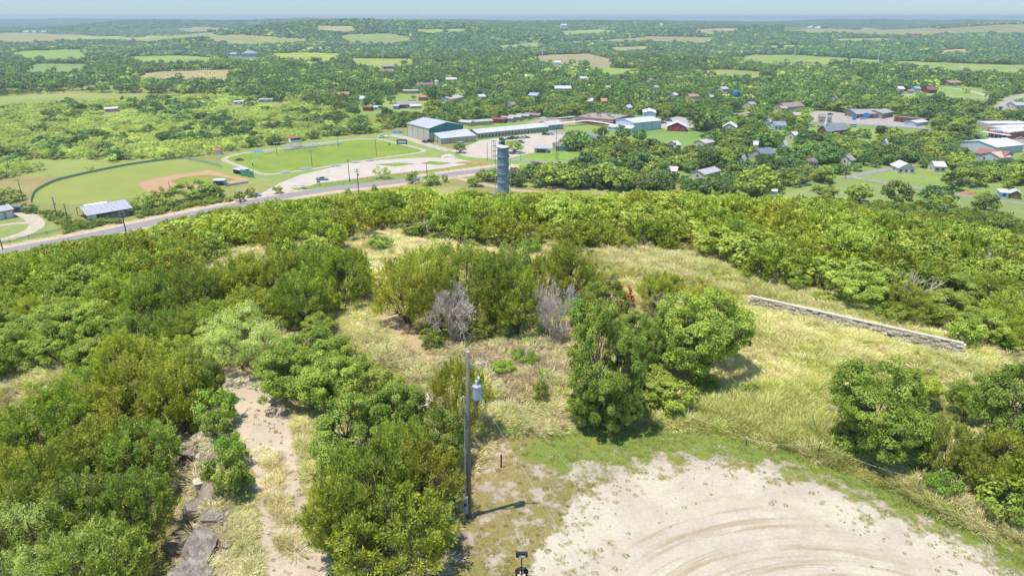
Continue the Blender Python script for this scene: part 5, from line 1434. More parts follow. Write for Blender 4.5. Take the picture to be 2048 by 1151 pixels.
def juniper_arrays(g, w_=4.0, h=3.6, tufts=150, per=46, L=0.24, wd=0.075, plume=0.55, bare=0.12):
    nl = g.integers(4, 7)
    lobes = [(np.array([0, 0, h * 0.52]), np.array([w_ * 0.34, w_ * 0.34, h * 0.44]))]
    for i in range(nl):
        a = 2 * np.pi * i / nl + g.uniform(-.4, .4)
        rr_ = w_ * g.uniform(0.2, 0.3); hh = h * g.uniform(0.3, 0.56)
        lobes.append((np.array([math.cos(a) * rr_, math.sin(a) * rr_, hh]), np.array([w_ * .23, w_ * .23, h * g.uniform(.26, .38)])))
    T = []; A = []
    while len(T) < tufts:
        c, r_ = lobes[g.integers(0, len(lobes))]
        d = sph(g, 1, -0.45)[0]
        p = c + d * r_ * g.uniform(0.72, 1.0)
        if p[2] < 0.15: continue
        if any(np.sum(((p - c2) / r2) ** 2) < 0.62 for c2, r2 in lobes): continue
        T.append(p); A.append(unit(d * 0.8 + np.array([0, 0, 0.55]) + g.normal(size=3) * 0.22))
    T = np.array(T); A = np.array(A)
    tl = plume * g.uniform(0.6, 1.35, tufts)
    vv = np.clip(g.normal(0.5, 0.28, tufts), 0, 1)
    i = np.repeat(np.arange(tufts), per)
    s = g.uniform(-0.5, 1, len(i)) ** 1
    off = unit(g.normal(size=(len(i), 3))) * (plume * 0.5 * (1 - np.clip(s, 0, 1) * 0.8) * g.uniform(0.2, 1, len(i)))[:, None]
    base = T[i] + A[i] * (s * tl[i])[:, None] + off
    d = unit(A[i] * 0.9 + unit(off) * 0.7 + g.normal(size=base.shape) * 0.35)
    q = spray_quads(base, d, L * g.uniform(0.6, 1.3, len(i)), wd * g.uniform(0.7, 1.4, len(i)), g)
    v = np.clip(vv[i] + g.normal(0, 0.2, len(i)) + 0.15 * np.clip(s, 0, 1), 0, 1)
    return q, v, T

def broad_arrays(g, w_=5.0, h=4.5, clumps=80, per=100, sz=0.16, cr=0.5, zlow=0.12, asp=0.6, flat=0.75, out=0.6, lz=0.34):
    nl = g.integers(5, 9)
    lobes = [(np.array([0, 0, h * 0.56]), np.array([w_ * 0.32, w_ * 0.32, h * 0.4]))]
    for i in range(nl):
        a = 2 * np.pi * i / nl + g.uniform(-.4, .4)
        rr_ = w_ * g.uniform(0.2, 0.32)
        lobes.append((np.array([math.cos(a) * rr_, math.sin(a) * rr_, h * g.uniform(lz, 0.66)]), np.array([w_ * .2, w_ * .2, h * g.uniform(.2, .32)])))
    T = []; D = []
    tries = 0
    while len(T) < clumps:
        tries += 1
        c, r_ = lobes[g.integers(0, len(lobes))]
        d = sph(g, 1, -0.7)[0]
        p = c + d * r_ * g.uniform(0.7, 1.02)
        if p[2] < h * zlow: continue
        if tries < 5000 and any(np.sum(((p - c2) / r2) ** 2) < 0.55 for c2, r2 in lobes): continue
        T.append(p); D.append(d)
    T = np.array(T); D = np.array(D)
    rad = cr * g.uniform(0.6, 1.3, clumps)
    vv = np.clip(g.normal(0.45, 0.28, clumps), 0, 1)
    i = np.repeat(np.arange(clumps), per)
    d = sph(g, len(i), -0.8)
    r_ = g.uniform(0.35, 1.0, len(i)) ** 0.6
    pos = T[i] + d * (rad[i] * r_)[:, None] * np.array([1, 1, flat])
    nrm = unit(d * out + D[i] * 0.35 + np.array([0, 0, 0.35]) + g.normal(size=d.shape) * 0.45)
    q = leaf_quads(pos, nrm, sz * g.uniform(0.6, 1.35, len(i)), g, asp)
    v = np.clip(vv[i] + g.normal(0, 0.22, len(i)), 0, 1)
    return q, v, T

PROTO = {}     # key -> list of (trunk mesh or None, crown mesh, width, height)
def add_proto(key, kind, leaf, variants, seed, parts=True, bark='bark', **k):
    lst = []
    for s in range(variants):
        g = np.random.default_rng(seed + s * 17)
        tr_r = k.pop('tr', None) or 0.09; stems = k.get('stems', 1); kk = {a: b for a, b in k.items() if a not in ('stems', 'split', 'rings')}
        q, v, T = (juniper_arrays if kind == 'j' else broad_arrays)(g, **kk)
        w_, h = kk.get('w_', 4.0), kk.get('h', 3.6)
        tips = T[g.choice(len(T), min(len(T), k.get('split', 5) * (16 if parts else 6)), replace=False)]
        tq = tubes(limbs(g, tips, tr_r, h, k.get('split', 5), stems=stems, twig_r=0.01 * w_ / 4), 5)
        k['tr'] = tr_r
        if parts:
            lst.append((to_mesh('trunk', tq, [M[bark]]), to_mesh('crown', q, [M[leaf]], v=v), w_, h))
        else:
            qq = np.concatenate([q, tq]); mi = np.r_[np.zeros(len(q), int), np.ones(len(tq), int)]
            lst.append((None, to_mesh('tree', qq, [M[leaf], M[bark]], mi, np.r_[v, np.zeros(len(tq))]), w_, h))
    PROTO[key] = lst

# near
add_proto('jun', 'j', 'juniper', 4, 11, w_=4.4, h=3.8, tufts=190, per=84, L=0.17, wd=0.046, plume=0.5, stems=3, split=6, tr=0.09)
add_proto('jung', 'j', 'juniper_green', 3, 41, w_=4.4, h=3.8, tufts=190, per=84, L=0.16, wd=0.046, plume=0.45, stems=3, split=6, tr=0.09)
add_proto('oak', 'b', 'oak', 4, 71, w_=5.0, h=4.4, lz=0.22, zlow=0.05, clumps=130, per=190, sz=0.12, cr=0.40, stems=3, split=6, tr=0.1)
add_proto('oakb', 'b', 'oak_bright', 3, 101, w_=4.4, h=3.6, lz=0.22, zlow=0.05, clumps=110, per=180, sz=0.12, cr=0.38, stems=2, split=6, tr=0.08)
add_proto('mes', 'b', 'mesquite', 2, 131, w_=5.0, h=3.6, clumps=130, per=130, sz=0.11, cr=0.40, asp=0.3, stems=2, split=6, tr=0.08)
add_proto('bigtree', 'b', 'oak', 3, 161, w_=8.0, h=8.0, lz=0.16, zlow=0.03, clumps=270, per=170, sz=0.155, cr=0.5, stems=2, split=8, tr=0.16)
add_proto('shrub', 'b', 'oak', 3, 191, w_=2.2, h=1.5, clumps=34, per=90, sz=0.13, cr=0.28, zlow=0.05, stems=3, split=4, tr=0.03)
add_proto('shrubb', 'b', 'weed', 3, 211, w_=2.2, h=1.4, clumps=34, per=80, sz=0.12, cr=0.28, zlow=0.05, stems=3, split=4, tr=0.03)
# middle distance: one mesh each
add_proto('mjun', 'j', 'juniper', 4, 301, False, w_=4.4, h=3.6, tufts=95, per=30, L=0.36, wd=0.12, plume=0.5, stems=2, split=4, tr=0.09)
add_proto('mjung', 'j', 'juniper_green', 3, 331, False, w_=4.4, h=3.6, tufts=95, per=30, L=0.34, wd=0.12, plume=0.5, stems=2, split=4, tr=0.09)
add_proto('moak', 'b', 'oak', 4, 361, False, w_=5.0, h=4.0, lz=0.26, zlow=0.06, clumps=56, per=56, sz=0.29, cr=0.5, stems=2, split=4, tr=0.1)
add_proto('moakb', 'b', 'oak_bright', 3, 391, False, w_=4.6, h=3.6, lz=0.26, zlow=0.06, clumps=54, per=56, sz=0.29, cr=0.5, stems=2, split=4, tr=0.1)
add_proto('mmes', 'b', 'mesquite', 3, 421, False, w_=6.0, h=4.2, clumps=44, per=26, sz=0.42, cr=0.6, asp=0.45, stems=2, split=4, tr=0.1)
add_proto('mtown', 'b', 'town', 5, 451, False, w_=10.0, h=8.0, clumps=64, per=26, sz=0.85, cr=1.15, stems=1, split=5, tr=0.22)
add_proto('mtownb', 'b', 'oak', 3, 481, False, w_=9.0, h=7.5, clumps=60, per=26, sz=0.8, cr=1.1, stems=1, split=5, tr=0.22)
# far away
add_proto('ltown', 'b', 'town', 4, 511, False, w_=11.0, h=8.5, clumps=30, per=9, sz=1.7, cr=1.5, stems=1, split=2, tr=0.2)
add_proto('lmes', 'b', 'mesquite', 3, 541, False, w_=7.0, h=4.2, clumps=24, per=8, sz=1.2, cr=0.9, stems=1, split=2, tr=0.1)

def lump(seed, w_, h, leaf, n=1):
    g = np.random.default_rng(seed)
    quads = []; v = []
    for _ in range(n):
        cx, cy = g.uniform(-.5, .5, 2) * w_ * (0 if n == 1 else 0.75)
        ww = w_ if n == 1 else w_ * 0.42
        a = np.linspace(0, 2 * np.pi, 8)[:-1]; rings = []
        for f, rr_ in ((0.0, 0.8), (0.35, 1.05), (0.75, 0.72), (1.0, 0.15)):
            j = g.uniform(0.75, 1.2, 7)
            rings.append(np.stack([cx + np.cos(a) * ww / 2 * rr_ * j, cy + np.sin(a) * ww / 2 * rr_ * j, np.full(7, h * f) * g.uniform(0.85, 1.1, 7)], -1))
        for r0, r1 in zip(rings[:-1], rings[1:]):
            for k in range(7):
                k2 = (k + 1) % 7; quads.append([r0[k], r0[k2], r1[k2], r1[k]]); v.append(g.uniform(0, 1))
        for _k in range(10):
            d = sph(g, 1, 0.0)[0]; c = np.array([cx, cy, h * .45]) + d * np.array([ww * .5, ww * .5, h * .55])
            quads.append(leaf_quads(c[None], unit(d[None] + g.normal(size=(1, 3)) * .4), np.array([ww * .3]), g, .8)[0]); v.append(g.uniform(0, 1))
    return to_mesh('far_tree', np.array(quads), [M[leaf]], v=np.array(v))
PROTO['fartree'] = [(None, lump(601 + i, 10, 7.5, 'far'), 10, 7.5) for i in range(4)]
PROTO['farlight'] = [(None, lump(661 + i, 10, 6.5, 'oak'), 10, 6.5) for i in range(3)]
PROTO['farclump'] = [(None, lump(631 + i, 46, 8, 'far', 9), 46, 8) for i in range(3)]

def dead_tree(seed, w_, h, mat_, fine=5, name='dead'):
    g = np.random.default_rng(seed); segs = []
    def grow(p, d, L, r, lv):
        q = p + d * L
        segs.append((p, q, r, r * 0.65))
        if lv == 0: return
        for _ in range(3 if lv > 1 else 4):
            nd = unit(d + g.normal(size=3) * 0.55 + np.array([0, 0, 0.12]))
            grow(p + (q - p) * g.uniform(0.6, 1.0), nd, L * g.uniform(0.6, 0.85), r * 0.55, lv - 1)
    for i in range(5):
        a = i * 1.26 + g.uniform(-.3, .3)
        grow(np.array([0, 0, -0.1]), unit(np.array([math.cos(a) * 0.6, math.sin(a) * 0.6, 1.0])), h * 0.34, 0.07, fine)
    S = np.array([[s[0], s[1]] for s in segs]); big = [s for s in segs if s[2] > 0.02]; small = [(s[0], s[1], max(s[2], .014), max(s[3], .010)) for s in segs if s[2] <= 0.02]
    mx = np.abs(S[..., :2]).max(); mz = S[..., 2].max()
    k = np.array([w_ / 2 / mx, w_ / 2 / mx, h / mz])
    return (to_mesh('trunk', tubes(big, 5) * k, [M['deadwood']]), to_mesh('crown', tubes(small, 3) * k, [M[mat_]]), w_, h)
PROTO['dead'] = [dead_tree(701, 4.2, 4.0, 'twig', 6), dead_tree(702, 4.0, 4.2, 'twig', 6)]
PROTO['mdead'] = [(None, to_mesh('tree', np.concatenate([np.array([[v.co[:] for v in []]]).reshape(0, 4, 3)]), [M['twig']]), 1, 1)] if False else [dead_tree(703, 4.0, 3.4, 'twig', 3)]

# ------------------------------------------------------------------ placing
TREES = []   # (x, y, radius) of trees placed by hand
def put(key, name, label, cat_, loc, w_, h, rz=None, group=None, var=None, parts=True):
    lst = PROTO[key]
    tr_, cr_, pw, ph = lst[(var if var is not None else rng.integers(0, len(lst))) % len(lst)]
    rz = rng.uniform(0, 6.28) if rz is None else rz
    if tr_ is None:
        o = bpy.data.objects.new(name, cr_); COL.objects.link(o)
        o.location = loc; o.rotation_euler = (0, 0, rz); o.scale = (w_ / pw, w_ / pw, h / ph)
        return tag(o, label, cat_, group)
    e = bpy.data.objects.new(name, None); COL.objects.link(e); e.empty_display_size = 0.3
    e.location = loc; e.rotation_euler = (0, 0, rz); e.scale = (w_ / pw, w_ / pw, h / ph)
    for nm, me in (('trunk', tr_), ('crown', cr_)):
        c = bpy.data.objects.new(nm, me); COL.objects.link(c); c.parent = e
    return tag(e, label, cat_, group)

def plant(key, name, label, cat_, u, vb, vt, wpx, group=None, var=None, rad=0.8):
    p = P(u, vb); d = depth(p)
    w_ = wpx / F * d
    # row of the crown's top seen over its middle
    h = max(height_to(p, u, vt), 0.5)
    TREES.append((p.x, p.y, w_ * 0.5 * rad))
    return put(key, name, label, cat_, p, w_, h, group=group, var=var)

NEAR = [
 # key, name, label, category, u, v base, v top, width px
 ('jun', 'juniper_tree', 'yellow olive juniper left half of the big clump beside the utility pole', 735, 1085, 905, 215),
 ('jun', 'juniper_tree', 'pale olive juniper closest to the foot of the utility pole', 838, 1026, 893, 165),
 ('jun', 'juniper_tree', 'low olive juniper at the bottom of the clump left of the pole', 790, 1150, 1000, 230),
 ('jun', 'juniper_tree', 'juniper spilling onto the white path at the clump left foot', 690, 1120, 960, 150),
 ('jun', 'juniper_tree', 'small bright juniper rising in the middle of the clump', 800, 985, 850, 120),
 ('shrub', 'shrub', 'low dark shrub in the shade under the juniper by the pole', 895, 1085, 1035, 60),
 ('oak', 'scrub_oak', 'dark green oak with ragged left edge above the path', 710, 935, 785, 170),
 ('oak', 'scrub_oak', 'rounded oak behind the junipers and left of the pole', 800, 900, 755, 150),
 ('oak', 'scrub_oak', 'grey green oak touching the utility pole on its left', 875, 945, 815, 130),
 ('oakb', 'scrub_oak', 'bright oak in the middle of the thicket left of the pole', 760, 850, 735, 150),
 ('jun', 'juniper_tree', 'dense conical juniper right behind the utility pole top', 922, 868, 722, 112),
 ('oak', 'scrub_oak', 'fresh green oak bush above the white path bend', 590, 800, 690, 150),
 ('oakb', 'scrub_oak', 'yellow green oak bush right of the path bend', 660, 815, 700, 140),
 ('oak', 'scrub_oak', 'oak bush at the upper edge of the path thicket', 640, 745, 650, 150),
 ('oak', 'scrub_oak', 'low oak bush left of the grass clearing', 700, 775, 690, 120),
 ('oak', 'scrub_oak', 'dark oak bush by the grey twiggy shrub at the path', 570, 760, 668, 110),
 ('mes', 'mesquite_tree', 'feathery pale green mesquite above the white path', 490, 735, 612, 180),
 ('mes', 'mesquite_tree', 'low wispy mesquite left of the feathery one', 440, 700, 625, 110),
 ('oak', 'young_tree', 'thin young tree with open branches at the path start', 415, 800, 685, 85),
 ('shrubb', 'shrub', 'shrub on the left side of the white path top', 435, 845, 775, 85),
 ('shrub', 'shrub', 'leafy shrub growing above the grey ledge rocks', 458, 985, 900, 95),
 ('shrubb', 'shrub', 'smaller shrub between the flat ledge rock and the path', 470, 925, 868, 65),
 ('shrub', 'shrub', 'shrub right behind the flat ledge rock', 432, 872, 822, 60),
 ('jun', 'juniper_tree', 'dark olive juniper nearest to the start of the white path', 370, 860, 715, 150),
 ('jun', 'juniper_tree', 'olive juniper with bare twigs left of the path start', 285, 865, 725, 170),
 ('jun', 'juniper_tree', 'juniper crest rising above the left grass patch', 250, 780, 670, 130),
 ('jun', 'juniper_tree', 'olive juniper at the right end of the left grass patch', 190, 860, 740, 160),
 ('jun', 'juniper_tree', 'olive juniper below the left grass patch', 100, 920, 800, 170),
 ('jun', 'juniper_tree', 'olive juniper at the left edge below the grass patch', 15, 950, 835, 150),
 ('jun', 'juniper_tree', 'juniper with grey twigs in the middle of the lower left mass', 215, 975, 845, 180),
 ('jung', 'juniper_tree', 'blue green juniper leaning over the flat ledge rock', 300, 975, 850, 150),
 ('jun', 'juniper_tree', 'yellowish juniper left of the blue green one', 130, 1040, 905, 180),
 ('jun', 'juniper_tree', 'yellowish juniper at the lower left border', 30, 1050, 910, 170),
 ('jung', 'juniper_tree', 'blue green juniper above the lowest ledge boulder', 290, 1085, 935, 150),
 ('jung', 'juniper_tree', 'broad blue green juniper in the lower left corner mass', 190, 1100, 950, 180),
 ('jung', 'juniper_tree', 'dark juniper at the bottom edge left of the lowest boulder', 215, 1215, 1050, 220),
 ('mes', 'mesquite_tree', 'soft pale mesquite crown in the bottom left corner', 60, 1190, 1000, 210),
 ('mes', 'mesquite_tree', 'soft pale mesquite crown second from the bottom left corner', 165, 1220, 1060, 190),
 ('mes', 'mesquite_tree', 'wispy mesquite crown at the very left bottom border', -30, 1150, 1010, 150),
 ('jung', 'juniper_tree', 'juniper between the pale mesquites and the grass patch', 60, 1110, 965, 160),
 ('oak', 'scrub_oak', 'light green rounded oak alone in the left juniper belt', 205, 700, 598, 120),
 ('oak', 'scrub_oak', 'dark oak at the lower edge of the left juniper belt', 120, 725, 640, 110),
 ('oak', 'scrub_oak', 'dark oak left of the grass patch top', 30, 745, 655, 120),
 ('oakb', 'scrub_oak', 'pale green low bush beside the round light oak', 185, 735, 675, 90),
 ('jun', 'juniper_tree', 'tall ragged juniper at the dirt trail left side', 610, 645, 535, 125),
 ('jun', 'juniper_tree', 'juniper at the right tip of the clump left of the trail', 690, 610, 500, 110),
 ('jun', 'juniper_tree', 'juniper behind the ragged one in the clump left of the trail', 640, 590, 492, 110),
 ('jun', 'juniper_tree', 'wide juniper in the left part of the clump by the trail', 555, 605, 500, 120),
 ('jun', 'juniper_tree', 'juniper with bare base left of the trail clump', 480, 610, 508, 110),
 ('jun', 'juniper_tree', 'dark juniper over the small shaded gap', 400, 630, 530, 120),
 ('jun', 'juniper_tree', 'olive juniper left of the small shaded gap', 315, 640, 545, 120),
 ('shrubb', 'shrub', 'small bright bush under the ragged juniper', 585, 655, 625, 45),
 ('jun', 'juniper_tree', 'leftmost juniper of the centre island clump', 815, 645, 520, 120),
 ('jun', 'juniper_tree', 'back left juniper of the centre island clump', 850, 585, 498, 110),
 ('jun', 'juniper_tree', 'front juniper beside the left grey dead tree', 880, 655, 545, 110),
 ('jun', 'juniper_tree', 'back middle juniper of the centre island clump', 930, 585, 488, 120),
 ('jun', 'juniper_tree', 'middle juniper between the two grey dead trees', 985, 650, 520, 120),
 ('jung', 'juniper_tree', 'dark green juniper in the heart of the centre island', 1010, 605, 500, 110),
 ('jun', 'juniper_tree', 'front juniper left of the right grey dead tree', 1035, 665, 545, 110),
 ('jun', 'juniper_tree', 'round juniper at the right end of the centre island', 1150, 590, 488, 105),
 ('jun', 'juniper_tree', 'juniper behind the right grey dead tree', 1085, 600, 515, 100),
 ('shrub', 'shrub', 'low shrub between the dead tree trunk and the grass', 960, 672, 640, 60),
 ('shrub', 'shrub', 'dark low shrub at the foot of the left dead tree', 860, 690, 655, 50),
 ('shrubb', 'shrub', 'low bright shrub right of the right dead tree', 1160, 655, 600, 75),
 ('oak', 'scrub_oak', 'bushy oak between the centre island and the big trees', 1205, 640, 552, 100),
 ('dead', 'dead_tree', 'grey leafless tree on the left front of the centre island', 908, 682, 570, 118),
 ('dead', 'dead_tree', 'pale grey leafless tree on the right front of the centre island', 1105, 678, 552, 102),
 ('bigtree', 'broadleaf_tree', 'tall leafy tree standing at the far rim of the lawn', 1205, 852, 602, 150),
 ('bigtree', 'broadleaf_tree', 'second leafy tree close behind the tall one at the lawn rim', 1290, 770, 620, 85),
 ('bigtree', 'broadleaf_tree', 'wide leafy tree with drooping right side in the tall grass', 1395, 760, 572, 205),
 ('oak', 'scrub_oak', 'leafy bush skirting the tall lawn tree on its left', 1172, 846, 770, 85),
 ('oak', 'scrub_oak', 'leafy bush skirting the tall lawn tree on its right', 1238, 850, 765, 100),
 ('oak', 'scrub_oak', 'leafy bush joining the two tallest trees at the lawn', 1300, 735, 660, 80),
 ('oakb', 'scrub_oak', 'yellow green bush under the wide leafy tree', 1290, 800, 735, 140),
 ('shrub', 'shrub', 'vine covered low shrub at the start of the rope', 1345, 818, 765, 95),
 ('shrubb', 'shrub', 'small bush in the shade right of the wide tree', 1410, 788, 750, 60),
 ('shrub', 'shrub', 'small round shrub alone in the tall grass', 1500, 795, 765, 42),
 ('shrub', 'shrub', 'small weedy shrub left of the tall tree in dry grass', 1082, 802, 760, 34),
 ('jun', 'juniper_tree', 'low juniper behind the rusty leaved bush', 1310, 620, 550, 70),
 ('bigtree', 'broadleaf_tree', 'spreading tree with spiky open top right of the grass', 1740, 912, 710, 198),
 ('oak', 'scrub_oak', 'dark bush at the right side of the spreading tree', 1835, 900, 800, 85),
 ('jung', 'juniper_tree', 'grey green juniper before the big right edge tree', 1892, 955, 850, 88),
 ('bigtree', 'broadleaf_tree', 'big dark tree at the right edge above the rope', 2030, 930, 690, 205),
 ('oak', 'scrub_oak', 'tree filling the gap above the grey green juniper', 1930, 835, 745, 85),
 ('jun', 'juniper_tree', 'yellow tipped juniper below the big right edge tree', 1975, 985, 870, 140),
 ('jun', 'juniper_tree', 'yellow tipped juniper at the right edge near the lawn', 2045, 1010, 900, 130),
 ('shrub', 'shrub', 'low shrub at the right edge beside the lawn strip', 2000, 1035, 965, 110),
 ('oakb', 'scrub_oak', 'small yellow green bush right of the spreading tree', 1830, 815, 740, 90),
 ('shrub', 'shrub', 'low shrub at the foot of the spreading tree', 1700, 905, 850, 90),
 ('shrubb', 'shrub', 'weedy bush right of the rope post', 1880, 985, 945, 80),
 ('oakb', 'scrub_oak', 'round bright bush at the forest edge behind the wall', 1590, 582, 536, 56),
 ('shrub', 'shrub', 'grey green shrub behind the middle of the stone wall', 1650, 605, 585, 50),
 ('shrub', 'shrub', 'olive shrub behind the right half of the stone wall', 1780, 645, 605, 55),
 ('shrub', 'shrub', 'pale shrub beyond the right end of the stone wall', 1925, 690, 640, 70),
 ('shrub', 'shrub', 'dense dark bush alone on the trail crest', 762, 500, 474, 52),
 ('shrub', 'shrub', 'small bush right of the dense dark one on the crest', 880, 505, 490, 22),
 ('shrubb', 'shrub', 'bright bush near the round juniper on the crest', 1065, 505, 480, 50),
 ('shrub', 'shrub', 'greyish low bush left of the bright one on the crest', 1022, 498, 475, 45),
 ('shrubb', 'shrub', 'green weed clump in the purple grass behind the pole', 1050, 722, 702, 60),
 ('shrubb', 'shrub', 'lower green weed clump in the purple grass', 1010, 740, 722, 55),
 ('shrubb', 'shrub', 'small bush on the dry grass hump', 1212, 545, 528, 24),
]
for key, nm, lab, u, vb, vt, wp in NEAR:
    plant(key, nm, lab, {'juniper_tree': 'juniper', 'scrub_oak': 'oak', 'shrub': 'shrub', 'mesquite_tree': 'mesquite', 'dead_tree': 'dead tree', 'broadleaf_tree': 'tree', 'young_tree': 'tree'}[nm], u, vb, vt, wp)
# rusty leaved bush
PROTO['rust'] = []
g = np.random.default_rng(900); q, v, T = broad_arrays(g, w_=1.6, h=1.8, clumps=16, per=60, sz=0.14, cr=0.2, zlow=0.2)
PROTO['rust'].append((to_mesh('trunk', tubes(limbs(g, T, 0.03, 1.8, 3, stems=2), 4), [M['bark']]), to_mesh('crown', q, [M['rust_leaf']], v=v), 1.6, 1.8))
plant('rust', 'shrub', 'rusty orange leaved bush between the centre island and the tall trees', 'shrub', 1252, 612, 565, 34)
plant('rust', 'shrub', 'tiny rusty orange bush just above the larger rusty one', 'shrub', 1236, 585, 560, 18)

# trees of the valley placed by hand: (key, name, label, u, vb, vt, wpx)
MID = [
 ('mtownb', 'shade_tree', 'round shade tree on the grass island of the school car park', 1029, 306, 278, 40),
 ('mmes', 'mesquite_tree', 'spreading tree on the verge of the roadside gravel lot', 763, 357, 332, 38),
 ('mtown', 'shade_tree', 'large tree right of the school car park end', 1150, 300, 258, 60),
 ('mtown', 'shade_tree', 'tree in the school yard left of the low metal shed', 1205, 276, 253, 24),
 ('mtown', 'shade_tree', 'broad tree in front of the low metal shed', 1244, 280, 249, 38),
 ('mtown', 'shade_tree', 'tree in the school yard right of the broad one', 1279, 284, 256, 30),
 ('mtown', 'shade_tree', 'small round tree against the pale blue hall', 1295, 258, 240, 24),
 ('mtown', 'shade_tree', 'dark tree right of the red house with white roof', 1422, 266, 222, 44),
 ('mtown', 'shade_tree', 'big dark tree left of the white cross gabled house', 1396, 260, 218, 50),
 ('mtown', 'shade_tree', 'round dark tree standing by the tall white house', 748, 215, 188, 44),
 ('mtown', 'shade_tree', 'dark tree behind the barn on the town meadow', 782, 207, 190, 20),
 ('mtown', 'shade_tree', 'spreading tree between the orange roof and the tan roof', 865, 203, 176, 26),
 ('mtown', 'shade_tree', 'tree left of the tan roofed house on the meadow', 893, 203, 180, 24),
 ('moakb', 'scrub_oak', 'yellow green round tree on the meadow edge', 1650, 400, 370, 55),
 ('mtownb', 'shade_tree', 'dark tree rising at the meadow edge behind the junipers', 1790, 412, 358, 62),
 ('mtownb', 'shade_tree', 'grey green tree left of the dark meadow tree', 1718, 405, 365, 55),
 ('mtownb', 'shade_tree', 'dark round tree at the meadow right part', 1880, 425, 388, 60),
 ('mtownb', 'shade_tree', 'large grey green oak at the forest edge left of the meadow', 1510, 400, 330, 90),
 ('moak', 'scrub_oak', 'large dark oak clump beside the pavilion end', 390, 400, 354, 75),
 ('moak', 'scrub_oak', 'dark oak left part of the clump beside the pavilion', 330, 412, 372, 60),
 ('moak', 'scrub_oak', 'dark juniper like tree between pavilion and big oak clump', 285, 422, 385, 50),
 ('moak', 'scrub_oak', 'dark tree of the clump nearest to the pale dugout', 430, 398, 365, 45),
 ('moak', 'scrub_oak', 'small tree by the floodlit pole near home plate', 480, 402, 378, 26),
 ('moak', 'scrub_oak', 'small grey tree next to the floodlit pole', 503, 394, 373, 22),
 ('moakb', 'scrub_oak', 'round bright bush beside the gravel lot entrance', 557, 386, 372, 22),
 ('moak', 'scrub_oak', 'bushy tree under the brown pole at the road bend', 862, 368, 343, 44),
 ('moak', 'scrub_oak', 'bushy tree left of the brown pole at the road bend', 825, 366, 342, 28),
 ('moak', 'scrub_oak', 'tiny tree alone on the verge right of the road bend', 890, 364, 346, 14),
 ('moak', 'scrub_oak', 'small round tree on the dirt verge by the tall brown pole', 697, 393, 374, 18),
 ('moak', 'scrub_oak', 'slim small tree right of the tall brown pole', 749, 388, 366, 16),
 ('moak', 'scrub_oak', 'small oak at the fence corner of the outfield', 38, 400, 376, 30),
 ('moak', 'scrub_oak', 'dark oak left of the outfield corner', 10, 406, 376, 45),
 ('moak', 'scrub_oak', 'dark bush below the outfield fence corner', 60, 424, 403, 34),
 ('mtownb', 'shade_tree', 'tree on the car park edge left of the standpipe', 920, 306, 284, 26),
]
for key, nm, lab, u, vb, vt, wp in MID:
    plant(key, nm, lab, 'oak' if nm == 'scrub_oak' else 'mesquite' if nm == 'mesquite_tree' else 'tree', u, vb, vt, wp, rad=0.9)
    p = P(u, vb); w_ = wp / F * depth(p); h = height_to(p, u, vt)
    VIS.append((u - wp / 2, vt, u + wp / 2, vb - (vb - vt) * 0.2, depth(p) - 3, 0.2))

# ------------------------------------------------------------------ the rest of the woods, by area
def pts_fan(r0, r1, sp, g, half=0.72):
    """jittered grid of points inside the viewed fan"""
    n = int(r1 * 1.02 / sp)
    xs, ys = np.meshgrid(np.arange(-n, n + 1) * sp, np.arange(0, n + 1) * sp)
    x = xs.ravel() + g.uniform(-.46, .46, xs.size) * sp; y = ys.ravel() + g.uniform(-.46, .46, xs.size) * sp
    r = np.hypot(x, y); a = np.abs(np.arctan2(x, y))
    k = (r > r0) & (r < r1) & (a < half)
    return x[k], y[k]

def free_of(x, y, polys, zs=()):
    k = np.ones(x.shape, bool)
    for p in polys: k &= ~in_poly(x, y, p)
    return k

def off_ways(x, y, margin=2.0):
    k = dist_line(x, y, ROAD) > 9 + margin
    for nm, L, wd, c in RIBL: k &= dist_line(x, y, L) > wd / 2 + margin
    return k

def off_feet(x, y):
    k = np.ones(x.shape, bool)
    for fx, fy, fr in FOOT: k &= np.hypot(x - fx, y - fy) > fr
    return k

def sight_ok(x, y, z, h, w_, g, hill=None):
    """drop trees that would stand in front of a building that shows in the photograph"""
    ub, vb, d = proj(x, y, z); ut, vt, _ = proj(x, y, z + h)
    hw = w_ * 0.42 / d * F
    k = np.ones(x.shape, bool)
    for u0, v0, u1, v1, dd, ch in VIS:
        hit = (ub + hw > u0) & (ub - hw < u1) & (vt + (vb - vt) * 0.08 < v1) & (vb > v0) & (d < dd)
        k &= ~(hit & (g.random(x.shape) > ch))
    um, vm = ub, vt * 0.75 + vb * 0.25
    for pl in SHOWN:
        if hill is not None: continue
        k &= ~(in_poly(um, vm, pl) & (g.random(x.shape) > 0.07))
    return k

SHOWN = [np.array(f[0], float) for f in FIELDS] + [np.array(f[0], float) for f in LAWNS[3:4] + LAWNS[6:8]] + [np.array(p, float) for _, p, _ in LOTS] + [np.array([(a, b + 3 * s_) for s_ in (1,) for a, b in q_] + [(a, b - 3) for a, b in q_[::-1]], float) for _, q_, _, _ in RIBBONS[4:]]
PLACED = []   # arrays: x, y, z, width, height, key

g = np.random.default_rng(5)
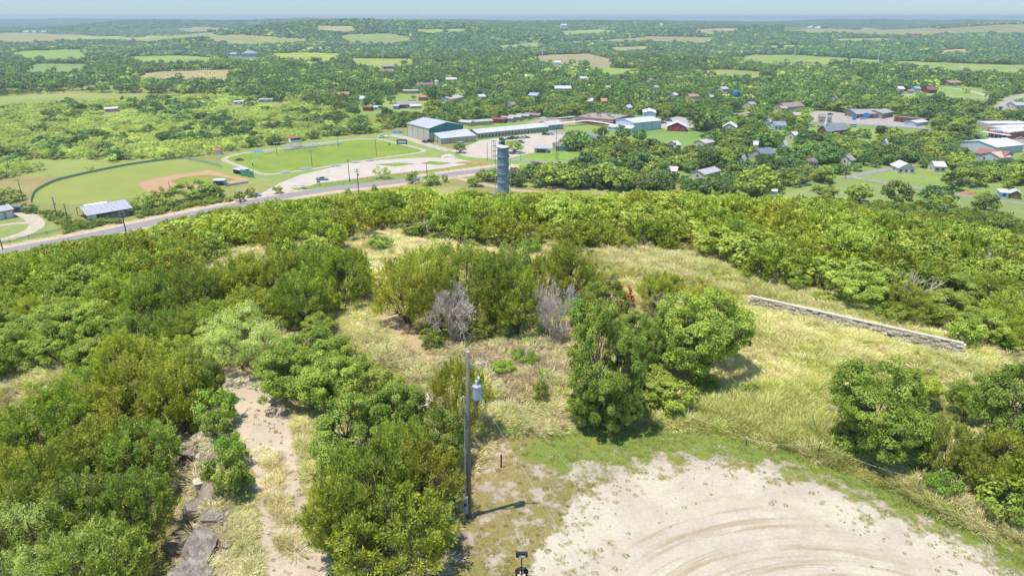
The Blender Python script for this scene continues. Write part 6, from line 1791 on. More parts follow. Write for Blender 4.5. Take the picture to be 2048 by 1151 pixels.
# A. the hill and its slopes
x, y = pts_fan(30, 520, 3.1, g)
z = H(x, y)
dpl, _ = poly_dist(x, y, PLATEAU)
k = (dpl < 262) & free_of(x, y, [Z[n] for n in HILL_CLEAR] + LAWNP + [p for _, p, _ in LOTSP] + [BALL]) & off_ways(x, y, 0.5)
ub, vb, dd = proj(x, y, z)
k &= ~((dpl > 215) & (x < -20) & (dist_line(x, y, ROAD) > 12) & (y > np.interp(x, [p[0] for p in ROAD], [p[1] for p in ROAD])))
x, y, z, ub, vb = x[k], y[k], z[k], ub[k], vb[k]
k = np.ones(x.shape, bool)
for tx, ty, trd in TREES: k &= np.hypot(x - tx, y - ty) > trd + 0.9
k &= off_feet(x, y)
k &= ~in_poly(x, y, np.array([(-9, 10), (-6, 40), (10, 46), (40, 40), (60, 10)]))
x, y, z, ub, vb = x[k], y[k], z[k], ub[k], vb[k]
nz = wob(x, y, 9.0, 0.7) + g.normal(0, 0.35, x.shape)
nz2 = wob(x, y, 17.0, 2.7) + g.normal(0, 0.3, x.shape)
far_ = np.hypot(x, y) > 68
spc = np.where(nz < 0.25, 0, np.where(nz2 > 0.0, 2, 3))          # juniper / bright oak / oak
spc = np.where((nz < 0.25) & (nz2 < -0.75), 1, spc)
wv = np.where(spc <= 1, g.uniform(2.4, 5.6, x.shape), g.uniform(2.8, 6.2, x.shape))
hv = np.minimum(wv * g.uniform(0.5, 0.95, x.shape), 1.9 + 0.022 * np.hypot(x, y))
deadm = g.random(x.shape) < 0.035
ut, vt, d_ = proj(x, y, z + hv)
lim = np.interp(ub, [-60, 0, 60, 100, 150, 250, 310, 350, 430, 500, 560, 640, 720, 800, 870, 960, 1060, 1300, 1550, 1700, 1850, 1950, 2048], [530, 512, 503, 492, 481, 471, 456, 440, 424, 411, 403, 397, 389, 379, 374, 388, 388, 384, 392, 395, 398, 412, 436]) + g.uniform(-3, 6, x.shape)
hmax = hv * np.clip((vb - lim) / np.maximum(vb - vt, 1), 0, 1)
short = hmax < 0.42 * hv
hv = np.minimum(hv, np.maximum(hmax, 0.4))
ok = sight_ok(x, y, z, hv, wv, g, 1) & (np.hypot(x, y) > 34) & ~short
ut, vt, d_ = proj(x, y, z + hv)
for nm in HILL_CLEAR:
    if nm in ('gravel', 'lawn', 'worn', 'path'): continue
    for f_ in (0.35, 0.8):
        ok &= ~(in_poly(ub, vb * (1 - f_) + vt * f_, ZP[nm]) & (g.random(x.shape) > 0.06))
ok &= ~((ub > 1480) & (vb > 700)) & ~((ub > 320) & (vb > 780)) & ~((ub < 340) & (vb > 765)) & (wob(x, y, 7.7, 4.4) > -1.15) & ~((ub > 440) & (ub < 1500) & (vb > 690)) & ~in_poly(ub, vb, np.array([(760, 520), (1200, 520), (1200, 690), (760, 690)]))
HILLT = dict(x=x[ok], y=y[ok], z=z[ok], w=wv[ok], h=hv[ok], s=np.where(deadm[ok], 4, spc[ok]), far=far_[ok])

# B. mesquite flat on the left
x, y = pts_fan(230, 760, 5.4, g)
k = in_poly(x, y, MESQ) & free_of(x, y, OPEN) & off_ways(x, y) & off_feet(x, y) & (wob(x, y, 30, 1.0) + g.normal(0, .5, x.shape) > -1.25)
x, y = x[k], y[k]; z = H(x, y)
dark = (wob(x, y, 37, 3.3) + g.normal(0, .55, x.shape)) > 0.75
wv = np.where(dark, g.uniform(7, 12, x.shape), g.uniform(5, 9, x.shape)); hv = wv * g.uniform(0.55, 0.75, x.shape)
ok = sight_ok(x, y, z, hv, wv, g)
MESQT = dict(x=x[ok], y=y[ok], z=z[ok], w=wv[ok], h=hv[ok], dark=dark[ok])

# C. town and near woods
x, y = pts_fan(235, 1500, 6.7, g)
r = np.hypot(x, y)
dpl, _ = poly_dist(x, y, PLATEAU)
k = (dpl > 240) & ~in_poly(x, y, MESQ) & free_of(x, y, FIELDP + LAWNP[:4] + [p for _, p, _ in LOTSP] + [BALL]) & (free_of(x, y, LAWNP[4:]) | (g.random(x.shape) < 0.10)) & off_ways(x, y, 3.0) & off_feet(x, y)
k &= ~((x < 60) & (y < 620) & (x > -260) & in_poly(x, y, Ppoly([(-300, 330), (500, 262), (800, 255), (1000, 262), (1100, 335), (900, 372), (500, 410), (-300, 560)])))
k &= (wob(x, y, 60, 1.0) + 0.5 * wob(x, y, 23, 2.0) + g.normal(0, .35, x.shape) > -1.35)
x, y = x[k], y[k]; z = H(x, y)
wv = np.clip(9.5 * np.exp(g.normal(0, .3, x.shape)), 4.5, 17); hv = np.minimum(wv * g.uniform(0.55, 0.9, x.shape), 11)
ok = sight_ok(x, y, z, hv, wv, g)
TOWNT = dict(x=x[ok], y=y[ok], z=z[ok], w=wv[ok], h=hv[ok], r=np.hypot(x[ok], y[ok]))
# roadside shrubs below the pavilion and along the road
x, y = pts_fan(230, 420, 2.6, g)
k = in_poly(x, y, Ppoly([(62, 415), (120, 432), (180, 446), (262, 432), (330, 412), (455, 395), (470, 402), (380, 415), (270, 440), (200, 453), (130, 467), (110, 445), (70, 425)])) & off_ways(x, y, -2.0)
x, y = x[k], y[k]; z = H(x, y); wv = g.uniform(2.4, 4.2, x.shape); hv = wv * g.uniform(0.5, 0.7, x.shape)
ok = sight_ok(x, y, z, hv * 0.7, wv, g)
ROADT = dict(x=x[ok], y=y[ok], z=z[ok], w=wv[ok], h=hv[ok])

# instanced masses ------------------------------------------------------
def scatter(name, X, W_, Hh, idx, keys, kind='stuff', tilt=0.0):
    """one object whose points carry copies of the prototype meshes"""
    protos = []
    coll = bpy.data.collections.new(name + '_shapes')
    start = {}
    cnt = 0
    for key in keys:
        start[key] = cnt
        for i, (tr_, cr_, pw, ph) in enumerate(PROTO[key]):
            if tr_ is not None:
                dg = []
                nm_ = name + '_%03d' % cnt
                # join trunk and crown data into one mesh
                a, b_ = cr_, tr_
                va = np.empty(len(a.vertices) * 3, np.float32); a.vertices.foreach_get('co', va)
                vb_ = np.empty(len(b_.vertices) * 3, np.float32); b_.vertices.foreach_get('co', vb_)
                qa = np.arange(len(a.vertices)).reshape(-1, 4); qb = np.arange(len(b_.vertices)).reshape(-1, 4)
                at = np.zeros(len(qa), np.float32)
                if 'v' in a.attributes: a.attributes['v'].data.foreach_get('value', at)
                me = np_mesh(nm_, np.concatenate([va, vb_]).reshape(-1, 3), np.concatenate([qa, qb + len(a.vertices)]), [a.materials[0], b_.materials[0]],
                             np.r_[np.zeros(len(qa), int), np.ones(len(qb), int)], np.r_[at, np.zeros(len(qb))])
            else:
                me = cr_
            o = bpy.data.objects.new(name + '_%03d' % cnt, me)
            coll.objects.link(o); cnt += 1
            protos.append((pw, ph))
    n = len(X)
    pw = np.array([p[0] for p in protos])[idx]; ph = np.array([p[1] for p in protos])[idx]
    me = bpy.data.meshes.new(name)
    me.vertices.add(n); me.vertices.foreach_set('co', np.ascontiguousarray(X, np.float32).ravel())
    a = me.attributes.new('scl', 'FLOAT_VECTOR', 'POINT'); a.data.foreach_set('vector', np.stack([W_ / pw, W_ / pw, Hh / ph], -1).astype(np.float32).ravel())
    rot = np.stack([g.normal(0, tilt, n) if tilt else np.zeros(n), g.normal(0, tilt, n) if tilt else np.zeros(n), g.uniform(0, 6.28, n)], -1)
    a = me.attributes.new('rot', 'FLOAT_VECTOR', 'POINT'); a.data.foreach_set('vector', rot.astype(np.float32).ravel())
    a = me.attributes.new('idx', 'INT', 'POINT'); a.data.foreach_set('value', np.asarray(idx, np.int32))
    me.update()
    o = bpy.data.objects.new(name, me); COL.objects.link(o)
    ng = bpy.data.node_groups.new(name, 'GeometryNodeTree')
    ng.interface.new_socket('Geometry', in_out='INPUT', socket_type='NodeSocketGeometry')
    ng.interface.new_socket('Geometry', in_out='OUTPUT', socket_type='NodeSocketGeometry')
    N, Lk = ng.nodes, ng.links
    gi = N.new('NodeGroupInput'); go = N.new('NodeGroupOutput')
    iop = N.new('GeometryNodeInstanceOnPoints'); ci = N.new('GeometryNodeCollectionInfo')
    ci.inputs['Collection'].default_value = coll; ci.inputs['Separate Children'].default_value = True; ci.inputs['Reset Children'].default_value = True
    def na(nm_, t):
        q_ = N.new('GeometryNodeInputNamedAttribute'); q_.data_type = t; q_.inputs['Name'].default_value = nm_; return q_.outputs['Attribute']
    Lk.new(gi.outputs[0], iop.inputs['Points']); Lk.new(ci.outputs[0], iop.inputs['Instance'])
    iop.inputs['Pick Instance'].default_value = True
    Lk.new(na('idx', 'INT'), iop.inputs['Instance Index'])
    Lk.new(na('rot', 'FLOAT_VECTOR'), iop.inputs['Rotation'])
    Lk.new(na('scl', 'FLOAT_VECTOR'), iop.inputs['Scale'])
    Lk.new(iop.outputs[0], go.inputs[0])
    md = o.modifiers.new('scatter', 'NODES'); md.node_group = ng
    return tag(o, kind=kind), start

def offs(keys):
    s = {}; c = 0
    for k_ in keys: s[k_] = c; c += len(PROTO[k_])
    return s

def region(u, v):
    if v < 440: return None
    return None

LM = [('the rutted dirt trail', 770, 610), ('the dense bush on the trail crest', 762, 490), ('the left grey dead tree', 905, 620), ('the right grey dead tree', 1100, 605),
 ('the dry grass hump', 1300, 520), ('the left end of the stone wall', 1499, 598), ('the middle of the stone wall', 1700, 650), ('the right end of the stone wall', 1920, 695),
 ('the steel standpipe', 1006, 380), ('the left grass patch', 40, 780), ('the top of the white path', 450, 740), ('the small shaded gap on the left', 300, 660), ('the pale grass strip left of the crest', 560, 510),
 ('the tall brown roadside pole', 717, 385), ('the pole before the pavilion', 255, 475), ('the pavilion', 215, 430), ('the tiny white meadow shed', 1548, 392), ('the two meadow sheds', 2020, 398),
 ('the yellow green meadow tree', 1650, 390), ('the large grey green oak', 1510, 375), ('the pole at the road bend', 855, 362), ('the big right edge tree', 2010, 790), ('the left image edge road', 10, 505),
 ('the scoreboard', 805, 288), ('the press box', 593, 285), ('the goal post', 506, 325), ('the gymnasium', 860, 262), ('the annex', 920, 280), ('the school car park', 1020, 290), ('the brown roofed shed', 1125, 295),
 ('the brick school', 1190, 243), ('the pale blue hall', 1295, 250), ('the red house with white roof', 1350, 255), ('the white cross gabled house', 1457, 258), ('the grey cottage', 1625, 328),
 ('the church', 1650, 262), ('the petrol station', 1735, 232), ('the workshop', 1780, 232), ('the brick store', 2000, 270), ('the rusty tin roof', 1975, 318), ('the dark blue grey roof', 1537, 315),
 ('the white house by the bend', 1810, 343), ('the barn on the meadow', 815, 212), ('the orange tiled house', 682, 190), ('the white shed in the mesquites', 224, 222),
 ('the outfield fence', 163, 350), ('the bare mesquite dirt patch', 392, 215), ('the middle outfield fence', 254, 331), ('the outfield fence top end', 368, 317), ('the left dark oak patch', 75, 270), ('the left football floodlight', 552, 262), ('the right end of the pavilion', 265, 415), ('the right end of the hedge', 400, 405), ('the left end of the hedge', 100, 440), ('the outfield fence corner', 63, 400), ('the tiny red hut', 438, 305), ('the far left pole', 20, 335), ('the white mesquite edge trailer', 478, 207), ('the dark red barn', 1864, 184), ('the boulevard', 2000, 215)]
LUT = {}
def where_label(o, look, u, v, grp):
    best = min(LM, key=lambda q: (q[1] - u) ** 2 + ((q[2] - v) * 2.2) ** 2)
    du, dv = u - best[1], (v - best[2]) * 2.2
    dr = ('right of' if du > 0 else 'left of') if abs(du) > abs(dv) else ('in front of' if dv > 0 else 'behind')
    LUT.setdefault((look, dr, best[0]), []).append((math.hypot(du, dv), o)); o['group'] = grp
def finish_labels():
    for (look, dr, lm), lst in LUT.items():
        grp = lst[0][1]['group']
        lst.sort(key=lambda q: q[0])
        for i, (d_, o) in enumerate(lst):
            o['label'] = look + ' ' + (dr if len(lst) == 1 else ('nearest' if i == 0 else ORDS[i] + ' nearest' if i < 14 else 'farther') + ' ' + dr) + ' ' + lm
            o['group'] = grp
def hill_where(u, v):
    if u > 1750 and v > 620: return 'at the right edge beyond the stone wall end', 'a'
    if u > 1400 and v > 500: return 'in the dense belt right behind the stone wall', 'b'
    if u > 1400: return 'high on the right slope below the meadow', 'c'
    if u > 1100 and v > 430: return 'on the slope behind the dry grass hump', 'd'
    if u > 860: return 'on the slope around the foot of the standpipe', 'e'
    if u > 480 and v < 500: return 'on the slope between the trail crest and the road', 'f'
    if u > 300: return 'in the left belt beside the trail clump', 'g'
    if v > 700: return 'in the lower left mass by the grass patch', 'h'
    if v > 560: return 'in the left belt above the grass patch', 'i'
    return 'on the far left slope down to the road', 'j'

SPN = {0: ('juniper_tree', 'olive juniper', 'juniper', 'jun', 'mjun'), 1: ('juniper_tree', 'dark blue green juniper', 'juniper', 'jung', 'mjung'), 2: ('scrub_oak', 'bright yellow green oak', 'oak', 'oakb', 'moakb'),
       3: ('scrub_oak', 'mid green oak', 'oak', 'oak', 'moak'), 4: ('dead_tree', 'small grey leafless tree', 'dead tree', 'mdead', 'mdead')}
D = HILLT; u, v, dd = proj(D['x'], D['y'], D['z'] + D['h'] * 0.6)
size = D['w'] / dd; inframe = (u > -30) & (u < 2078) & (v < 1180)
order = np.argsort(-size * inframe)
quota = {'juniper_tree': 232, 'scrub_oak': 250, 'dead_tree': 60}
used = np.zeros(len(u), bool)
for i in order:
    if not inframe[i]: continue
    nm, lb_, ct, kn, km = SPN[int(D['s'][i])]
    if quota[nm] <= 0: continue
    quota[nm] -= 1; used[i] = True
    wh, code = hill_where(u[i], v[i])
    near_ = dd[i] < 62
    where_label(put(kn if near_ else km, nm, None, ct, (D['x'][i], D['y'][i], D['z'][i]), D['w'][i], D['h'][i]), lb_, u[i], v[i], lb_ + 's ' + wh)
rest = ~used
keys = ['mjun', 'mjung', 'moakb', 'moak', 'mdead']; of = offs(keys)
kk = np.array([of[keys[int(s)]] + g.integers(0, len(PROTO[keys[int(s)]])) for s in D['s'][rest]])
scatter('hillside_woods', np.stack([D['x'][rest], D['y'][rest], D['z'][rest]], -1), D['w'][rest], D['h'][rest], kk, keys)

D = MESQT; u, v, dd = proj(D['x'], D['y'], D['z'] + D['h'] * 0.5)
inframe = (u > -20) & (u < 2068); order = np.argsort(-(D['w'] / dd) * inframe)
used = np.zeros(len(u), bool); qm, qd = 235, 90
for i in order:
    if not inframe[i]: continue
    if D['dark'][i]:
        if qd <= 0: continue
        qd -= 1
    else:
        if qm <= 0: continue
        qm -= 1
    used[i] = True
    wh = 'right behind the baseball field' if v[i] > 290 and u[i] < 430 else 'behind the football field' if u[i] > 430 and v[i] > 250 else 'in the middle of the mesquite flat' if v[i] > 235 else 'at the far side of the mesquite flat'
    if D['dark'][i]: where_label(put('mtown', 'dark_oak', None, 'oak', (D['x'][i], D['y'][i], D['z'][i]), D['w'][i], D['h'][i]), 'dark round oak', u[i], v[i], 'dark oaks ' + wh)
    else: where_label(put('mmes', 'mesquite_tree', None, 'mesquite', (D['x'][i], D['y'][i], D['z'][i]), D['w'][i], D['h'][i]), ('wide ' if D['w'][i] > 7 else 'small ') + 'pale green mesquite', u[i], v[i], 'mesquites ' + wh)
rest = ~used
keys = ['mmes', 'mtown']; of = offs(keys)
kk = np.where(D['dark'][rest], of['mtown'] + g.integers(0, 5, rest.sum()), g.integers(0, 3, rest.sum()))
scatter('mesquite_thicket', np.stack([D['x'][rest], D['y'][rest], D['z'][rest]], -1), D['w'][rest], D['h'][rest], kk, keys)

D = TOWNT; u, v, dd = proj(D['x'], D['y'], D['z'] + D['h'] * 0.5)
inframe = (u > -20) & (u < 2068); order = np.argsort(-(D['w'] / dd) * inframe)
used = np.zeros(len(u), bool)
nt_ = 0
for i in order:
    if nt_ >= 270: break
    if not inframe[i]: continue
    nt_ += 1; used[i] = True
    wh = 'between the standpipe and the school' if u[i] < 1150 else 'below the red and white houses' if u[i] < 1450 else 'around the cottage and the grey roofed houses' if u[i] < 1700 else 'around the meadow street and warehouses'
    b_ = (D['w'][i] * 7919) % 1 < 0.36
    where_label(put('mtownb' if b_ else 'mtown', 'town_tree', None, 'tree', (D['x'][i], D['y'][i], D['z'][i]), D['w'][i], D['h'][i]), ('yellow green' if b_ else 'deep green') + ' shade tree', u[i], v[i], ('yellow green' if b_ else 'deep green') + ' town trees ' + wh)
rest = ~used
near_ = D['r'][rest] < 620
keys = ['mtown', 'mtownb', 'ltown', 'lmes']; of = offs(keys)
nn = rest.sum()
kk = np.where(near_, np.where(g.random(nn) < 0.3, of['mtownb'] + g.integers(0, 3, nn), g.integers(0, 5, nn)), np.where(g.random(nn) < 0.08, of['lmes'] + g.integers(0, 3, nn), of['ltown'] + g.integers(0, 4, nn)))
scatter('town_woods', np.stack([D['x'][rest], D['y'][rest], D['z'][rest]], -1), D['w'][rest], D['h'][rest], kk, keys)

D = ROADT
for i in range(min(len(D['x']), 110)):
    uu, vv_, _q = proj(D['x'][i], D['y'][i], D['z'][i] + 1)
    where_label(put('moakb' if i % 3 == 0 else 'moak', 'roadside_shrub', None, 'shrub', (D['x'][i], D['y'][i], D['z'][i]), D['w'][i], D['h'][i]), ('bright' if i % 3 == 0 else 'dark') + ' hedge shrub', float(uu), float(vv_), 'hedge of shrubs between pavilion and road')
finish_labels()

# far woods
x, y = pts_fan(1500, 4200, 12.5, g, 0.70)
k = free_of(x, y, FIELDP) & (wob(x, y, 170, 1.0) + 0.6 * wob(x, y, 61, 2.0) + g.normal(0, .4, x.shape) > -0.62)
x, y = x[k], y[k]; z = H(x, y); wv = g.uniform(10, 17, x.shape); hv = g.uniform(6, 9.5, x.shape)
ok = sight_ok(x, y, z, hv, wv, g); x, y, z, wv, hv = x[ok], y[ok], z[ok], wv[ok], hv[ok]
x2, y2 = pts_fan(4200, 13000, 44, g, 0.70)
k = free_of(x2, y2, FIELDP) & (wob(x2, y2, 420, 1.0) + 0.6 * wob(x2, y2, 150, 2.0) + g.normal(0, .4, x2.shape) > -0.45)
x2, y2 = x2[k], y2[k]; z2 = H(x2, y2)
X = np.concatenate([np.stack([x, y, z - 0.4], -1), np.stack([x2, y2, z2 - 1], -1)])
wv = wv * np.exp(g.normal(0, .22, wv.shape))
W_ = np.concatenate([wv, g.uniform(36, 66, len(x2))]); Hh = np.concatenate([hv, g.uniform(7, 10, len(x2))])
lt_ = g.random(len(x)) < 0.08 + 0.18 * (wob(x, y, 240, 5.0) > 0.3)
kk = np.concatenate([np.where(lt_, 7 + g.integers(0, 3, len(x)), g.integers(0, 4, len(x))), 4 + g.integers(0, 3, len(x2))])
scatter('far_woods', X, W_, Hh, kk, ['fartree', 'farclump', 'farlight'])
print('TREES', len(HILLT['x']), len(MESQT['x']), len(TOWNT['x']), len(ROADT['x']), len(X))
# scattered trees in the far fields
# ------------------------------------------------------------------ grass, weeds, pebbles
def tuft(seed, n, h, spread, wd, leaf, lean=0.5, seedhead=False):
    g_ = np.random.default_rng(seed)
    a = g_.uniform(0, 2 * np.pi, n); r_ = spread * np.sqrt(g_.random(n)) * 0.5
    base = np.stack([np.cos(a) * r_, np.sin(a) * r_, np.full(n, -0.02)], -1)
    d = unit(np.stack([np.cos(a) * lean * g_.uniform(0.1, 1, n), np.sin(a) * lean * g_.uniform(0.1, 1, n), np.ones(n)], -1) + g_.normal(0, 0.12, (n, 3)))
    L = h * g_.uniform(0.5, 1.1, n)
    q1 = spray_quads(base, d, L * 0.7, np.full(n, wd), g_)
    mid = base + d * (L * 0.55)[:, None]
    d2 = unit(d + np.stack([np.cos(a), np.sin(a), -0.3 * np.ones(n)], -1) * 0.55)
    q2 = spray_quads(mid, d2, L * 0.5, np.full(n, wd * 1.3), g_)
    q = np.concatenate([q1, q2]); v = np.clip(np.r_[g_.uniform(0, .7, n), g_.uniform(.3, 1, n)], 0, 1)
    return (None, to_mesh('tuft', q, [M[leaf]], v=v), 1.0, 1.0)
PROTO['tdry'] = [tuft(801 + i, 170, 1.0, 1.0, 0.02, 'grassdry', 0.55) for i in range(3)]
PROTO['tgreen'] = [tuft(811 + i, 170, 1.0, 1.0, 0.022, 'grassgreen', 0.45) for i in range(3)]
PROTO['tlawn'] = [tuft(821 + i, 70, 0.35, 1.0, 0.04, 'grasslawn', 0.9) for i in range(3)]
PROTO['tweed'] = [tuft(831 + i, 80, 0.7, 0.8, 0.09, 'weed', 0.9) for i in range(2)]
M['purple'] = leafmat('purple_weed', C('8c7c62'), C('b09c80'), 0.2, 0.2, 0.02)
PROTO['tpurp'] = [tuft(841 + i, 80, 0.9, 0.8, 0.03, 'purple', 0.5) for i in range(2)]
M['browng'] = leafmat('sparse_grass', C('8a8440'), C('a4985a'), 0.2, 0.2, 0.02)
PROTO['tedge'] = [tuft(851 + i, 70, 0.3, 0.8, 0.05, 'browng', 0.9) for i in range(3)]

def area_pts(poly, sp, g_):
    x0, y0 = poly.min(0); x1, y1 = poly.max(0)
    x0, x1, y0, y1 = max(x0, -90), min(x1, 110), max(y0, 5), min(y1, 130)
    xs, ys = np.meshgrid(np.arange(x0, x1, sp), np.arange(y0, y1, sp))
    x = xs.ravel() + g_.uniform(-.5, .5, xs.size) * sp; y = ys.ravel() + g_.uniform(-.5, .5, xs.size) * sp
    k = in_poly(x, y, poly)
    return x[k], y[k]
def notin(x, y, names):
    k = np.ones(x.shape, bool)
    for n_ in names: k &= ~in_poly(x, y, Z[n_])
    return k
BARE = ['gravel', 'lawn', 'worn', 'path', 'trail', 'scrape', 'scrape2']
TREE_R = np.array([t for t in TREES if math.hypot(t[0], t[1]) < 110])
# tall grass over the open parts of the hill top
gx, gy = [], []
for nm in ('clear_a', 'clear_b', 'clear_left', 'clear_path', 'gap_a', 'gap_b'):
    a, b = area_pts(Z[nm], 0.46, g); gx.append(a); gy.append(b)
x = np.concatenate(gx); y = np.concatenate(gy)
hx, hy = area_pts(np.array([(-70, 5), (-70, 90), (75, 90), (75, 5)], float), 1.2, g)   # thin grass between the trees
k = hx ** 2 + hy ** 2 < 92 ** 2
x = np.concatenate([x, hx[k]]); y = np.concatenate([y, hy[k]])
near_path = poly_dist(x, y, Z['path'])[0] < 0.45
k = ~near_path & notin(x, y, BARE) & (wob(x, y, 3.1, 4) + g.normal(0, .5, x.shape) > -1.1); x, y = x[k], y[k]
cb_ = in_poly(x, y, Z['clear_b']); pur = in_poly(x, y, Ppoly([(880, 690), (1130, 680), (1150, 740), (1120, 790), (1000, 800), (960, 760)]))
ng = wob(x, y, 5.3, 1.7) + g.normal(0, .5, x.shape)
kind = np.where(cb_, np.where(ng > 0.0, 1, 0), np.where(ng > 0.55, 1, 0))
kind = np.where(pur & (g.random(x.shape) < .7), 3, kind)
kind = np.where((g.random(x.shape) < 0.035) | (wob(x, y, 2.3, 9) > 1.35), 2, kind)
kind = np.where(~cb_ & ~pur & (g.random(x.shape) < 0.16), 3, kind)
keys = ['tdry', 'tgreen', 'tweed', 'tpurp']; of = offs(keys)
rk = in_poly(x, y, Ppoly([(1330, 830), (1400, 800), (1560, 770), (1660, 780), (1720, 940), (1600, 905), (1450, 870)])) & (g.random(x.shape) < .75)
kind = np.where(rk, 1, kind)
kk = np.array([of[keys[q]] for q in kind]) + g.integers(0, 2, len(kind))
wa, wb = P(1499, 606), P(1919, 710)
nw = dist_line(x, y, [(wa.x, wa.y), (wb.x, wb.y)]) < 1.7
cp_ = in_poly(x, y, Z['clear_path'])
hh = np.where(kind == 2, g.uniform(.35, .7, x.shape), np.where(cb_, g.uniform(.35, .75, x.shape), g.uniform(.22, .5, x.shape)))
hh = np.where(nw, 0.3, np.where(cp_, hh * 0.62, hh))
hh = hh * np.where(rk, 1.45, 1.0) * np.clip(1 + 0.35 * wob(x, y, 1.3, 2) + 0.25 * wob(x, y, 4.1, 6), 0.45, 1.7)
scatter('tall_grass', np.stack([x, y, H(x, y)], -1), g.uniform(.65, 1.25, x.shape) * np.where(cp_, .7, 1), hh, kk, keys, tilt=0.12)
print('GRASS', len(x))
# short grass: lawn, worn ground, thin fringe on the gravel and path
x, y = area_pts(Z['lawn'], 0.30, g); k = g.random(x.shape) < 0.15 + 0.7 * sstep(2, 10, x) * sstep(0.2, 1.6, poly_dist(x, y, Z['gravel'])[0]); x, y = x[k], y[k]
w1 = np.full(x.shape, 0); X1 = np.stack([x, y, H(x, y)], -1); S1 = g.uniform(.3, .55, x.shape); H1 = g.uniform(.2, .4, x.shape)
x, y = area_pts(Z['worn'], 0.5, g); k = wob(x, y, 1.9, 2) + g.normal(0, .5, x.shape) > -0.1; x, y = x[k], y[k]
w2 = np.where(g.random(x.shape) < .35, 0, 1); X2 = np.stack([x, y, H(x, y)], -1); S2 = g.uniform(.2, .5, x.shape); H2 = g.uniform(.15, .4, x.shape)
x, y = area_pts(Z['gravel'], 0.26, g)
Gp = Z['gravel']; din = dist_line(x, y, [tuple(p) for p in np.vstack([Gp, Gp[:1]])])
lobe = np.clip(1 - np.hypot((x - 3.6) / 3.2, (y - 24) / 7), 0, 1)
cl_ = np.clip(0.6 + wob(x, y, 0.9, 3) * 0.9 + wob(x, y, 2.7, 1) * 0.5, 0.02, 2)
k = g.random(x.shape) < (0.5 * np.exp(-din / 1.5) + 0.2 * lobe + 0.002) * cl_; x, y = x[k], y[k]
w3 = np.full(x.shape, 1); X3 = np.stack([x, y, H(x, y)], -1); S3 = 0.07 + 0.3 * g.random(x.shape) ** 2; H3 = g.uniform(.15, .3, x.shape)
x, y = area_pts(Z['path'], 0.3, g); pg = in_poly(x, y, Z['path_grass']); k = g.random(x.shape) < np.where(pg, .38, .16); x, y, pg = x[k], y[k], pg[k]
w4 = np.where(pg, 2, 1); X4 = np.stack([x, y, H(x, y)], -1); S4 = np.where(pg, g.uniform(.4, .8, x.shape), g.uniform(.12, .34, x.shape)); H4 = np.where(pg, g.uniform(.25, .5, x.shape), g.uniform(.2, .5, x.shape))
keys = ['tlawn', 'tedge', 'tdry']; of = offs(keys)
kk = np.array([of[keys[q]] for q in np.concatenate([w1, w2, w3, w4])]) ; kk = kk + g.integers(0, 3, len(kk))
scatter('short_grass', np.concatenate([X1, X2, X3, X4]), np.concatenate([S1, S2, S3, S4]), np.concatenate([H1, H2, H3, H4]), kk, keys)

def rock_mesh(seed, n=9, m=6, rough=0.22, flat=1.0):
    g_ = np.random.default_rng(seed); V = []; Q = []
    for i in range(m + 1):
        th = math.pi * i / m
        for k in range(n):
            ph = 2 * math.pi * k / n
            r_ = 0.5 * (1 + g_.uniform(-rough, rough))
            c, s = math.cos(ph), math.sin(ph)
            p = np.array([np.sign(c) * abs(c) ** 0.7 * math.sin(th) ** 0.6, np.sign(s) * abs(s) ** 0.7 * math.sin(th) ** 0.6, np.sign(math.cos(th)) * abs(math.cos(th)) ** 0.6 * flat]) * r_
            V.append(p)
    for i in range(m):
        for k in range(n):
            k2 = (k + 1) % n; Q.append([i * n + k, (i + 1) * n + k, (i + 1) * n + k2, i * n + k2])
    return np.array(V), np.array(Q)
V_, Q_ = rock_mesh(5, 6, 3)
PROTO['peb'] = [(None, np_mesh('pebble', V_, Q_, [M['pale_rock']]), 1, 1)]
V_, Q_ = rock_mesh(6, 6, 3); PROTO['peb'].append((None, np_mesh('pebble', V_, Q_, [M['rock']]), 1, 1))
xs_, ys_ = [], []
for nm, sp, pr_ in (('gravel', 0.35, 0.05), ('path', 0.25, 0.3), ('worn', 0.5, 0.18), ('trail', 0.4, 0.3), ('scrape', 0.4, 0.5), ('scrape2', 0.4, 0.6)):
    a, b = area_pts(Z[nm], sp, g); k = g.random(a.shape) < pr_; xs_.append(a[k]); ys_.append(b[k])
lgp = Ppoly([(345, 860), (415, 850), (440, 940), (450, 1090), (440, 1200), (350, 1200), (370, 1000)])
a, b = area_pts(lgp, 0.42, g); k = g.random(a.shape) < 0.6; n0 = sum(len(q) for q in xs_); xs_.append(a[k]); ys_.append(b[k])
x = np.concatenate(xs_); y = np.concatenate(ys_)
s_ = 0.03 + 0.10 * g.random(x.shape) ** 4
s_[n0:] = 0.12 + 0.4 * g.random(len(s_) - n0) ** 2
scatter('gravel_stones', np.stack([x, y, H(x, y)], -1), s_, s_ * 0.6, g.integers(0, 2, len(x)), ['peb'], tilt=0.3)

